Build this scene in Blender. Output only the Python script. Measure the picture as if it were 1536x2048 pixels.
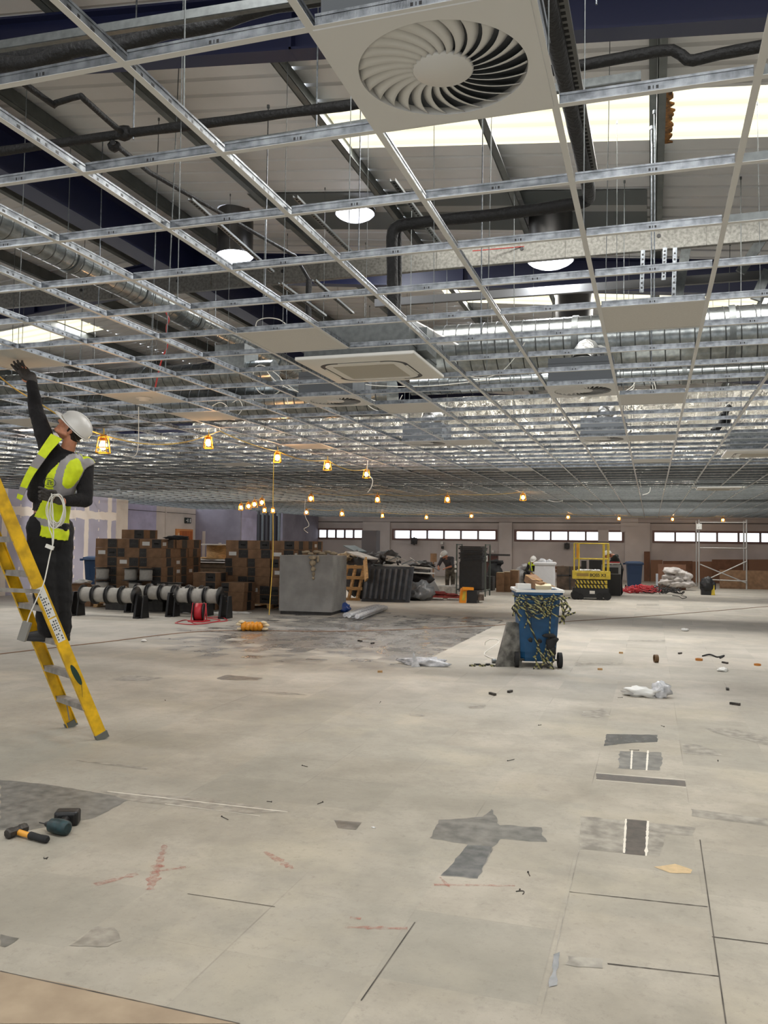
import bpy, bmesh, math, random
from mathutils import Vector, Matrix, noise
from math import sin, cos, pi, radians, sqrt, atan2
scene = bpy.context.scene
for o in list(bpy.data.objects): bpy.data.objects.remove(o)
random.seed(7)

# ------------------------------------------------------------------ camera
EYE = Vector((0, 0, 1.585)); FPX = 1686.5
yaw, pitch, roll = radians(-17.602), radians(2.179), radians(.7326)
FW = Vector((sin(yaw)*cos(pitch), cos(yaw)*cos(pitch), sin(pitch)))
_r = Vector((cos(yaw), -sin(yaw), 0)); _u = _r.cross(FW)
RT = _r*cos(roll)+_u*sin(roll); UP = -_r*sin(roll)+_u*cos(roll)
cam = bpy.data.cameras.new('camera'); camo = bpy.data.objects.new('camera', cam)
scene.collection.objects.link(camo)
M = Matrix((RT, UP, -FW)).transposed().to_4x4(); M.translation = EYE
camo.matrix_world = M
cam.sensor_fit = 'VERTICAL'; cam.sensor_height = 36; cam.lens = FPX/2048*36
cam.clip_start = .05; cam.clip_end = 300
scene.camera = camo
# ------------------------------------------------------------------ exposure and world
scene.view_settings.view_transform = 'Standard'; scene.view_settings.look = 'None'
scene.view_settings.gamma = 1; scene.view_settings.use_curve_mapping = False
scene.view_settings.exposure = EXPOSURE = 0.0
w = bpy.data.worlds.new('world'); scene.world = w; w.use_nodes = True
bg = w.node_tree.nodes['Background']; bg.inputs[0].default_value = (.88, .94, 1, 1); bg.inputs[1].default_value = 2.6
scene.cycles.max_bounces = 7; scene.cycles.diffuse_bounces = 4; scene.cycles.glossy_bounces = 3
scene.cycles.transmission_bounces = 4; scene.cycles.transparent_max_bounces = 6
scene.cycles.sample_clamp_indirect = 4; scene.cycles.sample_clamp_direct = 0
scene.cycles.caustics_reflective = False; scene.cycles.caustics_refractive = False

# ------------------------------------------------------------------ pixel -> place helpers (1536 x 2048 frame)
def ray(px, py): return FW + RT*((px-768)/FPX) - UP*((py-1024)/FPX)
def at_z(px, py, z=0.0):
    d = ray(px, py); return EYE + d*((z-EYE.z)/d.z)
def at_y(px, py, Y):
    d = ray(px, py); return EYE + d*(Y/d.y)
def at_x(px, py, X):
    d = ray(px, py); return EYE + d*(X/d.x)
def at_d(px, py, Z): return EYE + ray(px, py)*Z
HR = Vector((cos(yaw), -sin(yaw), 0)); HF = Vector((sin(yaw), cos(yaw), 0)); ZZ = Vector((0, 0, 1))

# ------------------------------------------------------------------ materials
def lin(c):
    c = c/255
    return c/12.92 if c <= .04045 else ((c+.055)/1.055)**2.4
def rgb(t): return (lin(t[0]), lin(t[1]), lin(t[2]), 1)
MATS = {}
def mat(name, c, rough=.6, metal=0, noise_amt=0, nscale=8, bump=0, bscale=60, emit=0, spec=.5, c2=None, stretch=None, trans=0):
    if name in MATS: return MATS[name]
    m = bpy.data.materials.new(name); m.use_nodes = True; MATS[name] = m
    nt = m.node_tree; b = nt.nodes['Principled BSDF']
    b.inputs['Base Color'].default_value = rgb(c); b.inputs['Roughness'].default_value = rough
    b.inputs['Metallic'].default_value = metal; b.inputs['Specular IOR Level'].default_value = spec
    if trans: b.inputs['Transmission Weight'].default_value = trans
    if noise_amt or bump or c2:
        tc = nt.nodes.new('ShaderNodeTexCoord'); src = tc.outputs['Object']
        if stretch:
            mp = nt.nodes.new('ShaderNodeMapping'); mp.inputs['Scale'].default_value = stretch
            nt.links.new(src, mp.inputs[0]); src = mp.outputs[0]
    if noise_amt or c2:
        n = nt.nodes.new('ShaderNodeTexNoise'); n.inputs['Scale'].default_value = nscale; n.inputs['Detail'].default_value = 5
        nt.links.new(src, n.inputs['Vector'])
        mx = nt.nodes.new('ShaderNodeMix'); mx.data_type = 'RGBA'
        k = noise_amt
        d = c2 or tuple(max(0, x*(1-k)) for x in c)
        e = c if c2 else tuple(min(255, x*(1+k*.6)) for x in c)
        mx.inputs['A'].default_value = rgb(d); mx.inputs['B'].default_value = rgb(e)
        mr = nt.nodes.new('ShaderNodeMapRange'); mr.inputs[1].default_value = .35; mr.inputs[2].default_value = .65
        nt.links.new(n.outputs['Fac'], mr.inputs[0]); nt.links.new(mr.outputs[0], mx.inputs['Factor'])
        nt.links.new(mx.outputs['Result'], b.inputs['Base Color'])
    if bump:
        n2 = nt.nodes.new('ShaderNodeTexNoise'); n2.inputs['Scale'].default_value = bscale; n2.inputs['Detail'].default_value = 3
        nt.links.new(src, n2.inputs['Vector'])
        bp = nt.nodes.new('ShaderNodeBump'); bp.inputs['Strength'].default_value = bump; bp.inputs['Distance'].default_value = .02
        nt.links.new(n2.outputs['Fac'], bp.inputs['Height']); nt.links.new(bp.outputs[0], b.inputs['Normal'])
    if emit:
        b.inputs['Emission Color'].default_value = rgb(c); b.inputs['Emission Strength'].default_value = emit
    return m
class NT:
    """tiny node helper"""
    def __init__(s, m): s.m = m; s.nt = m.node_tree; s.b = s.nt.nodes['Principled BSDF']
    def n(s, t, **k):
        x = s.nt.nodes.new('ShaderNode'+t)
        for a, v in k.items(): setattr(x, a, v)
        return x
    def l(s, a, b): s.nt.links.new(a, b)
    def math(s, op, a, b=None, c=None):
        x = s.n('Math', operation=op)
        for i, v in enumerate((a, b, c)):
            if v is None: continue
            if hasattr(v, 'is_linked'): s.l(v, x.inputs[i])
            else: x.inputs[i].default_value = v
        return x.outputs[0]
    def mix(s, f, a, b):
        x = s.n('Mix', data_type='RGBA')
        for k, v in (('Factor', f), ('A', a), ('B', b)):
            if hasattr(v, 'is_linked'): s.l(v, x.inputs[k])
            elif k == 'Factor': x.inputs[k].default_value = v
            else: x.inputs[k].default_value = v if len(v) == 4 else rgb(v)
        return x.outputs['Result']
    def noise(s, vec, scale, detail=4, rough=.5):
        x = s.n('TexNoise'); x.inputs['Scale'].default_value = scale; x.inputs['Detail'].default_value = detail; x.inputs['Roughness'].default_value = rough
        s.l(vec, x.inputs['Vector']); return x.outputs['Fac']
    def ramp(s, v, lo, hi):
        x = s.n('MapRange'); x.inputs[1].default_value = lo; x.inputs[2].default_value = hi; s.l(v, x.inputs[0]); return x.outputs[0]
    def bump(s, h, st=.5, dist=.02):
        x = s.n('Bump'); x.inputs['Strength'].default_value = st; x.inputs['Distance'].default_value = dist
        s.l(h, x.inputs['Height']); s.l(x.outputs[0], s.b.inputs['Normal'])

# ------------------------------------------------------------------ mesh builder
class MB:
    def __init__(s, o=(0, 0, 0)):
        s.o = Vector(o); s.v = []; s.f = []; s.m = []; s.s = []
    def add(s, vs, fs, mi=0, sm=False):
        k = len(s.v); s.v += [Vector(v)-s.o for v in vs]
        for f in fs: s.f.append([i+k for i in f]); s.m.append(mi); s.s.append(sm)
    def box(s, c, d, R=None, mi=0):
        c = Vector(c); hx, hy, hz = d[0]/2, d[1]/2, d[2]/2
        P = [Vector((x, y, z)) for x in (-hx, hx) for y in (-hy, hy) for z in (-hz, hz)]
        if R is not None:
            if isinstance(R, (int, float)): R = Matrix.Rotation(R, 3, 'Z')
            P = [R @ p for p in P]
        s.add([c+p for p in P], [(0, 1, 3, 2), (4, 6, 7, 5), (0, 4, 5, 1), (2, 3, 7, 6), (0, 2, 6, 4), (1, 5, 7, 3)], mi)
    def bb(s, a, b, mi=0):
        s.box([(a[i]+b[i])/2 for i in range(3)], [abs(b[i]-a[i]) for i in range(3)], None, mi)
    def bar(s, p, q, w, h, mi=0, up=ZZ):
        """rectangular bar p->q, w across, h along 'up'"""
        p = Vector(p); q = Vector(q); d = (q-p).normalized()
        x = d.cross(up)
        if x.length < 1e-4: x = d.cross(Vector((0, 1, 0)))
        x.normalize(); y = x.cross(d)
        P = [e + x*(i*w/2) + y*(j*h/2) for e in (p, q) for i in (-1, 1) for j in (-1, 1)]
        s.add(P, [(0, 1, 3, 2), (4, 6, 7, 5), (0, 4, 5, 1), (2, 3, 7, 6), (0, 2, 6, 4), (1, 5, 7, 3)], mi)
    def cyl(s, p, q, r0, r1=None, n=12, mi=0, caps=True, sm=True):
        p = Vector(p); q = Vector(q); r1 = r0 if r1 is None else r1
        d = (q-p).normalized(); x = d.orthogonal().normalized(); y = d.cross(x)
        vs = [p+(x*cos(2*pi*i/n)+y*sin(2*pi*i/n))*r0 for i in range(n)]+[q+(x*cos(2*pi*i/n)+y*sin(2*pi*i/n))*r1 for i in range(n)]
        s.add(vs, [(i, (i+1) % n, n+(i+1) % n, n+i) for i in range(n)], mi, sm)
        if caps: s.add(vs, [tuple(range(n))[::-1], tuple(range(n, 2*n))], mi, False)
    def tube(s, pts, r, n=6, mi=0, closed=False, caps=True):
        pts = [Vector(p) for p in pts]; N = len(pts); T = []
        for i in range(N):
            a = pts[(i-1) % N] if closed or i > 0 else pts[i]; b = pts[(i+1) % N] if closed or i < N-1 else pts[i]
            T.append((b-a).normalized() if (b-a).length > 1e-9 else ZZ)
        x = T[0].orthogonal().normalized(); vs = []
        for i in range(N):
            x = x - T[i]*x.dot(T[i]); x = x.normalized() if x.length > 1e-6 else T[i].orthogonal().normalized(); y = T[i].cross(x)
            rr = r[i] if hasattr(r, '__len__') else r
            vs += [pts[i]+(x*cos(2*pi*k/n)+y*sin(2*pi*k/n))*rr for k in range(n)]
        fs = []
        for i in range(N if closed else N-1):
            j = (i+1) % N
            fs += [(i*n+k, i*n+(k+1) % n, j*n+(k+1) % n, j*n+k) for k in range(n)]
        s.add(vs, fs, mi, True)
        if not closed and caps: s.add(vs, [tuple(range(n))[::-1], tuple(range((N-1)*n, N*n))], mi)
    def rings(s, rs, mi=0, sm=True, caps=True, closed=False):
        """skin a list of equal-length vertex rings"""
        n = len(rs[0]); vs = [p for r in rs for p in r]; fs = []
        for i in range(len(rs)-1):
            fs += [(i*n+k, i*n+(k+1) % n, (i+1)*n+(k+1) % n, (i+1)*n+k) for k in range(n)]
        if closed: fs += [((len(rs)-1)*n+k, (len(rs)-1)*n+(k+1) % n, (k+1) % n, k) for k in range(n)]
        s.add(vs, fs, mi, sm)
        if caps and not closed: s.add(vs, [tuple(range(n))[::-1], tuple(range((len(rs)-1)*n, len(rs)*n))], mi)
    def lathe(s, prof, c, ax=ZZ, n=24, mi=0):
        c = Vector(c); ax = Vector(ax).normalized(); x = ax.orthogonal().normalized(); y = ax.cross(x)
        s.rings([[c+ax*h+(x*cos(2*pi*i/n)+y*sin(2*pi*i/n))*max(r, 1e-4) for i in range(n)] for r, h in prof], mi)
    def prism(s, poly, ext, mi=0):
        """closed polygon (3-D points) extruded by vector ext"""
        poly = [Vector(p) for p in poly]; n = len(poly); e = Vector(ext)
        vs = poly+[p+e for p in poly]
        s.add(vs, [tuple(range(n))[::-1], tuple(range(n, 2*n))]+[(i, (i+1) % n, n+(i+1) % n, n+i) for i in range(n)], mi)
    def blob(s, c, r, seed=0, n=2, amp=.25, mi=0, R=None, sc=2.0):
        bm = bmesh.new(); bmesh.ops.create_icosphere(bm, subdivisions=n, radius=1)
        c = Vector(c); vs = []
        for v in bm.verts:
            p = v.co.copy(); k = 1+amp*noise.noise(p*sc+Vector((seed*3.7, seed*1.3, seed)))
            q = Vector((p.x*r[0]*k, p.y*r[1]*k, p.z*r[2]*k))
            vs.append(c+(R @ q if R is not None else q))
        s.add(vs, [[v.index for v in f.verts] for f in bm.faces], mi, True); bm.free()
    def build(s, name, mats, parent=None, label=None):
        me = bpy.data.meshes.new(name); me.from_pydata(s.v, [], s.f)
        for m in (mats if isinstance(mats, (list, tuple)) else [mats]): me.materials.append(m)
        me.polygons.foreach_set('material_index', s.m); me.polygons.foreach_set('use_smooth', s.s)
        bm = bmesh.new(); bm.from_mesh(me); bmesh.ops.recalc_face_normals(bm, faces=bm.faces); bm.to_mesh(me); bm.free()
        me.update()
        o = bpy.data.objects.new(name, me); scene.collection.objects.link(o)
        if parent is None: o.location = s.o
        else:
            o.parent = parent
            if s.o.length > 0: o.location = (0, 0, 0)
        if label: o['label'] = label
        return o
def tag(o, label, cat, group=None):
    o['label'] = label; o['category'] = cat
    if group: o['group'] = group
    return o
def thing(name, label, cat, loc=(0, 0, 0), rz=0, group=None):
    o = bpy.data.objects.new(name, None); scene.collection.objects.link(o); o.empty_display_size = .1
    o.location = loc; o.rotation_euler = (0, 0, rz); return tag(o, label, cat, group)
def struct(o): o['kind'] = 'structure'; return o
def copy_tree(o, parent=None):
    c = o.copy(); scene.collection.objects.link(c); c.parent = parent
    for ch in list(o.children): copy_tree(ch, c)
    return c
def dup(root, loc, rz=None, label=None, group=None, scale=None):
    c = copy_tree(root); c.location = loc
    if rz is not None: c.rotation_euler = (0, 0, rz)
    if label: c['label'] = label
    if group: c['group'] = group
    if scale: c.scale = scale
    return c
def arc(c, x, y, r, a0, a1, n):
    c = Vector(c); x = Vector(x); y = Vector(y)
    return [c+(x*cos(a0+(a1-a0)*i/n)+y*sin(a0+(a1-a0)*i/n))*r for i in range(n+1)]
def smooth_path(P, k=6):
    """Catmull-Rom through points"""
    P = [Vector(p) for p in P]; out = []
    for i in range(len(P)-1):
        a = P[max(i-1, 0)]; b = P[i]; c = P[i+1]; d = P[min(i+2, len(P)-1)]
        for j in range(k):
            t = j/k
            out.append(.5*((2*b)+(c-a)*t+(2*a-5*b+4*c-d)*t*t+(3*b-a-3*c+d)*t**3))
    out.append(P[-1]); return out

# ------------------------------------------------------------------ the material library
white_paint = mat('white_painted_steel', (204, 205, 205), .5)
galv = mat('galvanised_steel', (136, 141, 146), .34, .9, bump=.15, bscale=90, c2=(100, 105, 110), nscale=26)
galv_dull = mat('dull_galvanised_steel', (116, 120, 120), .45, .75, c2=(100, 104, 104), nscale=22)
tile_white = mat('mineral_tile', (202, 201, 198), .95, noise_amt=.015, nscale=90)
navy = mat('navy_painted_steel', (23, 29, 64), .45)
black_foam = mat('black_pipe_insulation', (13, 13, 14), .65, bump=.6, bscale=40)
black_pl = mat('black_plastic', (20, 20, 21), .45)
rubber = mat('black_rubber', (26, 26, 27), .8)
yellow_grp = mat('yellow_fibreglass', (218, 172, 16), .5, noise_amt=.16, nscale=9)
yellow_paint = mat('yellow_machine_paint', (205, 180, 60), .5, noise_amt=.1, nscale=9)
blue_bin = mat('blue_bin_plastic', (24, 76, 116), .5, noise_amt=.1, nscale=5)
white_pl = mat('white_plastic', (216, 215, 210), .45)
white_cable = mat('white_cable_sheath', (222, 220, 212), .5)
card = mat('brown_cardboard', (132, 102, 76), .9, noise_amt=.1, nscale=6)
card_dark = mat('dark_printed_cardboard', (48, 46, 44), .7, noise_amt=.2, nscale=12)
wood = mat('raw_softwood', (188, 152, 104), .8, noise_amt=.2, nscale=10, stretch=(1, 1, 8))
chip = mat('brown_board', (112, 78, 58), .8, noise_amt=.12, nscale=3)
plaster_grey = mat('grey_plasterboard', (150, 148, 144), .9, noise_amt=.08, nscale=3)
# ------------------------------------------------------------------ roof plane
RIDGE_X = -6.95
def rafter_z(X):      # underside of the sloping rafters
    return 5.01-.1055*X if X > RIDGE_X else 5.01-.1055*RIDGE_X + (X-RIDGE_X)*.1055
def purlin_z(X): return rafter_z(X)+.45
def roof_z(X): return rafter_z(X)+.66
WALL_Y = 42.0; LEFT_X = -17.3; RIGHT_X = 10.5; BACK_Y = -9.0; ALC_X = -19.2
# ------------------------------------------------------------------ daylight: rooflights, assumed front light and added side fill
def area(name, loc, sx, sy, power, color, rot=(0, 0, 0), spread=180):
    l = bpy.data.lights.new(name, 'AREA'); l.shape = 'RECTANGLE'; l.size = sx; l.size_y = sy; l.energy = power; l.color = color
    l.spread = radians(spread)
    o = bpy.data.objects.new(name, l); scene.collection.objects.link(o); o.location = loc; o.rotation_euler = rot
    return o
SKY_COL = (1, .98, .945)
# (x0, x1, y0, y1) rooflight sheets; the two seen at the top right first
ROOFLIGHTS = [(-3.2, 3.6, 7.75, 8.72), (-3.5, 3.6, 13.85, 14.95), (-14.6, -10.9, 13.85, 14.85), (-3.2, 3.6, 19.6, 20.6),
              (-17.0, -11.5, 19.8, 20.8), (-3.2, 3.6, 25.6, 26.6), (-12.5, -8.2, 25.6, 26.6), (-3.2, 3.6, 31.6, 32.6),
              (-12.5, -8.2, 31.6, 32.6), (-3.2, 3.6, 1.6, 2.6), (-12.5, -8.2, 3.2, 4.2), (-3.2, 3.6, -4.4, -3.4), (-12.5, -8.2, -4.4, -3.4)]  # final entries lie out of view: assumed, lights without sheets
for k, (x0, x1, y0, y1) in enumerate(ROOFLIGHTS):
    L = (x1-x0)/cos(atan2(.1055, 1)); xm = (x0+x1)/2
    sl = atan2(.1055, 1)*(1 if xm > RIDGE_X else -1)
    area('rooflight_daylight', (xm, (y0+y1)/2, roof_z(xm)-.035), L-.1, (y1-y0)-.12, (52 if xm < RIDGE_X or y0 > 16 else 44)*L*(y1-y0), SKY_COL, (0, sl, 0))
# assumed front glazing, unseen behind the camera; area light added to brighten the foreground
area('assumed_front_fill', (-4, BACK_Y+.15, 1.6), 22, 2.6, 480, (1, .985, .955), (radians(-90), 0, 0))
# unseen fill lights added to brighten the roof underside, either side of the hall
area('added_side_fill', (LEFT_X+.12, 15, 4.1), 1.0, 46, 620, (.98, .985, 1), (0, radians(90), radians(180)))
area('added_side_fill', (RIGHT_X-.12, 15, 3.75), .6, 46, 420, (.98, .985, 1), (0, radians(90), 0))
# ------------------------------------------------------------------ floor
def floor_mat():
    m = bpy.data.materials.new('dusty_floor_panels'); m.use_nodes = True; N = NT(m)
    tc = N.n('TexCoord'); P = tc.outputs['Object']; sp = N.n('SeparateXYZ'); N.l(P, sp.inputs[0]); X, Y = sp.outputs[0], sp.outputs[1]
    u = N.math('DIVIDE', N.math('ADD', X, .3766), .6); cu = N.math('FLOOR', u); fu = N.math('FRACT', u)
    wn0 = N.n('TexWhiteNoise', noise_dimensions='1D'); N.l(cu, wn0.inputs['W'])
    v = N.math('ADD', N.math('DIVIDE', Y, .6), N.math('MULTIPLY', N.math('ROUND', N.math('MULTIPLY', wn0.outputs['Value'], 3)), .31))
    cv = N.math('FLOOR', v); fv = N.math('FRACT', v)
    cmb = N.n('CombineXYZ'); N.l(cu, cmb.inputs[0]); N.l(cv, cmb.inputs[1])
    wn = N.n('TexWhiteNoise', noise_dimensions='2D'); N.l(cmb.outputs[0], wn.inputs['Vector']); tid = wn.outputs['Value']
    wn2 = N.n('TexWhiteNoise', noise_dimensions='3D'); cm2 = N.n('CombineXYZ'); N.l(cu, cm2.inputs[0]); N.l(cv, cm2.inputs[1]); cm2.inputs[2].default_value = 5.3
    N.l(cm2.outputs[0], wn2.inputs['Vector']); tid2 = wn2.outputs['Value']
    # seams
    eu = N.math('MINIMUM', fu, N.math('SUBTRACT', 1, fu)); ev = N.math('MINIMUM', fv, N.math('SUBTRACT', 1, fv))
    wob = N.math('MULTIPLY', N.noise(P, 3), .006)
    su = N.math('LESS_THAN', eu, .006); sv = N.math('MULTIPLY', N.math('LESS_THAN', ev, .005), N.math('GREATER_THAN', tid, .45))
    seam = N.math('MAXIMUM', su, sv)
    seam = N.math('MULTIPLY', seam, N.ramp(N.noise(P, 1.1, 2), .5, .72))
    # dusty colour
    base = N.mix(N.ramp(N.noise(P, 1.4, 6, .62), .3, .7), (148, 141, 127), (182, 174, 160))
    cool = N.mix(N.ramp(N.noise(P, .28, 2), .42, .6), (150, 149, 139), base)
    base = N.mix(N.math('MULTIPLY', tid, .5), base, cool)
    base = N.mix(N.math('MULTIPLY', N.ramp(N.noise(P, 3.2, 8, .78), .48, .68), .6), base, (138, 134, 122))
    base = N.mix(N.math('MULTIPLY', N.ramp(N.noise(P, .9, 5, .6), .52, .66), .45), base, (188, 178, 156))
    base = N.mix(N.math('MULTIPLY', N.ramp(N.noise(P, 22, 5, .75), .55, .75), .5), base, (122, 116, 104))
    base = N.mix(N.math('MULTIPLY', N.ramp(Y, 7, 13), .3), base, (196, 190, 184))  # mixed paler with distance down the hall
    base = N.mix(N.math('MULTIPLY', N.ramp(N.noise(P, .55, 8, .72), .5, .68), .5), base, (134, 130, 118))
    base = N.mix(N.math('MULTIPLY', N.ramp(N.noise(P, 60, 3, .8), .62, .78), .5), base, (104, 98, 88))
    base = N.mix(N.math('MULTIPLY', N.math('GREATER_THAN', tid2, .7), .28), base, (140, 137, 126))
    # region where old dark vinyl shows (centre left, middle distance)
    dx = N.math('DIVIDE', N.math('ADD', X, 4.6), 3.6); dy = N.math('DIVIDE', N.math('SUBTRACT', Y, 14.6), 4.4)
    rr = N.math('ADD', N.math('MULTIPLY', dx, dx), N.math('MULTIPLY', dy, dy))
    big = N.math('SUBTRACT', N.math('MULTIPLY', N.math('SUBTRACT', 1.0, rr), 1.35), N.math('MULTIPLY', N.math('GREATER_THAN', X, -2.95), 3))
    sc3 = N.n('Mapping'); sc3.inputs['Scale'].default_value = (.8, 2.4, 1); N.l(P, sc3.inputs[0])
    snap = N.n('VectorMath', operation='SNAP'); snap.inputs[1].default_value = (.3, .3, 1); N.l(P, snap.inputs[0])
    wn3 = N.n('TexWhiteNoise', noise_dimensions='2D'); N.l(snap.outputs[0], wn3.inputs['Vector'])
    dk = N.math('ADD', big, N.math('SUBTRACT', N.math('MULTIPLY', N.noise(sc3.outputs[0], 2.2, 5, .7), 2.2), 1.05))
    dk = N.math('ADD', dk, N.math('MULTIPLY', N.math('SUBTRACT', wn3.outputs['Value'], .62), 1.1))
    dk = N.math('MULTIPLY', N.ramp(dk, .0, .6), N.math('ADD', .6, N.math('MULTIPLY', N.noise(sc3.outputs[0], 7, 5, .7), .8)))
    far = N.math('MULTIPLY', N.ramp(Y, 10, 16), N.ramp(N.noise(sc3.outputs[0], 1.0, 6, .75), .57, .68))
    dk = N.math('MAXIMUM', dk, N.math('MULTIPLY', far, .55))
    vin = N.mix(wn3.outputs['Value'], (84, 84, 85), (120, 118, 115))
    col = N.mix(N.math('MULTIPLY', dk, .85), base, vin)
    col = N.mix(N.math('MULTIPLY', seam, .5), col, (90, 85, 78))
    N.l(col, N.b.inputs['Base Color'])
    rg = N.math('SUBTRACT', .62, N.math('MULTIPLY', dk, N.ramp(N.noise(P, 1.6, 5, .7), .25, .9))); rg = N.math('ADD', rg, N.math('MULTIPLY', N.noise(P, 9), .12))
    N.l(rg, N.b.inputs['Roughness'])
    N.bump(N.math('SUBTRACT', N.noise(P, 30, 4), N.math('MULTIPLY', seam, 1.5)), .12, .01)
    return m
floor_m = floor_mat()
def stain_mat(name, c, rough, c2=None, sc=18):
    return mat(name, c, rough, c2=c2, nscale=sc)
vinyl = stain_mat('bare_grey_vinyl', (128, 125, 118), .4, (92, 91, 86), 12)
vinyl_wet = stain_mat('smooth_grey_vinyl', (112, 112, 110), .2, (82, 84, 84), 14)
subfloor = stain_mat('brown_subfloor_strip', (92, 84, 76), .5, (70, 66, 60), 18)
glue = stain_mat('white_adhesive_line', (224, 218, 204), .7)
soft_grey = stain_mat('scuffed_grey_floor', (166, 160, 148), .5, (124, 119, 109), 12)
red_dust = stain_mat('faded_red_spray', (186, 104, 92), .8, (182, 122, 106), 40)
tan_board = stain_mat('tan_floor_board', (166, 148, 124), .7, (148, 130, 108), 6)
sand = stain_mat('sandy_dust', (206, 180, 140), .9, (190, 168, 132), 30)
seam_m = stain_mat('dark_open_seam', (104, 98, 90), .9, (64, 60, 55), 5)
F = MB()
F.add([(ALC_X-.5, BACK_Y-.5, 0), (RIGHT_X+.5, BACK_Y-.5, 0), (RIGHT_X+.5, WALL_Y+.5, 0), (ALC_X-.5, WALL_Y+.5, 0)], [(0, 1, 2, 3)], 0)
_N = NT(red_dust); _t = _N.n('BsdfTransparent'); _mx = _N.n('MixShader'); _tc = _N.n('TexCoord')   # patchy spray: the floor shows through
_N.l(_N.math('MULTIPLY', _N.ramp(_N.noise(_tc.outputs['Object'], 34, 5, .7), .38, .62), .5), _mx.inputs[0]); _N.l(_t.outputs[0], _mx.inputs[1]); _N.l(_N.b.outputs[0], _mx.inputs[2]); _N.l(_mx.outputs[0], red_dust.node_tree.nodes['Material Output'].inputs[0])
_z = [.0006]
def patch(pts, mi, rag=0.0, seed=0):
    P = [at_z(*p) for p in pts]; out = []
    for i in range(len(P)):
        a, b = P[i], P[(i+1) % len(P)]; n = max(1, int((b-a).length/.03)) if rag else 1
        n = min(n, 60); pr = (b-a).cross(ZZ).normalized() if (b-a).length > 0 else ZZ
        for j in range(n):
            q = a+(b-a)*(j/n); q = q+pr*(noise.noise(q*14+Vector((seed, 0, 0)))*rag)
            out.append(Vector((q.x, q.y, _z[0])))
    _z[0] += .00003
    F.add(out, [tuple(range(len(out)))], mi)
def stroke(a, b, w, mi, rag=0):
    A, B = at_z(*a), at_z(*b); d = (B-A).normalized().cross(ZZ)*w/2
    z = Vector((0, 0, _z[0])); _z[0] += .00003
    n = 24 if rag else 1; L = []; R = []
    for i in range(n+1):
        q = A.lerp(B, i/n); k = 1+rag*noise.noise(q*30)*2
        L.append(q+d*k+z); R.append(q-d*k+z)
    F.add(L+R[::-1], [tuple(range(2*n+2))], mi)
# 1 vinyl 2 wet 3 subfloor 4 glue 5 soft grey 6 red 7 tan 8 sand 9 seam
patch([(878, 1640), (965, 1634), (985, 1618), (1000, 1650), (1080, 1655), (1095, 1685), (1000, 1678), (985, 1700), (955, 1758), (885, 1752), (900, 1735), (935, 1690), (860, 1676)], 1, .02)
patch([(935, 1690), (985, 1694), (955, 1757), (886, 1750)], 2, .01)
patch([(1160, 1632), (1390, 1655), (1385, 1672), (1332, 1668), (1320, 1712), (1240, 1705), (1160, 1698)], 5, .015)
patch([(1250, 1638), (1296, 1642), (1293, 1712), (1246, 1707)], 3, .004)
stroke((1252, 1638), (1248, 1706), .012, 4, .5); stroke((1296, 1642), (1292, 1712), .012, 4, .5)
patch([(1382, 1618), (1536, 1638), (1536, 1652), (1384, 1633)], 5, .015)
patch([(1192, 1547), (1370, 1562), (1372, 1573), (1192, 1558)], 3, .008)
stroke((1192, 1546), (1372, 1560), .008, 4); stroke((1192, 1560), (1372, 1575), .006, 4)
patch([(1240, 1502), (1322, 1505), (1326, 1522), (1318, 1541), (1236, 1537)], 1, .02)
stroke((1264, 1500), (1262, 1538), .012, 4, .4); stroke((1296, 1501), (1293, 1541), .012, 4, .4)
patch([(1213, 1468), (1315, 1470), (1314, 1484), (1262, 1486), (1208, 1492)], 2, .012)
patch([(1363, 1488), (1400, 1490), (1452, 1512), (1400, 1510), (1364, 1506)], 5, .02)
patch([(1408, 1455), (1470, 1458), (1536, 1474), (1536, 1490), (1480, 1478), (1430, 1466)], 5, .03)
patch([(1165, 1423), (1208, 1417), (1222, 1432), (1190, 1436), (1164, 1432)], 5, .02)
patch([(0, 1560), (90, 1568), (262, 1597), (190, 1636), (60, 1660), (0, 1660)], 1, .01)
patch([(200, 1582), (400, 1595), (580, 1622), (500, 1628), (262, 1602)], 5, .012)
stroke((215, 1583), (575, 1624), .009, 4, .4); stroke((330, 1608), (520, 1632), .006, 4, .4)
patch([(150, 1520), (295, 1535), (292, 1539), (170, 1524)], 5, .006)
patch([(668, 1640), (724, 1645), (712, 1660), (676, 1656)], 1, .004)
patch([(140, 1892), (195, 1852), (232, 1855), (242, 1882), (215, 1895)], 5, .015)
patch([(0, 1870), (38, 1877), (12, 1894), (0, 1892)], 1, .01)
patch([(0, 1943), (130, 1968), (480, 2048), (0, 2048)], 7, .0)
patch([(1308, 1734), (1350, 1728), (1385, 1740), (1382, 1748), (1340, 1746)], 8, .015)
patch([(1136, 1912), (1205, 1918), (1206, 1938), (1136, 1930)], 5, .02)
patch([(222, 1358), (262, 1350), (326, 1356), (295, 1362), (240, 1362)], 5, .05)
patch([(432, 1356), (455, 1350), (526, 1356), (515, 1361), (440, 1360)], 1, .04)
patch([(935, 1413), (970, 1410), (968, 1416), (940, 1417)], 5, .02)
patch([(818, 1427), (850, 1430), (846, 1433), (820, 1431)], 5, .02)
patch([(1150, 1324), (1245, 1325), (1246, 1330), (1152, 1332)], 5, .04)
patch([(1256, 1280), (1330, 1280), (1330, 1284), (1256, 1283)], 5, .03)
patch([(1274, 1208), (1318, 1208), (1318, 1212), (1273, 1211)], 5, .02)
patch([(520, 1383), (580, 1385), (612, 1390), (560, 1389)], 5, .02)
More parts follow.
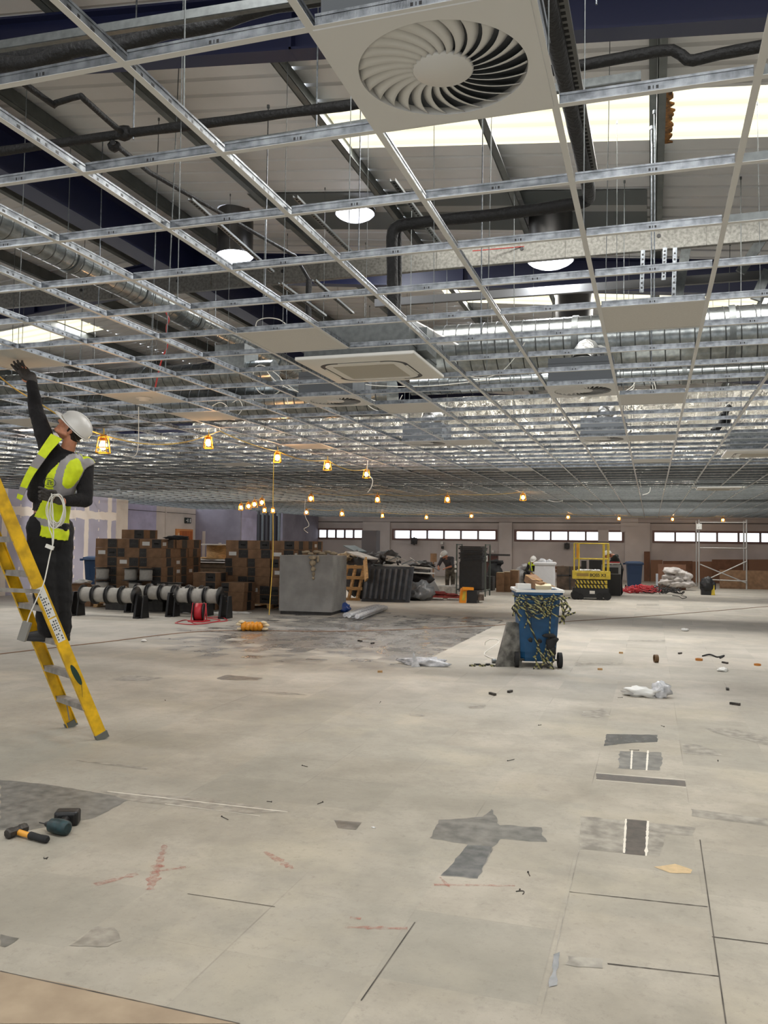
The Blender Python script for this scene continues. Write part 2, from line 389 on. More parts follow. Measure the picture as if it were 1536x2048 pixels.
for a, b, wd in [((190, 1770), (275, 1748), .035), ((300, 1780), (316, 1730), .045), ((316, 1735), (330, 1690), .03), ((300, 1745), (372, 1735), .025),
                 ((530, 1704), (585, 1738), .035), ((868, 1770), (1030, 1772), .02), ((880, 1755), (900, 1776), .02), ((690, 1855), (815, 1858), .02), ((700, 1836), (722, 1838), .02)]:
    stroke(a, b, wd, 6, .6)
stroke((1138, 1784), (1415, 1814), .006, 9, .5); stroke((0, 1943), (480, 2048), .005, 9, .5); stroke((1424, 1874), (1536, 1888), .006, 9)
stroke((1215, 1928), (1437, 1953), .006, 9, .5); stroke((375, 1788), (550, 1814), .004, 9); stroke((722, 2002), (830, 1845), .005, 9)
stroke((1082, 2030), (1158, 1700), .003, 5, .5); stroke((1400, 1680), (1452, 2048), .005, 9)
patch([(1108, 1910), (1120, 1905), (1112, 1970), (1098, 1975)], 2, .01)
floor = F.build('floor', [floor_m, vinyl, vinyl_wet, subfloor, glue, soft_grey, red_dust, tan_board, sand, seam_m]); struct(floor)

# ------------------------------------------------------------------ walls
def dry_mat():
    m = bpy.data.materials.new('taped_plasterboard'); m.use_nodes = True; N = NT(m)
    tc = N.n('TexCoord'); P = tc.outputs['Object']; sp = N.n('SeparateXYZ'); N.l(P, sp.inputs[0])
    a = N.math('ADD', sp.outputs[1], N.math('MULTIPLY', N.noise(P, 2.5), .12)); z = N.math('ADD', sp.outputs[2], N.math('MULTIPLY', N.noise(P, 3), .14))
    fy = N.math('FRACT', N.math('DIVIDE', a, 1.2)); j1 = N.math('LESS_THAN', N.math('ABSOLUTE', N.math('SUBTRACT', fy, .5)), .09)
    j2 = N.math('LESS_THAN', N.math('ABSOLUTE', N.math('SUBTRACT', z, 2.47)), .13)
    fz = N.math('FRACT', N.math('DIVIDE', sp.outputs[2], .3)); fc = N.math('FRACT', N.math('DIVIDE', a, 1.2))
    dots = N.math('MULTIPLY', N.math('LESS_THAN', N.math('ABSOLUTE', N.math('SUBTRACT', fz, .5)), .16), N.math('LESS_THAN', N.math('ABSOLUTE', N.math('SUBTRACT', fc, .02)), .02))
    j = N.math('MAXIMUM', N.math('MAXIMUM', j1, j2), dots)
    N.l(N.mix(j, N.mix(N.ramp(N.noise(P, .8), .3, .7), (172, 169, 188), (186, 183, 200)), (240, 230, 220)), N.b.inputs['Base Color'])
    N.b.inputs['Roughness'].default_value = .9
    return m
drywall = dry_mat()
lilac = mat('lilac_plasterboard', (176, 172, 198), .9, noise_amt=.08, nscale=1.5)
lilac_dark = mat('grey_lilac_plasterboard', (148, 144, 158), .9, noise_amt=.08, nscale=1.5)
cream_wall = mat('white_painted_wall', (206, 196, 186), .85, noise_amt=.05, nscale=1.2)
grey_wall = mat('grey_painted_wall', (192, 183, 179), .9, noise_amt=.07, nscale=.8)
grey_pier = mat('grey_painted_pier', (198, 190, 186), .9, noise_amt=.05, nscale=.8)
brown_frame = mat('brown_window_frame', (112, 84, 78), .6)
dark_strip = mat('dark_wall_strip', (60, 54, 52), .8)  # thin dark band high on the walls
TOPZ = 6.9
b = MB((LEFT_X, 8, 0)); b.bb((LEFT_X-.15, BACK_Y, 0), (LEFT_X, 24.5, 3.35)); struct(b.build('wall_left', drywall))
b = MB(); b.bb((LEFT_X-.15, BACK_Y, 3.35), (LEFT_X, WALL_Y, TOPZ)); struct(b.build('wall_left_upper', grey_wall))
b = MB(); b.bb((LEFT_X-.05, 24.5, 0), (LEFT_X+.02, 25.15, 3.0)); b.bb((ALC_X, 24.5, 0), (LEFT_X, 24.62, 3.0)); struct(b.build('wall_left_return', cream_wall))
b = MB(); b.bb((ALC_X-.15, 24.6, 0), (ALC_X, 29.9, 3.05), 1); b.bb((ALC_X-.15, 29.9, 0), (ALC_X, 33, 3.05), 0)
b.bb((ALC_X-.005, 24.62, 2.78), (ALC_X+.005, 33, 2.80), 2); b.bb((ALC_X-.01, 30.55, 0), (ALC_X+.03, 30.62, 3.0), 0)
struct(b.build('wall_alcove', [cream_wall, lilac, dark_strip]))
b = MB(); b.bb((ALC_X, 33, 0), (-17.85, 33.12, 3.05), 0); b.bb((-17.85, 33, 0), (-17, 33.12, 3.05), 0)
for x in (-18.75, -17.95, -17.5, -17.1):   # filled screw lines
    b.bb((x-.09, 32.985, 0), (x+.05, 33, 1.55+(.5 if x == -18.75 else 0)), 1)
struct(b.build('wall_partition', [lilac_dark, cream_wall]))
b = MB(); b.bb((-17.12, 33.12, 0), (-17, 34.6, 3.05), 0); struct(b.build('wall_partition_side', lilac))
b = MB(); b.bb((-17.12, 37.4, 0), (-17.0, WALL_Y, 3.05)); struct(b.build('wall_far_left_side', lilac_dark))
# uncovered studs between
for k, (y, wd) in enumerate([(34.9, .08), (35.3, .08), (35.75, .1), (36.2, .08), (36.6, .12), (37.1, .1)]):
    s_ = MB((-17.05, y, 0)); s_.bb((-17.1, y-wd/2, 0), (-17.0, y+wd/2, 3.0)); o = s_.build('metal_stud', galv_dull if k % 2 else mat('dark_stud', (60, 58, 62), .6))
    tag(o, ('dull silver' if k % 2 else 'dark grey')+' upright wall stud in the bare part of the left wall', 'stud', 'bare wall studs '+('silver' if k % 2 else 'dark'))
b = MB(); b.bb((-19.3, 34.4, 0), (-19.2, WALL_Y, 3.05)); struct(b.build('wall_behind_studs', mat('dark_back_wall', (70, 66, 72), .9)))
# far wall with three strip windows
WZ0, WZ1 = 1.90, 2.30
WIN = [(-17.5, -14.5), (-12.75, -7.45), (-6.4, -1.35), (.15, 6.6)]
b = MB(); xs = [ALC_X-.3]
for a_, c_ in WIN: xs += [a_, c_]
xs.append(RIGHT_X+.2)
for i in range(0, len(xs), 2): b.bb((xs[i], WALL_Y, 0), (xs[i+1], WALL_Y+.25, 3.2))
for a_, c_ in WIN:
    b.bb((a_, WALL_Y, 0), (c_, WALL_Y+.25, WZ0)); b.bb((a_, WALL_Y, WZ1), (c_, WALL_Y+.25, 3.2))
b.bb((ALC_X-.3, WALL_Y, 3.2), (RIGHT_X+.2, WALL_Y+.25, TOPZ))
for a_, c_ in ((-14.45, -12.95), (-7.25, -6.6), (-1.2, -.05)): b.bb((a_, WALL_Y-.12, 0), (c_, WALL_Y, 2.74), 1)
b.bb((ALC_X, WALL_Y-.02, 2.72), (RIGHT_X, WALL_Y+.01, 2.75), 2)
b.bb((-1.4, WALL_Y-.1, 2.3), (-.6, WALL_Y, 3.1), 1)
struct(b.build('wall_far', [grey_wall, grey_pier, dark_strip]))
glass = bpy.data.materials.new('window_glass'); glass.use_nodes = True
_N = NT(glass); _N.b.inputs['Base Color'].default_value = (1, 1, 1, 1); _N.b.inputs['Roughness'].default_value = .02
_g = _N.n('BsdfTransparent'); _gl = _N.n('BsdfGlossy'); _gl.inputs['Roughness'].default_value = .05; _mx = _N.n('MixShader'); _mx.inputs[0].default_value = .06
_N.l(_g.outputs[0], _mx.inputs[1]); _N.l(_gl.outputs[0], _mx.inputs[2]); _N.l(_mx.outputs[0], glass.node_tree.nodes['Material Output'].inputs[0])
PANES = [6, 6, 6, 7]
for k, (a_, c_) in enumerate(WIN):
    e = MB(((a_+c_)/2, WALL_Y, WZ0))
    for x0, x1, z0, z1 in ((a_-.1, c_+.1, WZ0-.09, WZ0+.0), (a_-.1, c_+.1, WZ1, WZ1+.09), (a_-.1, a_, WZ0, WZ1), (c_, c_+.1, WZ0, WZ1)):
        e.bb((x0, WALL_Y-.05, z0), (x1, WALL_Y+.1, z1))
    o = struct(e.build('window_%d' % (k+1), brown_frame))
    n = PANES[k]; e = MB(((a_+c_)/2, WALL_Y, WZ0))
    for i in range(1, n):
        x = a_+(c_-a_)*i/n; e.bb((x-.045, WALL_Y-.02, WZ0), (x+.045, WALL_Y+.08, WZ1))
    e.build('mullion', mat('grey_mullion', (120, 110, 112), .6), o)
    e = MB(((a_+c_)/2, WALL_Y, WZ0)); e.bb((a_, WALL_Y+.03, WZ0), (c_, WALL_Y+.036, WZ1)); e.build('window_pane', glass, o)
# blocked light in the third window
bx = MB((-1.98, WALL_Y-.1, 1.8)); bx.bb((-2.45, WALL_Y-.12, 1.84), (-1.95, WALL_Y-.06, 2.4)); tag(bx.build('board', grey_pier), 'grey board covering one light of the window behind the scissor lift', 'board')
b = MB(); b.bb((RIGHT_X, BACK_Y, 0), (RIGHT_X+.2, WALL_Y, TOPZ)); struct(b.build('wall_right', grey_wall))
b = MB(); b.bb((ALC_X, BACK_Y-.2, 3.1), (RIGHT_X, BACK_Y, TOPZ)); b.bb((ALC_X, BACK_Y-.2, 0), (RIGHT_X, BACK_Y, .25)); b.bb((ALC_X, BACK_Y-.2, .25), (-15.2, BACK_Y, 3.1)); b.bb((7.2, BACK_Y-.2, .25), (RIGHT_X, BACK_Y, 3.1)); struct(b.build('wall_front', grey_wall))
b = MB(); b.bb((-15.2, BACK_Y-.06, .25), (7.2, BACK_Y-.05, 3.1)); struct(b.build('window_5', glass))  # assumed unseen pane, paired with the added front fill light
# door in the alcove
doorw = mat('orange_brown_door', (176, 96, 44), .5, noise_amt=.15, nscale=6, stretch=(1, 1, .15))
b = MB((ALC_X, 32.0, 0)); b.bb((ALC_X, 31.35, 0), (ALC_X+.06, 32.7, 2.12), 0); o = struct(b.build('door_1', mat('pine_door_frame', (206, 140, 84), .5)))
e = MB((ALC_X, 32.0, 0)); e.bb((ALC_X+.055, 31.62, 0), (ALC_X+.08, 32.62, 2.04)); e.build('door_leaf', doorw, o)
e = MB((ALC_X, 32.0, 0)); e.bb((ALC_X+.075, 31.42, 1.1), (ALC_X+.085, 31.55, 1.95)); e.build('door_glass', mat('peach_door_glass', (236, 196, 150), .3), o)  # pane in one flat peach colour
# exit sign
e = MB((ALC_X+.03, 32.25, 2.42)); e.bb((ALC_X+.01, 32.05, 2.38), (ALC_X+.05, 32.55, 2.62)); o = e.build('exit_sign', mat('dark_sign', (26, 40, 34), .5))
tag(o, 'small dark sign with pale running figure above the brown door', 'sign')
e = MB((ALC_X+.03, 32.25, 2.42)); e.bb((ALC_X+.05, 32.42, 2.42), (ALC_X+.055, 32.5, 2.58)); e.bb((ALC_X+.05, 32.12, 2.48), (ALC_X+.055, 32.2, 2.52)); e.bb((ALC_X+.05, 32.24, 2.42), (ALC_X+.055, 32.3, 2.58)); e.build('sign_symbol', white_pl, o)

# ------------------------------------------------------------------ roof
def liner_mat():
    m = mat('ribbed_roof_liner', (222, 223, 224), .5, noise_amt=.05, nscale=.7); return m
liner = liner_mat()
b = MB()
def sheet(x0, x1, y0, y1, dz=0, mi=0):
    """ribbed sheet, ribs along x (down the slope), seen from below"""
    prof = []; y = y0; p = .30
    k = 0
    while y < y1-1e-6:
        for d, h in ((0, 0), (.235, 0), (.25, .035), (.285, .035)):
            if y+d < y1: prof.append((y+d, h))
        y += p
    prof.append((y1, 0))
    vs = [(x, yy, roof_z(x)+h+dz) for x in (x0, x1) for yy, h in prof]; n = len(prof)
    b.add(vs, [(i, i+1, n+i+1, n+i) for i in range(n-1)], mi)
def covered(x0, x1):
    ys = sorted((r[2], r[3], r[0], r[1]) for r in ROOFLIGHTS if r[0] < x1-.01 and r[1] > x0+.01)
    return ys
xb = sorted(set([ALC_X-.5, RIDGE_X, RIGHT_X+.3]+[r[i] for r in ROOFLIGHTS for i in (0, 1)]))
for i in range(len(xb)-1):
    y = BACK_Y-.3
    for y0, y1, _, _ in covered(xb[i], xb[i+1]):
        if y0 > y: sheet(xb[i], xb[i+1], y, y0)
        y = y1
    sheet(xb[i], xb[i+1], y, WALL_Y+.5)
struct(b.build('ceiling', liner))
rl_m = bpy.data.materials.new('translucent_rooflight'); rl_m.use_nodes = True
_N = NT(rl_m); _t = _N.n('BsdfTranslucent'); _t.inputs[0].default_value = (.95, .82, .55, 1); _d = _N.n('BsdfDiffuse'); _d.inputs[0].default_value = (.8, .72, .5, 1); _mx = _N.n('MixShader'); _mx.inputs[0].default_value = .3
_N.l(_t.outputs[0], _mx.inputs[1]); _N.l(_d.outputs[0], _mx.inputs[2]); _N.l(_mx.outputs[0], rl_m.node_tree.nodes['Material Output'].inputs[0])
for k, r in enumerate(ROOFLIGHTS):
    if k > 8: continue
    b = MB(); sheet(*r); o = b.build('rooflight', rl_m)
    tag(o, ['bright translucent rooflight nearest the camera above the ceiling grid', 'bright rooflight strip just beyond the second navy rafter', 'small bright rooflight at far left beyond the ridge'][k] if k < 3 else 'distant translucent rooflight hidden high above the grid', 'skylight', None if k < 3 else 'distant rooflights')
for k, Y in enumerate([-.2, 5.75, 11.8, 17.8, 23.8, 29.8, 35.8]):
    b = MB((RIDGE_X, Y, 5))
    for xa, xc in ((ALC_X, RIDGE_X), (RIDGE_X, RIGHT_X)):
        za, zc = rafter_z(xa), rafter_z(xc)
        for yo, w_, zo, h_ in ((0, .16, 0, .02), (0, .16, .43, .02), (0, .016, .02, .41)):
            P = []
            for x, z in ((xa, za), (xc, zc)):
                P += [(x, Y-w_/2, z+zo), (x, Y+w_/2, z+zo), (x, Y+w_/2, z+zo+h_), (x, Y-w_/2, z+zo+h_)]
            b.add(P, [(0, 1, 2, 3), (7, 6, 5, 4), (0, 4, 5, 1), (1, 5, 6, 2), (2, 6, 7, 3), (3, 7, 4, 0)])
        for q in range(1, 4):
            x = xa+(xc-xa)*q/4; b.bb((x-.01, Y-.08, rafter_z(x)), (x+.01, Y+.08, rafter_z(x)+.44))
    o = b.build('roof_rafter', navy)
    tag(o, ['navy steel rafter behind the camera', 'navy steel rafter crossing the top of the view above the swirl diffuser', 'navy steel rafter in mid view behind the three glowing domes'][k] if k < 3 else 'navy steel rafter far off above the ceiling grid', 'beam', None if k < 3 else 'far rafters')
    # galvanised cold-rolled deep beam beside the second rafter is built below
b = MB((RIDGE_X, 0, 5)); zr = rafter_z(RIDGE_X)
for w_, zo, h_ in ((.3, -.1, .025), (.3, .42, .02), (.02, -.08, .5)): b.bb((RIDGE_X-w_/2, BACK_Y, zr+zo), (RIDGE_X+w_/2, WALL_Y, zr+zo+h_))
tag(b.build('ridge_beam', navy), 'navy steel beam running away under the roof ridge at left', 'beam')
k = 0; x = .05+1.62*6
PX = []
while x > ALC_X+.4:
    if abs(x-RIDGE_X) > .35: PX.append(x)
    x -= 1.62
for k, x in enumerate(PX):
    z = purlin_z(x); b = MB((x, 0, z))
    b.bb((x-.0, BACK_Y, z), (x+.07, WALL_Y, z+.006)); b.bb((x-.006, BACK_Y, z), (x+.006, WALL_Y, z+.2)); b.bb((x-.07, BACK_Y, z+.195), (x+.0, WALL_Y, z+.2))
    b.bb((x+.066, BACK_Y, z), (x+.07, WALL_Y, z+.022))
    o = b.build('roof_purlin', mat('weathered_purlin', (104, 108, 106), .5, .35, noise_amt=.08, nscale=6))
    tag(o, 'dull galvanised roof purlin running away from the camera', 'purlin', 'roof purlins')
# grey flat flashing sheets round the tube lights
b = MB((-2.5, 10.2, 5.8)); 
for i, (x0, x1) in enumerate([(-5.1, -3.3), (-3.15, -1.65), (-1.5, -.05)]):
    for y0, y1, mi in ((9.9, 10.35, 0), (10.35, 10.55, 1), (10.55, 11.2, 0)):
        b.add([(x0, y0, roof_z(x0)-.02), (x1, y0, roof_z(x1)-.02), (x1, y1, roof_z(x1)-.02), (x0, y1, roof_z(x0)-.02)], [(0, 1, 2, 3)], mi)
tag(b.build('roof_flashing', [mat('grey_green_flashing', (92, 98, 98), .5), mat('pale_flashing', (150, 152, 150), .5)]), 'dark grey flat flashing sheets under the roof around the tube lights', 'flashing')
# made-up window frames and panes, added to house the side fill lights
for k, (x, z0, z1) in enumerate([(LEFT_X+.02, 3.6, 4.6), (RIGHT_X-.02, 3.45, 4.05)]):
    s_ = 1 if k == 0 else -1; b = MB((x, 15, z0))
    for z in (z0, z1): b.bb((x-.02, -8, z-.03), (x+.05*s_, 38, z+.03))
    for q in range(24): y = -8+2*q; b.bb((x-.02, y-.03, z0), (x+.05*s_, y+.03, z1))
    o = struct(b.build('window_%d' % (6+k), grey_pier)); b = MB((x, 15, z0)); b.bb((x, -8, z0), (x+.006*s_, 38, z1)); b.build('window_pane', glass, o)
# ------------------------------------------------------------------ suspended ceiling grid
GX = lambda i: i*.6-2.6952
GY = lambda j: j*.6+1.5005
GZ = 3.0
def tee_mat(name, axis, slots):
    m = bpy.data.materials.new(name); m.use_nodes = True; N = NT(m)
    tc = N.n('TexCoord'); sp = N.n('SeparateXYZ'); N.l(tc.outputs['Object'], sp.inputs[0]); a = sp.outputs[axis]; z = sp.outputs[2]
    c = N.mix(N.ramp(N.noise(tc.outputs['Object'], 22, 4), .35, .65), (108, 112, 117), (150, 155, 160))
    inz = N.math('LESS_THAN', N.math('ABSOLUTE', N.math('SUBTRACT', z, .017)), .0055)
    if slots:
        f = N.math('FRACT', N.math('DIVIDE', a, .1)); ho = N.math('LESS_THAN', N.math('ABSOLUTE', N.math('SUBTRACT', f, .5)), .09)
        f2 = N.math('FRACT', N.math('DIVIDE', a, .3)); ho2 = N.math('LESS_THAN', N.math('ABSOLUTE', N.math('SUBTRACT', f2, .3)), .02)
        h = N.math('MULTIPLY', N.math('MAXIMUM', ho, ho2), inz)
    else:
        h = N.math('MULTIPLY', N.math('MAXIMUM', N.math('LESS_THAN', N.math('ABSOLUTE', N.math('SUBTRACT', N.math('ABSOLUTE', a), .012)), .004),
                                      N.math('LESS_THAN', N.math('ABSOLUTE', a), .0015)), inz)
    N.l(N.mix(h, c, (20, 20, 22)), N.b.inputs['Base Color'])  # darkness inside the slots is painted into the web colour, nothing is cut
    N.l(N.math('SUBTRACT', .9, N.math('MULTIPLY', h, .9)), N.b.inputs['Metallic']); N.b.inputs['Roughness'].default_value = .3
    st = N.math('SINE', N.math('MULTIPLY', a, 1500)); st = N.math('MULTIPLY', st, N.math('GREATER_THAN', z, .012))
    N.bump(st, .14, .0015)
    return m
main_m = tee_mat('slotted_galvanised_web', 1, True); cross_m = tee_mat('knurled_galvanised_web', 0, False)
def tee_mesh(L, ax):
    """inverted tee along axis ax, centred at origin, flange underside at z=0"""
    b = MB(); h = L/2
    def bx(lo, hi, z0, z1, mi):
        if ax == 1: b.bb((lo, -h, z0), (hi, h, z1), mi)
        else: b.bb((-h, lo, z0), (h, hi, z1), mi)
    bx(-.012, .012, 0, .0012, 0); bx(-.0012, .0012, .0012, .032, 1); bx(-.0035, .0035, .032, .040, 1)
    return b
OPEN2 = [(0, 7), (6, 19), (6, 32)]     # 2 x 2 cells taken by the cassette units
def main_ok(i, j): return not any(i == a+1 and b <= j < b+2 for a, b in OPEN2)
def cross_ok(i, j): return not any(j == b+1 and a <= i < a+2 for a, b in OPEN2)
I0, I1, J0, J1 = -24, 21, -4, 67
mcache = {}
def main_tee(i, ja, jb):
    L = (jb-ja)*.6
    key = round(L, 2)
    if key not in mcache:
        o = tee_mesh(L, 1).build('main_tee', [white_paint, main_m]); mcache[key] = o.data
    else: o = bpy.data.objects.new('main_tee', mcache[key]); scene.collection.objects.link(o)
    o.location = (GX(i), (GY(ja)+GY(jb))/2, GZ)
    tag(o, 'long slotted ceiling grid runner running away to the far wall', 'grid runner', 'long ceiling grid runners')
    return o
for i in range(-27, I1):
    ja = J0 if i >= I0 else 39
    cuts = sorted(b for a, b in OPEN2 if a+1 == i); s0 = ja
    for c in cuts: main_tee(i, s0, c); s0 = c+2
    main_tee(i, s0, J1)
# cross tees: the 300 nearest as objects, the rest as one
cells = []
for j in range(J0, J1+1):
    for i in range(-27 if j >= 39 else I0, I1-1):
        if not cross_ok(i, j): continue
        c = Vector((GX(i)+.3, GY(j), GZ+.02)); d = c-EYE; zc = d.dot(FW)
        if zc > .5:
            px = 768+FPX*d.dot(RT)/zc; py = 1024-FPX*d.dot(UP)/zc
            vis = -60 < px < 1600 and -40 < py < 1100
        else: vis = False
        cells.append((0 if vis else 1, d.length, i, j))
cells.sort()
cross = tee_mesh(.576, 0).build('cross_tee', [white_paint, cross_m])
for n, (_, _, i, j) in enumerate(cells[:300]):
    o = cross if n == 0 else cross.copy()
    if n: scene.collection.objects.link(o)
    o.location = (GX(i)+.3, GY(j), GZ)
    tag(o, 'short cross tee of the near ceiling grid, galvanised web over white flange', 'grid bar', 'near ceiling cross tees')
b = MB()
for _, dd, i, j in cells[300:]:
    x, y = GX(i)+.3, GY(j)
    b.bb((x-.288, y-.012, GZ), (x+.288, y+.012, GZ+.0012), 0); b.bb((x-.288, y-.0025, GZ+.0012), (x+.288, y+.0025, GZ+.038), 1)
o = b.build('cross_tees', [white_paint, galv_dull]); o['kind'] = 'stuff'; tag(o, 'dense rows of distant cross tees filling the far ceiling grid', 'grid bars')

# wires and rods hanging the grid and services
def rod(x, y, z0, z1, r, m, label, group, tilt=(0, 0)):
    b = MB((x, y, z0)); b.cyl((x, y, z0), (x+tilt[0], y+tilt[1], z1), r, n=6)
    b.cyl((x+tilt[0], y+tilt[1], z1-.03), (x+tilt[0], y+tilt[1], z1), r*2.6, n=6)
    return tag(b.build('hanger_rod', m), label, 'hanger', group)
rnd = random.Random(11)
for i in range(-14, 12, 2):
    for j in range(1, 24, 3):
        x, y = GX(i)+rnd.uniform(-.01, .01), GY(j)+rnd.uniform(.08, .5)
        tx, ty = rnd.uniform(-.05, .05), rnd.uniform(-.04, .04)
        rod(x, y, GZ+.03, purlin_z(x+tx)+rnd.uniform(0, .2), .0028 if rnd.random() < .6 else .0045, galv_dull, 'thin steel hanger wire rising from the ceiling grid to the roof', 'ceiling hanger wires', (tx, ty))
for px, Y, z0 in [(266, 5.0, 4.5), (632, 5.2, 4.5), (1192, 4.4, 4.5), (965, 7.2, 3.4), (1303, 8.2, 3.1), (535, 7.5, 4.0), (720, 7.6, 4.6), (205, 8, 4.1), (1309, 7.9, 3.6)]:
    p = at_y(px, 300, Y); rod(p.x, Y, min(z0, 4.4) if z0 > 4 else z0, purlin_z(p.x)+.1, .006, galv, 'bright threaded rod holding pipes below the roof', 'threaded rods')

# ------------------------------------------------------------------ tiles in the grid
def tile(i, j, label, dz=0, m=tile_white):
    b = MB((GX(i)+.3, GY(j)+.3, GZ)); b.bb((GX(i)+.004, GY(j)+.004, GZ+.002+dz), (GX(i)+.596, GY(j)+.596, GZ+.018+dz))
    return tag(b.build('ceiling_tile', m), label, 'ceiling tile')
tile(4, 6, 'large pale ceiling tile right of the tube light, below the rooflight')
tile(0, 6, 'pale ceiling tile just left of the near cassette unit')
tile(4, 11, 'white ceiling tile beyond the duct at right, behind the nearest right tile')
tile(0, 11, 'white ceiling tile just beyond the near cassette unit')
t_ = tile(-4, 9, 'peach-lit ceiling tile with a round fitting in it, right of the worker')
b = MB(t_.location); x, y = GX(-4)+.3, GY(9)+.3
b.lathe([(0, -.03), (.05, -.028), (.05, -.01), (.085, -.004), (.085, .0)], (x, y, GZ), ZZ, 20); o = b.build('round_fitting', white_pl, t_); 
tile(-4, 11, 'orange-lit blank ceiling tile above the string of work lights')
tile(-4, 6, 'pinkish tile the worker is pushing up into the grid')
tile(4, 16, 'pale tile in the third right-hand row beside the second swirl box')
tile(0, 16, 'pale tile beyond the near cassette, second one back')
tile(-4, 16, 'warm-lit tile above the middle work lights')
tile(-8, 11, 'dull pale tile behind the raised arm of the worker at far left')
tile(4, 21, 'far pale tile on the right of the grid'); tile(-8, 20, 'far warm tile above the cluster of lights at left')
tile(0, 23, 'small far tile in the middle of the grid')
b = MB(at_z(880, 660, 3.12)); p = at_z(880, 700, 3.05); 
b.prism([at_y(828, 642, 8.2), at_y(862, 660, 8.2), at_y(915, 690, 8.2), at_y(832, 690, 8.2)], (.012, .02, .01)); b2 = b
tag(b.build('tile_offcut', tile_white), 'cut white panel standing on the grid at the end of the round duct', 'panel')

def swirl(loc, label, box=True):
    t = thing('swirl_diffuser', label, 'air diffuser', loc)
    b = MB(); n = 96; R = .252; S = .2975
    outer = []; inner = []
    for k in range(n):
        a = 2*pi*k/n; c_, s_ = cos(a), sin(a); q = S/max(abs(c_), abs(s_))
        outer.append((c_*q, s_*q)); inner.append((c_*R, s_*R))
    b.rings([[(x, y, 0) for x, y in outer], [(x, y, -.004) for x, y in [(p[0]*.992, p[1]*.992) for p in outer]], [(x, y, -.004) for x, y in inner], [(x, y, .02) for x, y in inner]], 0, False, False)
    b.build('face_plate', white_paint, t)
    b = MB(); b.lathe([(.0, -.003), (.086, -.003), (.092, .002), (.092, .012), (0, .012)], (0, 0, 0), ZZ, 40); b.build('centre_disc', white_paint, t)
    NB = 26; b = MB()
    for k in range(NB):
        th = 2*pi*k/NB; top = []; bot = []
        for q in range(9):
            s = q/8; r = .088+(.250-.088)*s; sweep = .42*s**1.2
            wd = (2*pi/NB)*(.80-.06*s)
            a0 = th-sweep; a1 = a0+wd
            hh = .017*(.45+.55*s)
            bot.append(((r*cos(a0), r*sin(a0), -.002), (r*cos(a0+wd*.55), r*sin(a0+wd*.55), hh*.42), (r*cos(a1), r*sin(a1), hh)))
        b.add([p_ for tr in bot for p_ in tr], [(3*q+e_, 3*q+e_+1, 3*q+e_+4, 3*q+e_+3) for q in range(8) for e_ in (0, 1)], 0, True)
    vb = b.build('swirl_vanes', white_paint, t)
    sm = vb.modifiers.new('thick', 'SOLIDIFY'); sm.thickness = .0015
    b = MB(); b.bb((-.27, -.27, .02), (.27, .27, .022), 1); 
    b.box((0, 0, .135), (.56, .56, .23), None, 0); b.bb((-.285, -.285, .20), (.285, .285, .205), 0)
    bo = b.build('plenum_box', [mat('grey_sheet_plenum', (98, 103, 108), .55, .3), mat('plenum_inside', (12, 12, 13), .9)], t)
    b = MB(); b.cyl((0, 0, .25), (0, 0, .3), .09, n=20); b.tube(smooth_path([(0, 0, .29), (.01, .04, .36), (.03, .18, .42), (.04, .4, .43)]), .095, 14); b.build('flexible_duct', mat('crinkled_foil_hose', (150, 150, 148), .35, .9, bump=.8, bscale=30), t)
    return t
s0 = swirl((GX(3)+.3, GY(1)+.3, GZ+.001), 'large white swirl air diffuser overhead, nearest the camera')
dup(s0, (GX(3)+.3, GY(10)+.3, GZ), label='swirl diffuser with grey box hanging below the round duct at right')
dup(s0, (GX(3)+.3, GY(16)+.3, GZ), label='farther swirl diffuser in front of the foil wall at right')
dup(s0, (GX(-1)+.3, GY(10)+.3, GZ), label='swirl diffuser left of and beyond the near cassette unit')
dup(s0, (GX(-1)+.3, GY(16)+.3, GZ), label='small distant swirl diffuser in the middle among white cables')

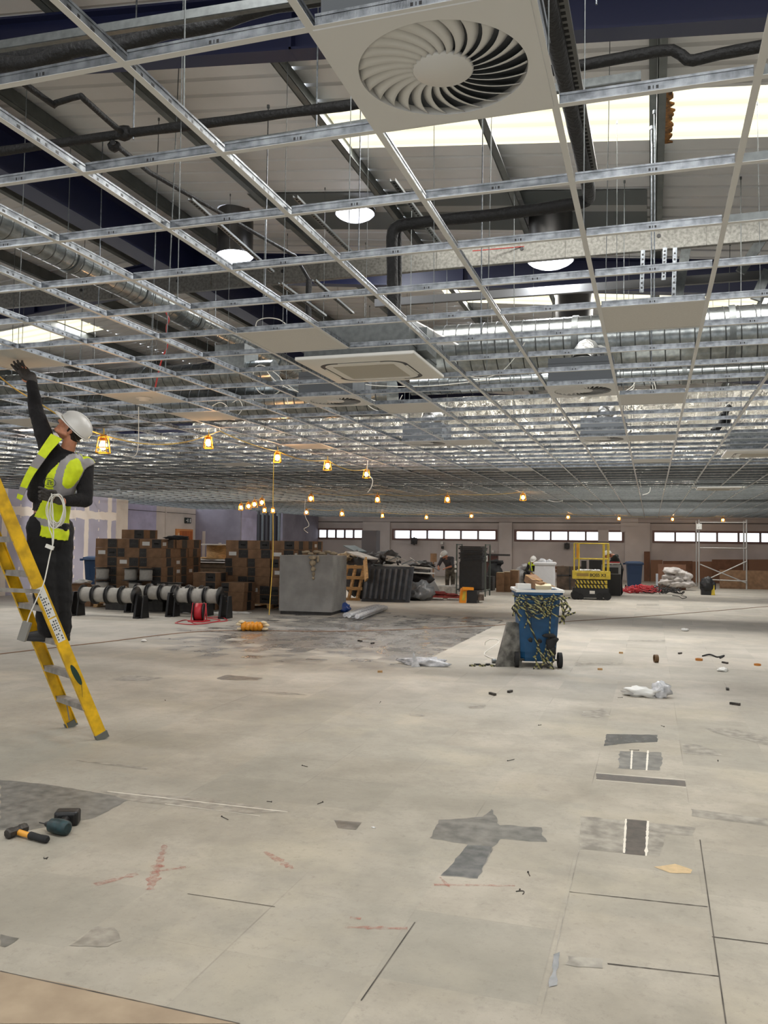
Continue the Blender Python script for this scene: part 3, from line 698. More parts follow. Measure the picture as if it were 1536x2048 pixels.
# ------------------------------------------------------------------ ceiling cassette units
def cassette(loc, label):
    t = thing('cassette_air_conditioner', label, 'air conditioner', loc)
    def rr(h, r, z, n=8):
        P = []
        for cx, cy, a0 in ((h-r, h-r, 0), (-h+r, h-r, pi/2), (-h+r, -h+r, pi), (h-r, -h+r, 3*pi/2)):
            P += [(cx+r*cos(a0+pi/2*k/n), cy+r*sin(a0+pi/2*k/n), z) for k in range(n+1)]
        return P
    b = MB(); b.rings([rr(.475, .01, .02), rr(.475, .01, 0), rr(.47, .012, -.006), rr(.36, .14, -.018), rr(.352, .135, -.018)], 0, False, False)
    b.rings([rr(.318, .11, -.018), rr(.31, .105, -.022), rr(.25, .02, -.022)], 0, False, False); b.rings([rr(.25, .02, -.022), rr(.25, .02, -.014)], 0, False, False)
    b.build('fascia_panel', white_pl, t)
    b = MB(); b.rings([rr(.352, .135, -.016), rr(.352, .135, .0), rr(.318, .11, .0), rr(.318, .11, -.016)], 0, False, False)
    b.add(rr(.352, .135, -.0175)+rr(.318, .11, -.0175), [(k, (k+1) % 36, 36+(k+1) % 36, 36+k) for k in range(36)], 0); b.build('air_slot', black_pl, t)
    for a in range(4):
        R = Matrix.Rotation(a*pi/2, 3, 'Z'); b = MB(); b.box(R @ Vector((0, .334, -.021)), (.34, .016, .004), R); b.build('air_flap', white_pl, t)
    b = MB(); b.bb((-.25, -.25, -.013), (.25, .25, -.010), 1)
    for k in range(25): y = -.24+k*.02; b.bb((-.25, y, -.02), (.25, y+.008, -.012), 0)
    b.build('intake_grille', [mat('beige_grille', (196, 190, 176), .6), mat('dim_filter', (110, 106, 98), .9)], t)
    b = MB(); b.bb((-.42, -.42, .02), (.42, .42, .30)); b.bb((-.425, -.425, .1), (.425, .425, .112)); b.build('casing', galv_dull, t)
    b = MB(); b.bb((.42, -.2, .08), (.5, .1, .26)); b.build('control_box', galv_dull, t)
    return t
c0 = cassette((GX(1)-.04, GY(8)+.08, GZ-.012), 'near square cassette air conditioner with beige grille, dark curved slots')
dup(c0, (GX(7), GY(20), GZ-.012), label='cassette air conditioner at the right edge of the ceiling')
dup(c0, (GX(7), GY(33), GZ-.012), label='far small cassette air conditioner on the right')

# ------------------------------------------------------------------ ducts
def duct_mat():
    m = bpy.data.materials.new('spiral_duct_steel'); m.use_nodes = True; N = NT(m); tc = N.n('TexCoord')
    c = N.mix(N.ramp(N.noise(tc.outputs['Object'], 18, 5), .35, .65), (122, 127, 128), (150, 154, 153)); N.l(c, N.b.inputs['Base Color'])
    N.b.inputs['Metallic'].default_value = .92; N.b.inputs['Roughness'].default_value = .24
    N.bump(N.noise(tc.outputs['Object'], 3, 2), .06, .02); return m
duct_m = duct_mat()
def spiral_duct(a, c, r, label, pitch=.14, n=36, joints=1.5):
    a = Vector(a); c = Vector(c); ax = (c-a).normalized(); L = (c-a).length; x = ax.orthogonal().normalized(); y = ax.cross(x)
    b = MB(a); prof = []
    steps = int(L/pitch)
    for k in range(steps+1):
        h = k*L/steps
        prof += [(r, h-.016), (r, h-.011), (r+.002, h), (r, h+.011), (r, h+.016)] if 0 < k < steps else [(r, h)]
    rs = []
    for rr_, h in prof:
        rs.append([a+ax*(h+pitch*.5*(i/n-.5)*(1 if 0 < h < L else 0))+(x*cos(2*pi*i/n)+y*sin(2*pi*i/n))*rr_ for i in range(n)])
    b.rings(rs, 0, True, True)
    for k in range(1, steps):
        h = k*L/steps; rs = []
        for off, rr_ in ((-.006, r+.001), (-.003, r+(.005 if r > .2 else .002)), (.003, r+(.005 if r > .2 else .002)), (.006, r+.001)):
            rs.append([a+ax*(h+off+pitch*.5*(i/n-.5))+(x*cos(2*pi*i/n)+y*sin(2*pi*i/n))*rr_ for i in range(n)])
        b.rings(rs, 2, False, False)
    h = joints
    while h < L-.3:
        b.cyl(a+ax*(h-.03), a+ax*(h+.03), r+.012, n=n, mi=1); h += joints
    return tag(b.build('round_duct', [duct_m, galv_dull, mat('duct_seam', (70, 72, 72), .5, .6)]), label, 'duct')
spiral_duct((-2.25, 8.95, 3.70), (9.8, 8.95, 3.70), .285, 'large bright spiral duct crossing the right half of the ceiling')
spiral_duct((-16.5, 10.4, 3.52), (-3.2, 10.4, 3.52), .27, 'large spiral duct crossing behind the worker at left', joints=2.2)
spiral_duct((-15.5, 9.8, 3.78), (-4.6, 9.8, 3.78), .15, 'thinner spiral duct with bright seams above the left duct', joints=3)
spiral_duct((-5.57, 1.0, 4.42), (-5.57, 12.6, 4.42), .145, 'long diagonal round duct running away at upper left', joints=1.2)
spiral_duct((-3.2, 11.3, 3.80), (9.8, 11.3, 3.80), .13, 'narrower duct behind the large bright one at right', joints=1.8)
p_ = at_y(430, 690, 9.6); q_ = at_y(488, 735, 9.6); b = MB(p_); b.bb((p_.x, 9.6, q_.z), (q_.x, 10, p_.z)); tag(b.build('duct_box', galv_dull), 'pale square duct box at the end of the thin left duct', 'duct box')
b = MB((-.6, 8.9, 4)); b.cyl((-.55, 8.95, 3.4), (-.5, 8.6, 3.28), .09, n=16); b.tube(smooth_path([(-.5, 8.6, 3.3), (-.47, 8.3, 3.42), (-.5, 8.0, 3.36)]), .09, 12)
tag(b.build('flexible_connector', mat('crinkled_foil_hose', (150, 150, 148), .35)), 'short crinkled flexible hose under the large duct', 'hose')

# foil-faced duct wall
def foil_mat():
    m = bpy.data.materials.new('crumpled_foil'); m.use_nodes = True; N = NT(m); tc = N.n('TexCoord')
    mp = N.n('Mapping'); mp.inputs['Scale'].default_value = (2.2, 2.2, .9); mp.inputs['Rotation'].default_value = (0, .35, 0); N.l(tc.outputs['Object'], mp.inputs[0])
    v = N.n('TexVoronoi', feature='DISTANCE_TO_EDGE'); v.inputs['Scale'].default_value = 3.2; N.l(mp.outputs[0], v.inputs['Vector'])
    N.b.inputs['Base Color'].default_value = (.74, .72, .66, 1); N.b.inputs['Metallic'].default_value = 1; N.b.inputs['Roughness'].default_value = .16
    h = N.math('ADD', N.math('MULTIPLY', v.outputs[0], 1.5), N.math('MULTIPLY', N.noise(mp.outputs[0], 7, 5, .6), 1.6)); N.bump(h, 1.0, .16); return m
foil = foil_mat()
def foil_wall(x0, x1, y, z0, z1, label, seed=0):
    b = MB(((x0+x1)/2, y, z0)); nx = int((x1-x0)/.09); nz = max(3, int((z1-z0)/.12)); vs = []
    for k in range(nz+1):
        for i in range(nx+1):
            x = x0+(x1-x0)*i/nx; z = z0+(z1-z0)*k/nz
            vs.append((x, y-.05+.085*noise.noise(Vector((x*2.5+z*1.2, z*3.1, seed)))+.03*noise.noise(Vector((x*9, z*7, seed))), z))
    b.add(vs, [(k*(nx+1)+i, k*(nx+1)+i+1, (k+1)*(nx+1)+i+1, (k+1)*(nx+1)+i) for k in range(nz) for i in range(nx)], 0, True)
    b.bb((x0, y+.03, z0), (x1, y+.8, z1), 0)
    return tag(b.build('foil_wrapped_duct', foil), label, 'duct')
foil_wall(-9.2, 9.5, 15.7, 3.10, 4.4, 'crumpled foil covered duct wall filling the ceiling void at right')
foil_wall(-16.8, -9.4, 15.4, 3.12, 3.85, 'strip of crumpled foil insulation behind the worker helmet', 3)
foil_wall(-16.8, 9.5, 19.4, 3.12, 4.2, 'second, dimmer foil covered duct farther back', 5)
foil_wall(-16.8, 9.5, 26.4, 3.12, 4.0, 'farthest foil covered duct above the distant grid', 8)

# ------------------------------------------------------------------ steelwork and brackets above the grid
def cbeam(a, c, h, d, m, label, name='channel_beam', holes=0):
    a = Vector(a); c = Vector(c); b = MB(a); b.bar(a, c, .006, h); 
    for s in (-1, 1): b.bar(a+Vector((0, d/2, s*h/2)), c+Vector((0, d/2, s*h/2)), d, .006)
    for k in range(holes):
        p = a.lerp(c, (k+.5)/holes); b.cyl(p+Vector((0, -.012, .03)), p+Vector((0, -.002, .03)), .022, n=12, mi=1)
        p = p+Vector((.0, 0, 0)); b.bar(p+Vector((.5, -.006, -h/2)), p+Vector((.5, -.006, h/2)), .006, .02, 0)
    return tag(b.build(name, [m, black_pl]), label, 'beam')
cbeam((-16, 9.8, 5.03), (8.5, 9.8, 5.05), .24, .06, mat('spangled_galvanised', (126, 125, 120), .48, .65, c2=(98, 97, 92), nscale=30), 'heavy galvanised channel beam crossing the whole ceiling void', holes=16)
cbeam((-3.6, 10.8, 4.87), (6, 10.8, 4.82), .1, .05, mat('dark_angle', (92, 92, 92), .5, .6), 'thin dark steel angle below the second navy rafter', 'angle_beam')
cbeam(at_y(-40, 96, 3.6), at_y(640, -14, 3.6), .045, .03, galv_dull, 'pale galvanised rail at the top left corner', 'channel_rail')
cbeam(at_y(250, 322, 5.35), at_y(735, 244, 5.35), .045, .03, galv_dull, 'pale galvanised channel under the black pipe near the diffuser', 'channel_rail')
cbeam(at_y(1105, 176, 5.3), at_y(1282, 150, 5.3), .05, .03, galv_dull, 'short pale channel offcut right of the swirl diffuser', 'channel_rail')
def strut(p, q, label, w=.041, m=galv_dull):
    p = Vector(p); q = Vector(q); b = MB(p); L = (q-p).length; d = (q-p).normalized(); sd = d.cross(ZZ); 
    if sd.length < .01: sd = Vector((1, 0, 0))
    sd.normalize(); upv = sd.cross(d)
    b.bar(p, q, w, .003); b.bar(p+sd*w/2+upv*.01, q+sd*w/2+upv*.01, .003, .022); b.bar(p-sd*w/2+upv*.01, q-sd*w/2+upv*.01, .003, .022)
    k = .04
    while k < L-.03:
        c = p+d*k-upv*.002; b.bar(c-d*.012, c+d*.012, w*.38, .003, 1); k += .05
    return tag(b.build('slotted_strut', [m, mat('slot_shadow', (14, 14, 15), .9)]), label, 'strut')
dstrut = mat('dark_strut', (96, 96, 94), .5, .6)
strut(at_z(1120, -10, 4.18), at_z(1187, 352, 4.18), 'dark slotted channel beside the black pipe right of the diffuser', .06, dstrut)
strut(at_z(590, 395, 4.6), at_z(706, 510, 4.6), 'slotted strut left of the middle glowing dome')
strut(at_z(785, 362, 4.3), at_z(880, 490, 4.3), 'slotted strut crossing behind the elbow of the black pipe')
strut(at_z(380, 400, 4.6), at_z(545, 545, 4.6), 'long slotted strut beside the left tube light')
strut(at_z(560, 568, 4.3), at_z(650, 633, 4.3), 'short slotted strut below the middle dome, left one')
strut(at_z(628, 562, 4.3), at_z(705, 628, 4.3), 'short slotted strut below the middle dome, right one')
for px, y0, y1, lab in [(1286, 500, 585, 'short slotted hanger strap, leftmost of three on the channel beam'), (1330, 495, 560, 'wide hanger bracket under the channel beam'), (1350, 495, 600, 'long slotted hanger strap under the channel beam')]:
    p = at_y(px, y0, 9.7); q = at_y(px-3, y1, 9.7); b = MB(p); b.bar(p, q, .045, .004, up=Vector((0, 1, 0)))
    for k in range(1, 9): c = p.lerp(q, k/9); b.box(c+Vector((0, -.004, 0)), (.02, .004, .018), None, 1)
    tag(b.build('hanger_strap', [galv, black_pl]), lab, 'strap')
for (a_, c_), lab in zip([((1372, 498), (1355, 600)), ((1530, 470), (1480, 545)), ((1536, 540), (1510, 600))], ['slanting galvanised brace behind the hanger straps', 'slanting brace at the right edge, upper one', 'slanting brace at the right edge, lower one']):
    p = at_y(*a_, 10.6); q = at_y(*c_, 10.6); b = MB(p); b.bar(p, q, .11, .05, up=Vector((0, 1, 0))); tag(b.build('steel_brace', galv_dull), lab, 'brace')

rust = mat('rusty_sealant', (112, 74, 34), .9, noise_amt=.4, nscale=20)
b = MB((.17, 8.2, purlin_z(.1)+.1)); r_ = random.Random(3); z_ = purlin_z(.12)+.18; n = 26
L = [Vector((.10, 7.7+1.05*i/n, z_)) for i in range(n+1)]; R_ = [Vector((.15+.06*r_.random(), 7.7+1.05*i/n, z_)) for i in range(n+1)]
b.prism(L+R_[::-1], (0, 0, .02)); tag(b.build('rusty_sealant', rust), 'ragged rusty edge beside the purlin under the bright rooflight at right', 'rust strip')
# tube lights: silver pipes with glowing domes
dome_m = mat('glowing_dome', (236, 240, 255), .3, emit=9)
def tube_light(px, py, Z, r, label, top=None):
    p = at_d(px, py, Z); t = thing('tube_skylight', label, 'tube light', p)
    tz = roof_z(p.x)-p.z
    b = MB(); b.cyl((0, 0, .02), (0, 0, tz), r*.94, n=36, mi=0, caps=False); b.cyl((0, 0, 0), (0, 0, .05), r, n=36, mi=0, caps=False)
    b.build('silver_tube', mat('polished_tube', (112, 111, 110), .36, .9), t)
    b = MB(); b.lathe([(0, -.09), (r*.3, -.085), (r*.6, -.065), (r*.85, -.03), (r*.97, 0), (r*.9, .01), (0, .01)], (0, 0, 0), ZZ, 36); b.build('dome', dome_m, t)
    l = bpy.data.lights.new('dome_light', 'AREA'); l.shape = 'DISK'; l.size = r*2; l.energy = 60; l.color = (.93, .96, 1)
    o = bpy.data.objects.new('dome_light', l); scene.collection.objects.link(o); o.parent = t; o.location = (0, 0, -.1)
tube_light(470, 512, 11.9, .265, 'left silver tube light with glowing white dome')
tube_light(710, 428, 11.2, .265, 'middle glowing white dome high near the roof')
tube_light(1101, 522, 10.6, .29, 'right silver tube light with glowing dome below the black pipe')
tube_light(1148, 650, 13.3, .31, 'farther dark tube light half hidden by the large spiral duct')

# ------------------------------------------------------------------ black insulated pipes
def pipe(pts, r, label, m=black_foam, name='insulated_pipe', n=12, k=5, rough=.12):
    P = smooth_path(pts, k); b = MB(P[0]); rr_ = [r*(1+rough*noise.noise(p*6)) for p in P]
    b.tube(P, rr_, n); o = b.build(name, m); return tag(o, label, 'pipe')
def dens(pts, step=.12):
    out = [Vector(pts[0])]
    for a, c in zip(pts[:-1], pts[1:]):
        a, c = Vector(a), Vector(c); n = max(1, int((c-a).length/step)); out += [a.lerp(c, i/n) for i in range(1, n+1)]
    return out
Y1 = 5.0
pipe(dens([at_y(-60, 312, Y1), at_y(0, 303, Y1), at_y(245, 268, Y1), at_y(700, 210, Y1), at_y(1105, 141, Y1), at_y(1330, 100, Y1)])[:-1]+[at_y(1345, 100, Y1), at_y(1375, 120, Y1), at_y(1400, 118, Y1)]+dens([at_y(1440, 108, Y1), at_y(1570, 84, Y1)]), .033, 'long black insulated pipe crossing above the diffuser, with a kink at right', k=2)
pipe([at_y(45, 165, 4.1), at_y(105, 208, 4.4), at_y(112, 206, 4.4), at_y(158, 193, 4.4), at_y(168, 198, 4.4), at_y(215, 240, 4.75), at_y(248, 268, 5.0)], .02, 'thin black branch pipe with a step at upper left', k=3)
pipe(dens([at_y(225, 285, 5.0), at_y(300, 345, 5.9), at_y(590, 512, 9.3), at_y(618, 560, 9.3)]), .02, 'thin black branch pipe running away from the long black pipe', k=2)
pipe([at_y(618, 560, 9.3), at_y(617, 600, 9.3), at_y(617, 650, 9.3)], .035, 'short black vertical pipe drop in mid ceiling')
b = MB(at_y(248, 268, 5)); b.blob(at_y(248, 266, 5), (.07, .05, .055), 1); b.blob(at_y(228, 292, 5.05), (.05, .04, .04), 2); tag(b.build('pipe_joint_wrap', black_foam), 'lumpy black wrapping where the branch pipes join', 'pipe joint')
for dz, dy, lab in ((0, 0, 'thick black pipe bundle at top left, lower one'), (.07, .05, 'thick black pipe bundle at top left, upper one')):
    P = dens([at_y(-80, 150, 3.95), at_y(0, 132, 3.95), at_y(300, 76, 3.95), at_y(590, 5, 3.95), at_y(800, -50, 3.95)], .1)
    pipe([p+Vector((0, dy, dz+.015*sin(i*1.1))) for i, p in enumerate(P)], .042, lab, k=2, rough=.3)
AY = 6.4
E1 = at_y(1172, 404, AY)
A4 = [Vector((E1.x, 1.5, E1.z+.02)), Vector((E1.x, 3, E1.z+.02)), Vector((E1.x, 4.5, E1.z+.01)), Vector((E1.x, 6.2, E1.z))]
a_ = at_z(1090, -20, E1.z); c_ = at_z(1176, 372, E1.z)
pipe([a_+(a_-c_)*.1]+dens([a_, c_])+[at_y(1178, 396, AY), at_y(1165, 404, AY)]+dens([at_y(1140, 409, AY), at_y(1080, 418, AY), at_y(985, 430, AY), at_y(870, 441, AY), at_y(810, 449, AY)])+
     [at_y(790, 456, AY), at_y(784, 475, AY)]+dens([at_y(784, 500, AY), at_y(786, 640, AY)]), .047, 'thick black insulated pipe with two elbows feeding the near cassette unit', k=2, rough=.1)
pipe([at_y(800, 448, AY+.15), at_y(797, 475, AY+.1), at_y(797, 560, AY+.1), at_y(795, 640, AY), at_y(800, 655, AY-.05), at_y(806, 668, AY-.1)], .026, 'thin black pipe beside the thick drop at the near cassette')
pipe([at_y(772, 640, AY), at_y(772, 660, AY), at_y(785, 672, AY), at_y(800, 668, AY)], .018, 'black drain hose looping over the near cassette')

# ------------------------------------------------------------------ loose white cables
def cable(pts, r, label, m=white_cable, name='cable', k=8, cat='cable', group=None):
    P = smooth_path(pts, k); b = MB(P[0]); b.tube(P, r, 5); return tag(b.build(name, m), label, cat, group)
def cz(L, z0=3.03, z1=None):
    z1 = z0 if z1 is None else z1
    return [at_z(p[0], p[1], z0+(z1-z0)*i/max(1, len(L)-1)) for i, p in enumerate(L)]
def cd(L, Z):
    P = [at_d(p[0], p[1], Z) for p in L]
    if max(p.z for p in P) < 3.02 and Z < 40:      # tie it to the grid above
        k = 0 if P[0].z >= P[-1].z else -1; q = P[k].copy(); q.z = 3.02
        P = [q]+P if k == 0 else P+[q]
    return P
for L, Z, lab in [
    ([(511, 658), (515, 642), (535, 636), (560, 640), (578, 655)], 7.6, 'white cable hoop standing up behind the pale tile'),
    ([(505, 760), (510, 735), (528, 732), (560, 755), (565, 775), (545, 790), (520, 785), (506, 765)], 9.0, 'white cable loop hanging left of the near cassette'),
    ([(530, 738), (555, 765), (600, 785), (660, 795), (700, 780), (720, 785)], 9.2, 'white cable sagging under the near cassette, upper'),
    ([(560, 758), (590, 780), (640, 805), (690, 795), (716, 784)], 9.0, 'white cable sagging below the cassette, middle'),
    ([(500, 790), (520, 815), (560, 818), (600, 810), (650, 800), (670, 780)], 9.4, 'white cable running along the grid left of the swirl plate'),
    ([(572, 778), (578, 812), (600, 816)], 9.0, 'short white cable tail near the left swirl plate'),
    ([(720, 785), (735, 810), (760, 822), (790, 812), (805, 790)], 9.6, 'white cable bowl shape below the cassette at right'),
    ([(730, 795), (790, 812), (850, 806), (900, 815), (930, 822)], 10.5, 'thin white cable running right from the cassette'),
    ([(890, 720), (920, 745), (960, 756), (1000, 745), (1030, 715), (1050, 685)], 8.0, 'long white cable drooping in front of the large duct'),
    ([(700, 764), (760, 772), (860, 772), (960, 762), (1010, 758)], 8.4, 'white cable stretched behind the near cassette toward the right'),
    ([(1088, 768), (1110, 790), (1145, 795), (1190, 785), (1225, 760)], 8.8, 'white cable drooping under the right swirl box'),
    ([(1240, 788), (1262, 775), (1275, 760), (1295, 757), (1308, 765), (1312, 785)], 9.5, 'white cable coil above the right blank tile'),
    ([(1245, 786), (1266, 778), (1270, 764), (1290, 760), (1304, 770), (1306, 786)], 9.7, 'second turn of white cable above the right blank tile'),
    ([(776, 866), (795, 880), (820, 888), (840, 880), (850, 870)], 12, 'white cable loop in the middle distance'),
    ([(1180, 876), (1205, 886), (1230, 880), (1248, 866)], 13, 'white cable drooping at the far right swirl box'),
    ([(516, 872), (525, 862), (535, 866), (530, 876), (518, 878)], 12, 'tiny white cable coil above the work lights'),
    ([(450, 812), (460, 825), (475, 830), (485, 815), (478, 800), (465, 805)], 10, 'white cable coil left of the swirl plates'),
    ([(420, 815), (440, 805), (455, 815), (450, 835), (470, 840)], 10.2, 'curly white cable beside the orange-lit tile'),
    ([(1262, 960), (1262, 945), (1275, 938), (1290, 936)], 18, 'white cable hooking down at the far right grid'),
    ([(1282, 975), (1280, 955), (1290, 940), (1310, 942)], 18, 'second white cable hook at the far right grid'),
    ([(1385, 965), (1400, 972), (1420, 968), (1440, 955)], 20, 'white cable swag in the far right ceiling'),
    ([(1285, 990), (1298, 985), (1300, 972), (1290, 966)], 20, 'white cable curl hanging in the far grid'),
    ([(735, 945), (745, 960), (742, 975), (735, 985)], 14.5, 'white cable tail hanging by the fifth work light'),
    ([(610, 1030), (618, 1050), (608, 1058), (616, 1066)], 28, 'white wire hanging in front of the bare studs'),
    ([(1080, 985), (1095, 1000), (1120, 1003), (1135, 990)], 26, 'white swag beyond the far lights'),
    ([(1125, 1005), (1128, 990), (1150, 992), (1185, 1010)], 26, 'white cable arch near the far lights'),
    ([(235, 905), (255, 912), (275, 902)], 9, 'grey white loop behind the first work light')]:
    cable(cd(L, Z), .0045 if Z < 12 else .008, lab)
redm = mat('red_cable', (170, 40, 34), .5)
cable(cd([(332, 625), (338, 640), (333, 655), (335, 690), (325, 715), (318, 740), (310, 778)], 8.2), .008, 'red cable hanging down through the grid at upper left', redm)
cable(cd([(945, 502), (1100, 488), (1300, 465), (1536, 432)], 9.9), .006, 'thin red cable lying along the galvanised channel beam', redm)
for L, Z, lab in [([(1440, 830), (1455, 838), (1450, 852)], 13, 'black strap hanging before the foil at right'), ([(1425, 862), (1440, 850), (1452, 822), (1460, 812)], 13, 'black hose end before the foil at right')]:
    cable(cd(L, Z), .05, lab, black_foam, 'hose', cat='hose')

# ------------------------------------------------------------------ caged work lights on festoon cable
bulb_m = mat('glowing_bulb', (255, 196, 110), .3, emit=60)
cage_m = mat('yellow_cage_plastic', (236, 170, 30), .4, emit=0)
wl = thing('work_light', 'caged orange work light nearest the camera, beside the worker', 'work light', (0, 0, 0), group='caged work lights')
b = MB(); b.cyl((0, 0, .0), (0, 0, -.055), .03, .034, n=12); b.build('lamp_holder', mat('amber_holder', (190, 120, 20), .5), wl)
b = MB(); b.lathe([(.012, -.05), (.028, -.075), (.034, -.1), (.026, -.125), (0, -.136)], (0, 0, 0), ZZ, 14); b.build('bulb', bulb_m, wl)
b = MB()
for k in range(4):
    a = pi/4+k*pi/2; b.tube([(cos(a)*.045, sin(a)*.045, -.02), (cos(a)*.068, sin(a)*.068, -.16)], .0055, 6)
for z, r in ((-.02, .045), (-.16, .068), (-.115, .06)): b.tube([(cos(pi/4+k*pi/2)*r, sin(pi/4+k*pi/2)*r, z) for k in range(4)], .0055, 6, closed=True)
b.build('cage', cage_m, wl)
b = MB(); b.tube([(0, 0, -.005), (.004, 0, .03), (0, 0, .06)], .006, 6); b.build('flex_tail', mat('yellow_flex', (206, 170, 70), .5), wl)
l = bpy.data.lights.new('bulb_light', 'POINT'); l.energy = 30; l.color = (1, .52, .24); l.shadow_soft_size = .05
lo = bpy.data.objects.new('bulb_light', l); scene.collection.objects.link(lo); lo.parent = wl; lo.location = (0, 0, -.09)
WLS = [((207, 870), 7.6, 0), ((417, 870), 10.2, 0), ((555, 902), 11.9, 0), ((655, 920), 13.2, 0), ((733, 938), 14.8, 0),
       ((622, 988), 22, 1), ((755, 990), 22, 1), ((895, 990), 22, 1), ((1046, 986), 22, 1),
       ((613, 1018), 30, 2), ((684, 1021), 30, 2), ((765, 1026), 36, 2), ((853, 1029), 36, 2), ((943, 1024), 36, 2), ((1136, 1024), 36, 2), ((1238, 1029), 37, 2), ((1345, 1024), 37, 2), ((1446, 1025), 37, 2),
       ((482, 1007), 25, 3), ((497, 1004), 24, 3), ((509, 1000), 23, 3), ((524, 996), 22, 3), ((529, 1013), 27, 3), ((546, 1014), 28, 3)]
LAB = {0: ['caged orange work light nearest the camera, beside the worker', 'second caged work light from the worker, above the box stacks', 'third caged work light in the diagonal string', 'fourth caged work light in the diagonal string', 'fifth caged work light, last and smallest of the diagonal string']}
wpos = []
for k, ((px, py), Z, g) in enumerate(WLS):
    p = at_d(px, py, Z)
    if p.z > 2.97: p.z = 2.95
    o = wl if k == 0 else dup(wl, p, rz=.3*k)
    o.location = p; wpos.append(p)
    if k == 0: o.rotation_euler = (0, 0, .25)
    s = 1 if Z < 16 else 1.25; o.scale = (s,)*3
    if g == 0: o['label'] = LAB[0][k]; o['group'] = 'near diagonal string of work lights'
    else:
        o['label'] = {1: 'small caged work light in the middle row across the hall', 2: 'tiny caged work light in the far row under the ceiling edge', 3: 'caged work light in the tight cluster over the left stacks'}[g]
        o['group'] = {1: 'middle row work lights', 2: 'far row work lights', 3: 'clustered work lights'}[g]
yel_cable = mat('yellow_flex', (206, 170, 70), .5)
def swag(a, c, sag, label, m=yel_cable, r=.006):
    a = Vector(a); c = Vector(c); cable([a.lerp(c, i/8)-Vector((0, 0, sag*4*(i/8)*(1-i/8))) for i in range(9)], r, label, m, 'festoon_cable', 2, 'cable')
swag(at_d(-10, 745, 6.6), at_d(70, 800, 7.2), .02, 'yellow festoon cable coming in at the left edge')
swag(at_d(70, 800, 7.2), wpos[0], .03, 'yellow festoon cable behind the worker')
mid = at_d(440, 862, 9.6)
swag(wpos[0], wpos[1], .1, 'yellow cable between the first and second work lights')
swag(wpos[1], mid, .0, 'yellow cable rising beside the second work light'); swag(mid, wpos[2], .03, 'yellow cable to the third work light')
swag(wpos[2], wpos[3], .06, 'yellow cable between third and fourth work lights'); swag(wpos[3], wpos[4], .08, 'yellow cable between fourth and fifth work lights')
for row in ((5, 6, 7, 8), (9, 10, 11, 12, 13, 14, 15, 16, 17), (18, 19, 20, 21)):
    for a1, a2 in zip(row[:-1], row[1:]): swag(wpos[a1]+Vector((0, 0, .03)), wpos[a2]+Vector((0, 0, .03)), .05, 'thin yellow festoon cable between the small far work lights', r=.005); scene.objects[-1]['group'] = 'far festoon cables'
a_ = at_d(547, 935, 14.5)
cable([Vector((a_.x, a_.y, 3.0)), at_d(546, 1000, 14.5), at_d(546, 1100, 14.5), at_d(543, 1160, 14.5), at_d(538, 1230, 14.5)], .007, 'yellow cable hanging straight from the ceiling beside the grey block', yel_cable)
# ------------------------------------------------------------------ ladder
def L_(p): return p
ladder_base = Vector((-4.43, 5.95, 0))
rung_dir = Vector((-.875, .484, 0)).normalized()
lean = Vector((-.484, -.875, 0)).normalized()*.43
def lad(t, s): return ladder_base+rung_dir*s+(lean+ZZ)*t      # t height, s across
ladder = thing('step_ladder', 'tall yellow stepladder with grey rungs the worker stands on', 'ladder', ladder_base)
grey_alu = mat('dusty_aluminium', (150, 146, 140), .5, .5, noise_amt=.15, nscale=12)
TOP = 2.35
du = (lean+ZZ).normalized(); nrm = du.cross(rung_dir).normalized()
for s, sg in ((-.28, -1), (.28, 1)):
    b = MB(ladder_base)
    k = 1+.12
    a_, c_ = lad(.02, s*1.05), lad(TOP, s*.8)
    b.bar(a_, c_, .008, .088, up=nrm); b.bar(a_-rung_dir*sg*.012+nrm*.042, c_-rung_dir*sg*.012+nrm*.042, .03, .006, up=nrm); b.bar(a_-rung_dir*sg*.012-nrm*.042, c_-rung_dir*sg*.012-nrm*.042, .03, .006, up=nrm)
    b.build('side_rail', yellow_grp, ladder, 'yellow fibreglass side rail')
    b = MB(ladder_base); b.bar(lad(0, s*1.05)-du*.0, lad(.05, s*1.05), .036, .1, up=nrm); b.build('foot', mat('grey_foot', (96, 98, 92), .7), ladder)
step_pos = []
for k in range(8):
    t = .27+.265*k; w_ = .28*(1.05-.25*t/TOP); b = MB(ladder_base)
    a_, c_ = lad(t, -w_), lad(t, w_); step_pos.append((a_, c_))
    b.bar(a_, c_, .075, .022); b.bar(a_-ZZ*.018+lean*.08, c_-ZZ*.018+lean*.08, .006, .03); b.build('step', grey_alu, ladder)
b = MB(ladder_base); b.bar(lad(.25, -.285)-lean*.1, lad(.06, -.29), .004, .012); b.bar(lad(.25, -.1), lad(.06, -.285), .012, .004); b.bar(lad(.25, .285)-lean*.1, lad(.06, .29), .004, .012); b.build('corner_brace', grey_alu, ladder)
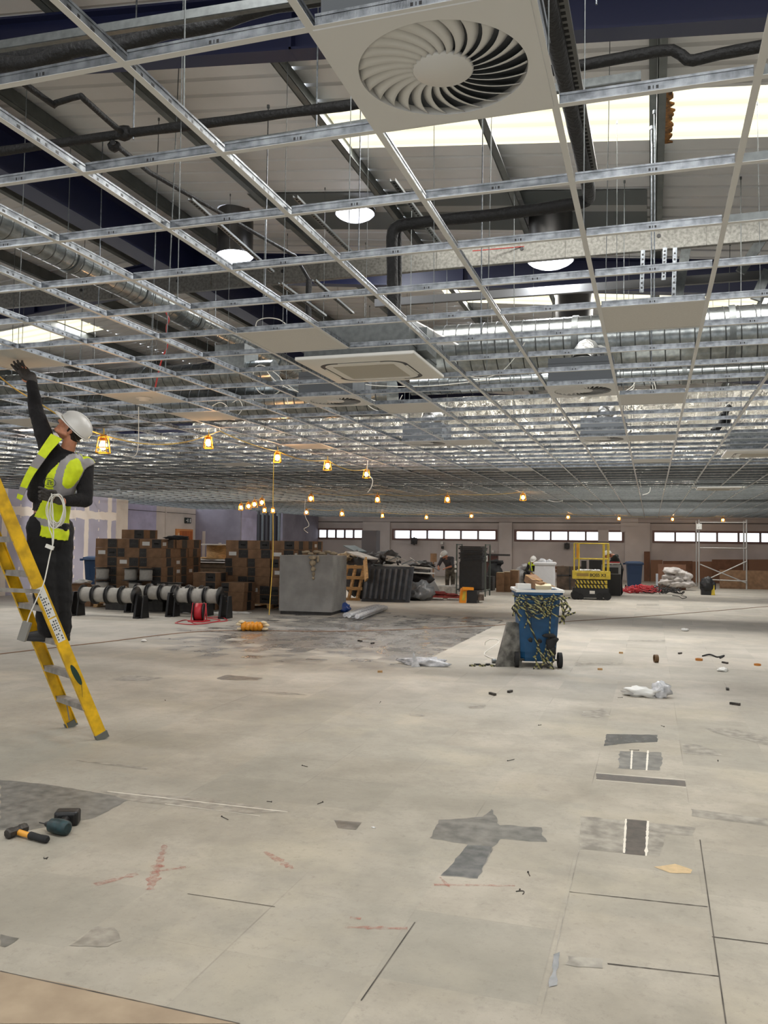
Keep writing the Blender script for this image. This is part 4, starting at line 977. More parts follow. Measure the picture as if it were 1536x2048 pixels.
# rear frame going the other way
back = Vector((lean.x, lean.y, 0)).normalized()
def ladb(t, s): return ladder_base+rung_dir*s+lean*TOP+back*(.30*(TOP-t))+ZZ*t
for s in (-.3, .3):
    b = MB(ladder_base); b.bar(ladb(0.0, s*1.05), ladb(TOP, s*.8), .028, .06, up=nrm); b.build('rear_rail', yellow_grp, ladder)
for t in (.4, .9, 1.4, 1.9):
    b = MB(ladder_base); b.bar(ladb(t, -.3), ladb(t, .3), .03, .015); b.build('rear_brace', grey_alu, ladder)
b = MB(ladder_base); b.bar(lad(TOP, -.25), lad(TOP, .25), .25, .04); b.build('top_cap', black_pl, ladder)
b = MB(ladder_base); q = lad(1.2, -.292); b.bar(q-du*.0+nrm*.02, q+back*.55+ZZ*.03, .008, .03); b.build('spreader_bar', grey_alu, ladder)
def decal(t0, t1, u0, u1, m, name):
    b = MB(ladder_base); s = -.28*(1.05-.25*((t0+t1)/2)/TOP)-.0052
    P = [lad(t, -.28*(1.05-.25*t/TOP))-rung_dir*.0052+nrm*u for t, u in ((t0, u0), (t0, u1), (t1, u1), (t1, u0))]
    b.prism(P, -rung_dir*.001); return b.build(name, m, ladder)
decal(.80, .98, -.03, .03, white_pl, 'label_sticker'); decal(.99, 1.22, -.03, .03, white_pl, 'label_sticker')
sm = mat('label_ink', (50, 56, 60), .6)
def inkrows(t0, t1, n, seed):
    b = MB(ladder_base); r_ = random.Random(seed)
    for k in range(n):
        t = t0+(t1-t0)*k/n
        for u in (-.02, -.002, .014):
            if r_.random() < .75:
                P = [lad(tt, -.28*(1.05-.25*tt/TOP))-rung_dir*.0066+nrm*uu for tt, uu in ((t, u), (t, u+.011), (t+.008+.006*r_.random(), u+.009), (t+.01, u))]
                b.prism(P, -rung_dir*.0006)
    b.build('label_print', sm, ladder)
inkrows(.815, .97, 8, 1); inkrows(1.0, 1.21, 10, 2)
b = MB(ladder_base)
P = []
for k in range(20):
    a = 2*pi*k/20; t = .53+.085*sin(a); u = .0+.022*cos(a)+.008*sin(a); P.append(lad(t, -.28*(1.05-.25*t/TOP))-rung_dir*.0055+nrm*u)
b.prism(P, -rung_dir*.001); b.tube([P[15], P[15]-ZZ*.05+rung_dir*.0-nrm*.006, P[15]-ZZ*.1-nrm*.01], .002, 5); b.build('green_paint_mark', mat('dark_green_paint', (20, 52, 40), .5), ladder)

# ------------------------------------------------------------------ hammer, drill and screws in the foreground
fib = mat('orange_fibreglass', (226, 160, 60), .45); iron = mat('worn_dark_iron', (66, 62, 58), .5, .4, noise_amt=.3, nscale=30)
hp = at_z(62, 1675, 0); t = thing('club_hammer', 'club hammer with orange neck, dark grip and iron head on the floor', 'hammer', hp)
hd = (at_z(108, 1688, 0)-at_z(28, 1668, 0)); hd.z = 0; hd.normalize(); hs = Vector((-hd.y, hd.x, 0))
H0 = at_z(33, 1672, 0)
b = MB(hp); pr = []
for k, (o_, r) in enumerate([(-.062, .022), (-.056, .027), (-.022, .027), (-.014, .023), (.014, .023), (.022, .027), (.056, .027), (.062, .022)]):
    c = H0+hs*o_+ZZ*.0275; pr.append([c+hd*r*cos(pi/4+2*pi*i/8+pi/8)+ZZ*r*sin(pi/4+2*pi*i/8+pi/8) for i in range(8)])
b.rings(pr, 0, False); b.build('hammer_head', iron, t)
b = MB(hp); b.tube([H0+hd*.0+ZZ*.0235, H0+hd*.03+ZZ*.022, H0+hd*.07+ZZ*.021, H0+hd*.11+ZZ*.02], [.015, .016, .015, .015], 12); b.build('neck', fib, t)
b = MB(hp); b.tube([H0+hd*x+ZZ*(.021+.001*sin(x*60)) for x in (.10, .106, .14, .18, .215, .23, .238)], [.015, .02, .0185, .0185, .0195, .0195, .014], 12); b.build('grip', rubber, t)
dp = at_z(130, 1652, 0); t = thing('cordless_drill', 'dark green and black cordless drill lying on the floor by the hammer', 'power drill', dp)
dg = mat('dark_teal_plastic', (24, 50, 54), .5, noise_amt=.3, nscale=30)
A = at_z(92, 1652, .03); B_ = at_z(130, 1660, .03); C_ = at_z(156, 1626, .03)
ax = Vector((B_.x-A.x, B_.y-A.y, 0)).normalized(); hx = Vector((C_.x-B_.x, C_.y-B_.y, 0)).normalized()
hx = hx.normalized()
b = MB(dp); c0_ = Vector((A.x, A.y, .041)); b.tube([c0_+ax*x for x in (.03, .04, .08, .12, .15, .16)], [.026, .036, .041, .041, .039, .026], 16); b.build('motor_body', dg, t)
b = MB(dp); b.tube([c0_+ax*x for x in (-.01, .0, .02, .038)], [.006, .013, .019, .022], 14); b.cyl(c0_-ax*.05, c0_-ax*.008, .003, n=6); b.build('chuck', black_pl, t)
hb = c0_+ax*.10; b = MB(dp); b.tube([hb+hx*x-ZZ*.006 for x in (.015, .05, .1, .13)], [.03, .023, .023, .03], 12); b.build('handle', black_pl, t)
R = Matrix((hx, Vector((-hx.y, hx.x, 0)), ZZ)).transposed()
b = MB(dp); b.box(hb+hx*.165-ZZ*.0, (.085, .13, .08), R); b.box(hb+hx*.135, (.03, .11, .07), R); o = b.build('battery', black_pl, t); bv = o.modifiers.new('b', 'BEVEL'); bv.width = .014; bv.segments = 3
def screw(px, py, ang, L, lab, cat='screw', m=iron, grp=None, bend=0):
    p = at_z(px, py, .003); d = Vector((cos(ang), sin(ang), 0)); e = Vector((-d.y, d.x, 0)); b = MB(p)
    b.tube([p+d*L*(k/6-.5)+e*bend*(k/6-.5)**2*4 for k in range(7)], .0022, 6); b.cyl(p+d*L*.5, p+d*(L*.5+.003), .005, n=8)
    return tag(b.build('loose_screw' if cat == 'screw' else 'bent_wire', m), lab, cat, grp)
screw(1058, 1748, 1.9, .045, 'straight dark screw standing out on the pale floor at lower right')
screw(1047, 1782, 2.6, .04, 'hooked black wire bit just below the dark screw', 'wire', bend=.03)
screw(89, 1717, .3, .02, 'curled black wire scrap below the hammer', 'wire', bend=.018)
for k, (px, py) in enumerate([(538, 1603), (640, 1606), (450, 1636), (1080, 1450), (1325, 1452), (1268, 1500), (1436, 1522), (610, 1532), (1022, 1520), (330, 1400), (1240, 1395), (760, 1405)]):
    screw(px, py, k*1.3, .03+.02*(k % 3), 'tiny dark screw dropped on the dusty floor', grp='scattered tiny screws')
plastic_clear = mat('crumpled_clear_plastic', (214, 214, 216), .25, spec=.8, bump=.9, bscale=14, c2=(180, 182, 186), nscale=20)
def crumple(c, r, seed, label, m=plastic_clear, name='plastic_bag', cat='plastic bag', amp=.7, n=3, sc=2.6):
    b = MB(c); c = Vector(c); b.blob(c+ZZ*r[2]*.75, r, seed, n, amp, sc=sc); return tag(b.build(name, m), label, cat)
crumple(at_z(850, 1330), (.30, .14, .055), 3, 'crumpled clear plastic bag on the floor left of the blue bin')
b = MB(at_z(825, 1332)); q = at_z(822, 1334); b.prism([q, q+HR*.12, q+HR*.03+ZZ*.2], HF*.01); tag(b.build('plastic_scrap', plastic_clear), 'pointed upright flap of clear plastic beside the crumpled bag', 'plastic sheet')
crumple(at_z(1284, 1392), (.19, .1, .05), 5, 'white crumpled paper bag on the right floor', white_pl)
crumple(at_z(1320, 1394), (.1, .08, .09), 8, 'clear plastic scrap standing beside the white paper bag')
crumple(at_z(1370, 1262), (.07, .06, .03), 9, 'small white paper scrap on the far right floor', white_pl, 'paper_scrap', 'paper')
crumple(at_z(1446, 1343), (.06, .05, .03), 10, 'small cream paper scrap near the right edge', white_pl, 'paper_scrap', 'paper')
crumple(at_z(747, 1656), (.012, .006, .004), 2, 'tiny white chip on the floor right of the grey scuff', white_pl, 'paper_chip', 'paper')
# black and amber tape rolls on the floor
tapem = mat('amber_tape', (176, 112, 40), .5)
def roll(px, py, r, h, lab, up=True, m=tapem):
    p = at_z(px, py, 0); b = MB(p)
    ax_ = ZZ if up else HR; c = p+ZZ*(0 if up else r)-(ZZ*0 if up else HR*h/2)
    prof = [(r*.72, 0), (r, 0), (r, h), (r*.72, h)]; x_ = ax_.orthogonal().normalized(); y_ = ax_.cross(x_)
    b.rings([[c+ax_*hh+(x_*cos(2*pi*i/20)+y_*sin(2*pi*i/20))*rr_ for i in range(20)] for rr_, hh in prof], 0, False, False, closed=True)
    return tag(b.build('tape_roll', m), lab, 'tape roll')
roll(1312, 1325, .055, .05, 'dark brown tape roll standing on the right floor', False, mat('brown_tape', (92, 66, 36), .5))
roll(1398, 1321, .05, .03, 'amber tape roll lying flat near the right edge'); roll(1515, 1331, .045, .025, 'small orange tape roll lying at the far right edge')
for k, (px, py) in enumerate([(1242, 1307), (1360, 1308), (1450, 1327), (1200, 1340), (1020, 1385), (985, 1390), (760, 1345), (745, 1288), (720, 1283), (1280, 1384), (1455, 1380), (1470, 1410)]):
    p = at_z(px, py, 0); b = MB(p); b.box(p+ZZ*.012, (.06+.02*(k % 3), .03, .024), k*1.1)
    tag(b.build('debris_chip', iron if k % 3 else wood), ('dark' if k % 3 else 'pale wooden')+' lump of debris on the dusty floor', 'debris', 'scattered debris '+('dark' if k % 3 else 'wooden'))
cable([at_z(1405, 1312, .01), at_z(1420, 1309, .02), at_z(1435, 1314, .01), at_z(1448, 1311, .01), at_z(1440, 1316, .01)], .012, 'tangle of dark flex on the right floor', rubber, 'flex_scrap')
cable([at_z(-20, 1310, .006), at_z(200, 1285, .006), at_z(420, 1262, .006), at_z(700, 1262, .006), at_z(1000, 1250, .006), at_z(1300, 1232, .006), at_z(1545, 1212, .006)], .007, 'thin tan string line lying across the whole floor', mat('tan_string', (140, 112, 92), .8), 'string_line')

# ------------------------------------------------------------------ blue wheeled bin wrapped in hazard tape
haz = bpy.data.materials.new('hazard_tape'); haz.use_nodes = True; _N = NT(haz); _tc = _N.n('TexCoord'); _sp = _N.n('SeparateXYZ'); _N.l(_tc.outputs['Object'], _sp.inputs[0])
_f = _N.math('FRACT', _N.math('MULTIPLY', _N.math('ADD', _sp.outputs[0], _N.math('ADD', _sp.outputs[2], _sp.outputs[1])), 15))
_N.l(_N.mix(_N.math('GREATER_THAN', _f, .62), (30, 31, 27), (150, 146, 92)), _N.b.inputs['Base Color']); _N.b.inputs['Roughness'].default_value = .45
BB = Vector((-1.46, 11.38, 0))
def wheelie_bin(loc, rz, m, label, h=1.0, lid=False):
    t = thing('wheeled_bin', label, 'wheelie bin', loc, rz)
    def rect(w, d, z, yo=0, ch=.05):
        x, y = w/2, d/2
        return [(x-ch, -y+yo, z), (x, -y+ch+yo, z), (x, y-ch+yo, z), (x-ch, y+yo, z), (-x+ch, y+yo, z), (-x, y-ch+yo, z), (-x, -y+ch+yo, z), (-x+ch, -y+yo, z)]
    b = MB(); b.rings([rect(.44, .48, .08, .03), rect(.45, .5, .13, .02), rect(.50, .6, h-.17, 0), rect(.535, .64, h-.15, 0), rect(.545, .66, h-.05, 0), rect(.6, .71, h-.045, 0), rect(.6, .71, h, 0), rect(.55, .66, h, 0), rect(.46, .5, .2, .0)], 0, False, True)
    b.bb((-.10, -.31, h-.5), (-.09, -.27, h-.2)); b.build('bin_body', m, t)
    b = MB(); b.cyl((-.28, -.2, .1), (.28, -.2, .1), .012); b.build('axle', iron, t)
    for s in (-1, 1):
        b = MB(); b.cyl((s*.255, -.2, .1), (s*.305, -.2, .1), .1, n=28); b.cyl((s*.25, -.2, .1), (s*.31, -.2, .1), .04, n=14); b.build('wheel', rubber, t)
    if lid:
        b = MB(); b.rings([rect(.61, .72, h), rect(.6, .7, h+.04), rect(.4, .5, h+.07)], 0, False, True); b.build('lid', m, t)
        b = MB(); b.cyl((-.26, -.39, h-.02), (.26, -.39, h-.02), .016); b.build('handle_bar', m, t)
        for s in (-1, 1):
            b = MB(); b.bb((s*.33-.04, -.36, h-.06), (s*.33+.04, -.3, h)); b.build('lift_lug', m, t)
    return t
bn = wheelie_bin(BB, .26, blue_bin, 'blue wheeled bin wrapped in torn black and yellow tape, piled with scraps')
RB = Matrix.Rotation(.26, 3, 'Z')
b = MB(); b.rings([[(x, y, z) for x, y in ((-.31, -.365), (.31, -.365), (.31, .365), (-.31, .365))] for z in (.985, 1.02)], 0, False, False)
b.tube([(x, y, 1.005) for x, y in ((-.3, -.35), (.3, -.35), (.3, .35), (-.3, .35))], .018, 6, closed=True); b.build('white_rim', white_pl, bn)
b = MB(); r_ = random.Random(4)
def ribbon(b, P, w, mi=0):
    P = smooth_path(P, 4); L = []; R_ = []
    for i, p in enumerate(P):
        d = (P[min(i+1, len(P)-1)]-P[max(0, i-1)]).normalized(); s = d.cross(Vector((0, -1, 0)))
        s = s.normalized() if s.length > .05 else Vector((1, 0, 0))
        s = (s+Vector((0, .6*sin(i*1.7), 0))).normalized()
        L.append(p+s*w/2); R_.append(p-s*w/2)
    n = len(P); off = Vector((0, -.0015, 0))
    b.add(L+R_+[q+off for q in L]+[q+off for q in R_], [(i, i+1, n+i+1, n+i) for i in range(n-1)]+[(2*n+i, 2*n+i+1, 3*n+i+1, 3*n+i) for i in range(n-1)], mi, True)
for k in range(22):   # swags round the top
    x0 = r_.uniform(-.32, .25); x1 = x0+r_.uniform(.1, .5)*(1 if x0 < 0 else -1); z0 = r_.uniform(.8, .98); z1 = r_.uniform(.72, .97); y = -.34-r_.uniform(0, .05)
    ribbon(b, [(x0, y+.02, z0), ((x0+x1)/2, y-.02, min(z0, z1)-r_.uniform(.0, .07)), (x1, y+.02, z1)], r_.uniform(.012, .03))
for k in range(16):
    s = -1 if k % 2 else 1; x0 = s*r_.uniform(.22, .31); z0 = r_.uniform(.85, .97); ribbon(b, [(x0, -.36, z0), (x0+s*.05+r_.uniform(-.08, .04), -.4, z0-.08), (x0+r_.uniform(-.08, .05), -.37, z0-r_.uniform(.12, .3))], r_.uniform(.012, .028))
ribbon(b, [(-.2, -.35, .82), (-.14, -.34, .6), (-.08, -.33, .45), (-.02, -.32, .3), (.03, -.33, .15), (.06, -.34, .06)], .026)
ribbon(b, [(.14, -.35, .82), (.13, -.34, .6), (.12, -.34, .42), (.08, -.34, .28), (.05, -.35, .12)], .018)
ribbon(b, [(-.14, -.34, .66), (-.05, -.35, .71), (.05, -.35, .76)], .015); ribbon(b, [(-.16, -.34, .62), (-.2, -.35, .52)], .015)
for k in range(14):
    x = r_.uniform(-.12, .16); z = r_.uniform(.06, .36); ribbon(b, [(x, -.35, z), (x+r_.uniform(-.05, .05), -.38, z-.08), (x+r_.uniform(-.08, .08), -.35, z-r_.uniform(.1, .16) if z > .2 else .02)], .022)
b.build('hazard_tape', haz, bn)
b = MB()
for k, (x, z, rx, rz_) in enumerate([(.15, .33, .07, .1), (.12, .43, .09, .03), (.19, .38, .05, .04), (.16, .24, .05, .07), (.0, .36, .03, .03), (-.12, .37, .03, .03)]): b.blob((x, -.335, z), (rx, .04, rz_), k, 2, .6)
b.build('black_rag', rubber, bn)
def on_bin(x, y, z): return BB+RB @ Vector((x, y, z))
for k, (x, y, z, d, a_, m, lab) in enumerate([(-.2, -.2, 1.055, (.18, .12, .07), .1, white_pl, 'white block on the left end of the blue bin pile'), (-.02, -.12, 1.07, (.08, .22, .1), .7, card, 'brown card tube end on top of the blue bin'),
        (.06, -.2, 1.05, (.2, .1, .06), 0, mat('cream_card', (206, 192, 160), .8), 'cream carton lying on the blue bin'), (-.04, .02, 1.12, (.16, .2, .1), .4, card, 'crumpled brown box at the back of the bin pile')]):
    b = MB(on_bin(x, y, z)); b.box(on_bin(x, y, z), d, RB @ Matrix.Rotation(a_, 3, 'Z') @ Matrix.Rotation(.12*k, 3, 'X')); tag(b.build('scrap_box', m), lab, 'scrap')
b = MB(on_bin(0, 0, 1.1)); b.bar(on_bin(-.16, -.1, 1.2), on_bin(.22, -.15, 1.05), .03, .012); tag(b.build('wood_batten', wood), 'thin wooden stick sticking out over the blue bin', 'stick')
# boards leaning on the bin, wrapped in plastic
q = at_z(993, 1334, 0); b = MB(q); e1 = Vector((.33, .22, 0)).normalized()
P = [q, at_z(1028, 1328, 0)+Vector((0, 0, .0)), ]
top0 = q+e1*.16+ZZ*.58; b.prism([q, q+Vector((.30, .16, 0)), q+Vector((.36, .2, .5)), top0+Vector((.1, .05, .0)), top0], Vector((-.03, .05, 0)))
tag(b.build('wrapped_panel', mat('film_wrapped_panel', (120, 118, 112), .25, noise_amt=.3, nscale=8, bump=.5, bscale=12)), 'grey film-wrapped panel leaning on the left of the blue bin', 'panel')
cable([at_z(970, 1290, .02), at_z(972, 1283, .1), at_z(985, 1278, .16), at_z(998, 1284, .12)]+[at_z(970, 1305, .01), at_z(975, 1313, .01), at_z(990, 1318, .01)][::1], .007, 'white cable loop with a plug beside the leaning panel')
b = MB(at_z(988, 1322)); b.cyl(at_z(984, 1322, .03), at_z(992, 1322, .03), .03, n=12); tag(b.build('cable_plug', galv_dull), 'small grey plug end on the floor by the leaning panel', 'plug')
b = MB(at_z(965, 1330)); 
for k in range(5): p = at_z(945+k*10, 1331-(k % 2)*2, .01); b.box(p, (.08, .05, .02), k*.5, k % 2)
tag(b.build('tape_scrap', [haz, rubber]), 'torn strip of black and yellow tape on the floor left of the bin', 'tape')

# ------------------------------------------------------------------ cartons
def carton_proto(name, label, flip, lbl):
    b = MB(); W, D, H = .595, .595, .213
    b.bb((-W/2, -D/2, 0), (W/2, D/2, H), 0)
    e = .0015
    def face(u0, u1, z0, z1, side, mi):
        if side == 0: b.add([(u0, -D/2-e, z0), (u1, -D/2-e, z0), (u1, -D/2-e, z1), (u0, -D/2-e, z1)], [(0, 1, 2, 3)], mi)
        else: b.add([(W/2+e, u0, z0), (W/2+e, u1, z0), (W/2+e, u1, z1), (W/2+e, u0, z1)], [(0, 1, 2, 3)], mi)
    if flip: face(-.29, -.10, .008, H-.008, 0, 1); face(-.1, .1, .008, H-.008, 1, 1)
    else: face(.04, .29, .008, H-.008, 0, 1); face(-.04, .2, .008, H-.008, 1, 1)
    if lbl: face(-.22, -.02, .06, .15, 0, 2); face(-.25, -.1, .06, .14, 1, 2)
    x0 = -.25 if flip else .1
    for q in range(3): face(x0+q*.05, x0+q*.05+.03, .09, .12, 0, 3)
    b.bb((-W/2, -.02, H-.001), (W/2, .02, H+.001), 4)
    o = b.build(name, [card, card_dark, white_pl, mat('grey_print', (110, 108, 104), .7), mat('parcel_tape', (176, 142, 100), .3)])
    return o
protos = [carton_proto('carton', '', 0, 0), carton_proto('carton', '', 1, 0), carton_proto('carton', '', 0, 1)]
used = [False]*3
def carton(x, y, z, k, lab, grp, rz=0):
    if used[k]: o = protos[k].copy(); scene.collection.objects.link(o)
    else: o = protos[k]; used[k] = True
    o.location = (x, y, z); o.rotation_euler = (0, 0, rz); return tag(o, lab, 'cardboard box', grp)
r_ = random.Random(5)
ROWS = ['bottom', 'second', 'third', 'fourth', 'fifth', 'sixth', 'top']
def stack(x0, y0, nx, ny, nz, desc, z0=.12, skip=()):
    for k in range(nz):
        for i in range(nx):
            for j in range(ny):
                if j > 0 and i < nx-1 and k < nz-1: continue
                if (i, j, k) in skip: continue
                carton(x0+.6*i+r_.uniform(-.015, .015), y0+.6*j, z0+.2165*k, r_.choice([0, 0, 1, 2]), 'brown carton with dark band, %s row of the %s' % (ROWS[min(k, 6)], desc), '%s, %s row' % (desc, ROWS[min(k, 6)]), r_.uniform(-.02, .02))
stack(-12.32, 17.4, 3, 3, 7, 'left carton stack')
carton(-11.65, 17.45, .12+.2165*7, 0, 'single brown carton sitting on top of the left carton stack', 'top cartons', .03)
def pallet(x, y, w, d, label, m=wood, z=0, rz=0):
    t = thing('wooden_pallet', label, 'pallet', (x, y, z), rz)
    b = MB(); 
    for k in range(7): b.bb((-w/2, -d/2+k*(d-.1)/6, .1), (w/2, -d/2+k*(d-.1)/6+.1, .12))
    b.build('deck', m, t); b = MB()
    for sx in (-1, 0, 1):
        for sy in (-1, 0, 1): b.box((sx*(w/2-.07), sy*(d/2-.07), .06), (.12, .12, .08))
        b.bb((sx*(w/2-.06)-.05, -d/2, 0), (sx*(w/2-.06)+.05, d/2, .02))
    b.build('blocks', m, t); return t
pallet(-11.72, 18.0, 1.85, 1.85, 'pallet under the left carton stack')
stack(-9.62, 18.8, 2, 3, 7, 'middle carton stack')
pallet(-9.3, 19.4, 1.3, 1.85, 'pallet under the middle carton stack')
stack(-9.98, 17.9, 1, 1, 4, 'low pile before the middle stack', z0=.0)
stack(-9.25, 17.9, 1, 1, 3, 'small pile below the middle stack', z0=.0)
stack(-8.3, 18.6, 1, 3, 7, 'carton column behind the grey block')
crumple(Vector((-10.6, 17.4, .12+.2165*7)), (.3, .12, .05), 11, 'black cloth lying on top of the left carton stack', rubber, 'black_cloth', 'cloth')
# low wide pallet load with white boards and a wooden drum
b = MB((-11.6, 20.6, 0)); 
for k in range(7): b.bb((-12.6, 20, .12+k*.13), (-10.4, 21.4, .12+k*.13+.12), 0)
tag(b.build('board_pack', mat('brown_board_pack', (92, 76, 58), .8, noise_amt=.2, nscale=6)), 'low brown stack of long boards behind the cartons', 'board stack')
for k, (z, w_) in enumerate([(1.03, 2.1), (1.10, 1.7)]):
    b = MB((-11.4, 20.6, z)); b.bb((-11.4-w_/2, 19.95, z), (-11.4+w_/2, 21.3, z+.03)); tag(b.build('white_board', white_pl), ['lower', 'upper'][k]+' white sheet lying on the low brown board stack', 'board')
t = thing('cable_drum', 'wooden cable drum with white top disc standing on the board stack', 'cable drum', (-11.15, 20.4, 1.14))
b = MB(); b.cyl((0, 0, .03), (0, 0, .36), .32, n=28); b.build('drum_core', wood, t); b = MB(); b.cyl((0, 0, .36), (0, 0, .39), .55, n=36); b.build('top_disc', white_pl, t); b = MB(); b.cyl((0, 0, 0), (0, 0, .03), .5, n=36); b.build('bottom_disc', wood, t)

# white cable reels on stands
wound = bpy.data.materials.new('wound_white_cable'); wound.use_nodes = True; _N = NT(wound); _tc = _N.n('TexCoord'); _sp = _N.n('SeparateXYZ'); _N.l(_tc.outputs['Object'], _sp.inputs[0])
_N.l(_N.mix(_N.noise(_tc.outputs['Object'], 20), (206, 202, 194), (170, 166, 158)), _N.b.inputs['Base Color']); _N.b.inputs['Roughness'].default_value = .6
_N.bump(_N.math('SINE', _N.math('MULTIPLY', _sp.outputs[2], 500)), .8, .006)
def reel_proto():
    t = thing('cable_reel', 'x', 'cable reel', (0, 0, 0)); b = MB()
    b.lathe([(.04, 0), (.2, 0), (.2, .012), (.08, .014), (.08, .286), (.2, .288), (.2, .3), (.04, .3)], (0, 0, 0), ZZ, 28); b.build('reel_flanges', black_pl, t)
    b = MB(); b.lathe([(.08, .014), (.15, .016), (.155, .08), (.148, .15), (.156, .22), (.15, .284), (.08, .286)], (0, 0, 0), ZZ, 28); b.build('wound_cable', wound, t); return t
rp = reel_proto(); first = [True]
def reel(p, axis, lab, grp, sc=1):
    o = rp if first[0] else dup(rp, (0, 0, 0)); first[0] = False
    o.location = p; o.rotation_euler = Vector(axis).to_track_quat('Z', 'Y').to_euler(); o['label'] = lab; o['group'] = grp; o.scale = (sc,)*3; return o
def stand(p, d, lab):
    """black trestle: two splayed plates with a saddle"""
    p = Vector(p); s = Vector((-d.y, d.x, 0)); b = MB(p)
    b.prism([p-s*.17, p+s*.17, p+s*.09+ZZ*.42, p+s*.06+ZZ*.5, p-s*.06+ZZ*.5, p-s*.09+ZZ*.42], d*.05)
    b.prism([p-s*.2+d*.02, p+s*.2+d*.02, p+s*.2+d*.02+ZZ*.03, p-s*.2+d*.02+ZZ*.03], d*.22-d*.1)
    b.prism([p-s*.14+d*.16, p+s*.14+d*.16, p+s*.07+d*.16+ZZ*.46, p-s*.07+d*.16+ZZ*.46], d*.03)
    return tag(b.build('reel_stand', black_pl), lab, 'stand')
def rack(p0, d, n, desc, zc=.45):
    d = Vector(d).normalized(); p0 = Vector(p0); L = n*.33
    b = MB(p0+ZZ*zc); b.cyl(p0+ZZ*zc-d*.12, p0+ZZ*zc+d*(L+.12), .016, n=8); tag(b.build('reel_axle', iron), 'steel axle through the %s' % desc, 'axle')
    for k in range(n): reel(p0+ZZ*zc+d*(.02+.33*k), d, 'white cable reel lying on its side in the %s' % desc, desc)
    stand(p0-d*.2, d, 'black reel stand at the left end of the %s' % desc); stand(p0+d*(L+.02), d, 'black reel stand at the right end of the %s' % desc)
rack((-11.45, 15.1, 0), (1, .02, 0), 4, 'front row of white reels')
rack((-10.9, 16.25, 0), (1, .0, 0), 5, 'second row of white reels')
rack((-9.55, 15.75, 0), (1, .06, 0), 3, 'reel row beside the red reel')
for k, (px, py, zz) in enumerate([(205, 1200, 0), (205, 1160, .31), (271, 1200, 0), (262, 1158, .31), (292, 1158, .31), (325, 1200, 0), (347, 1200, 0)]):
    p = at_y(px, 1150, 16.85); reel((p.x, 16.85 if k < 5 else 16.9, zz+.36), (0, 0, 1), 'white cable reel standing upright before the left cartons, %s' % ('lower level' if zz == 0 else 'stacked on top'), 'upright reels '+('low' if zz == 0 else 'high'), .95)
for k in range(3):
    b = MB((-11.6+k*.8, 16.85, 0)); b.bb((-11.95+k*.8, 16.6, 0), (-11.25+k*.8, 17.1, .35)); tag(b.build('dark_crate', card_dark), 'dark crate carrying upright reels before the left cartons', 'crate', 'dark crates')
# red hose / extension reel
rp_ = at_z(398, 1243); t = thing('extension_reel', 'red and black extension reel standing on the floor', 'cable reel', rp_)
redp = mat('red_plastic', (186, 40, 50), .45)
b = MB(); d = HR; c = Vector((0, 0, .2))
for s in (-.09, .09): b.lathe([(.0, -.01), (.13, -.01), (.19, 0), (.13, .01), (0, .01)], c+HR*s, HR, 24)
b.build('reel_sides', black_pl, t); b = MB(); b.lathe([(.12, -.08), (.165, -.07), (.165, .07), (.12, .08)], c, HR, 24); b.build('red_winding', redp, t)
b = MB(); b.tube([c+HR*.13-ZZ*.19+HF*.12, c+HR*.13+ZZ*.16, c-HR*.13+ZZ*.16, c-HR*.13-ZZ*.19+HF*.12], .012, 8); b.tube([c+HR*.13-ZZ*.19-HF*.12, c+HR*.13+ZZ*.16], .012, 8); b.tube([c-HR*.13-ZZ*.19-HF*.12, c-HR*.13+ZZ*.16], .012, 8); b.bb((-.16, -.16, 0), (.16, .16, .03)); b.build('frame', redp, t)
cable([at_z(352, 1245, .01), at_z(372, 1240, .01), at_z(395, 1248, .01), at_z(430, 1244, .01), at_z(455, 1241, .01), at_z(440, 1234, .03), at_z(415, 1236, .06), at_z(440, 1240, .02), at_z(420, 1245, .01), at_z(385, 1249, .01), at_z(350, 1246, .01)], .009, 'loose red cable curling on the floor round the extension reel', redp)
b = MB(at_z(450, 1225)); q = at_z(440, 1226); 
for k in range(10): b.blob(q+HR*(k*.14-.7)+HF*(.1*sin(k)), (.13, .16, .03+.01*(k % 2)), k, 2, .5)
tag(b.build('white_sheet', white_pl), 'crumpled white plastic sheet on the floor before the cartons', 'plastic sheet')
# amber bundle with plastic ends
ap = at_z(505, 1262); t = thing('amber_lamp_bundle', 'bundle of amber plastic lamp guards lying on the floor', 'bundle', ap)
b = MB()
for k in range(5): b.blob(HR*(-.14+.07*k)+ZZ*.085, (.06, .1, .085), k, 2, .3)
b.build('amber_guards', mat('amber_plastic', (214, 140, 30), .3), t)
b = MB()
for k, (x, z) in enumerate([(-.22, .04), (-.24, .12), (.22, .04), (.24, .11), (.2, .15), (-.2, .16)]): b.blob(HR*x+ZZ*z, (.06, .06, .03), k, 2, .4)
b.build('cream_ends', mat('cream_plastic', (214, 196, 160), .4), t)
b = MB(at_z(290, 1283)); b.blob(at_z(288, 1281, .02), (.05, .04, .02), 3); tag(b.build('paper_scrap', white_pl), 'white scrap on the floor left of the amber bundle', 'paper')

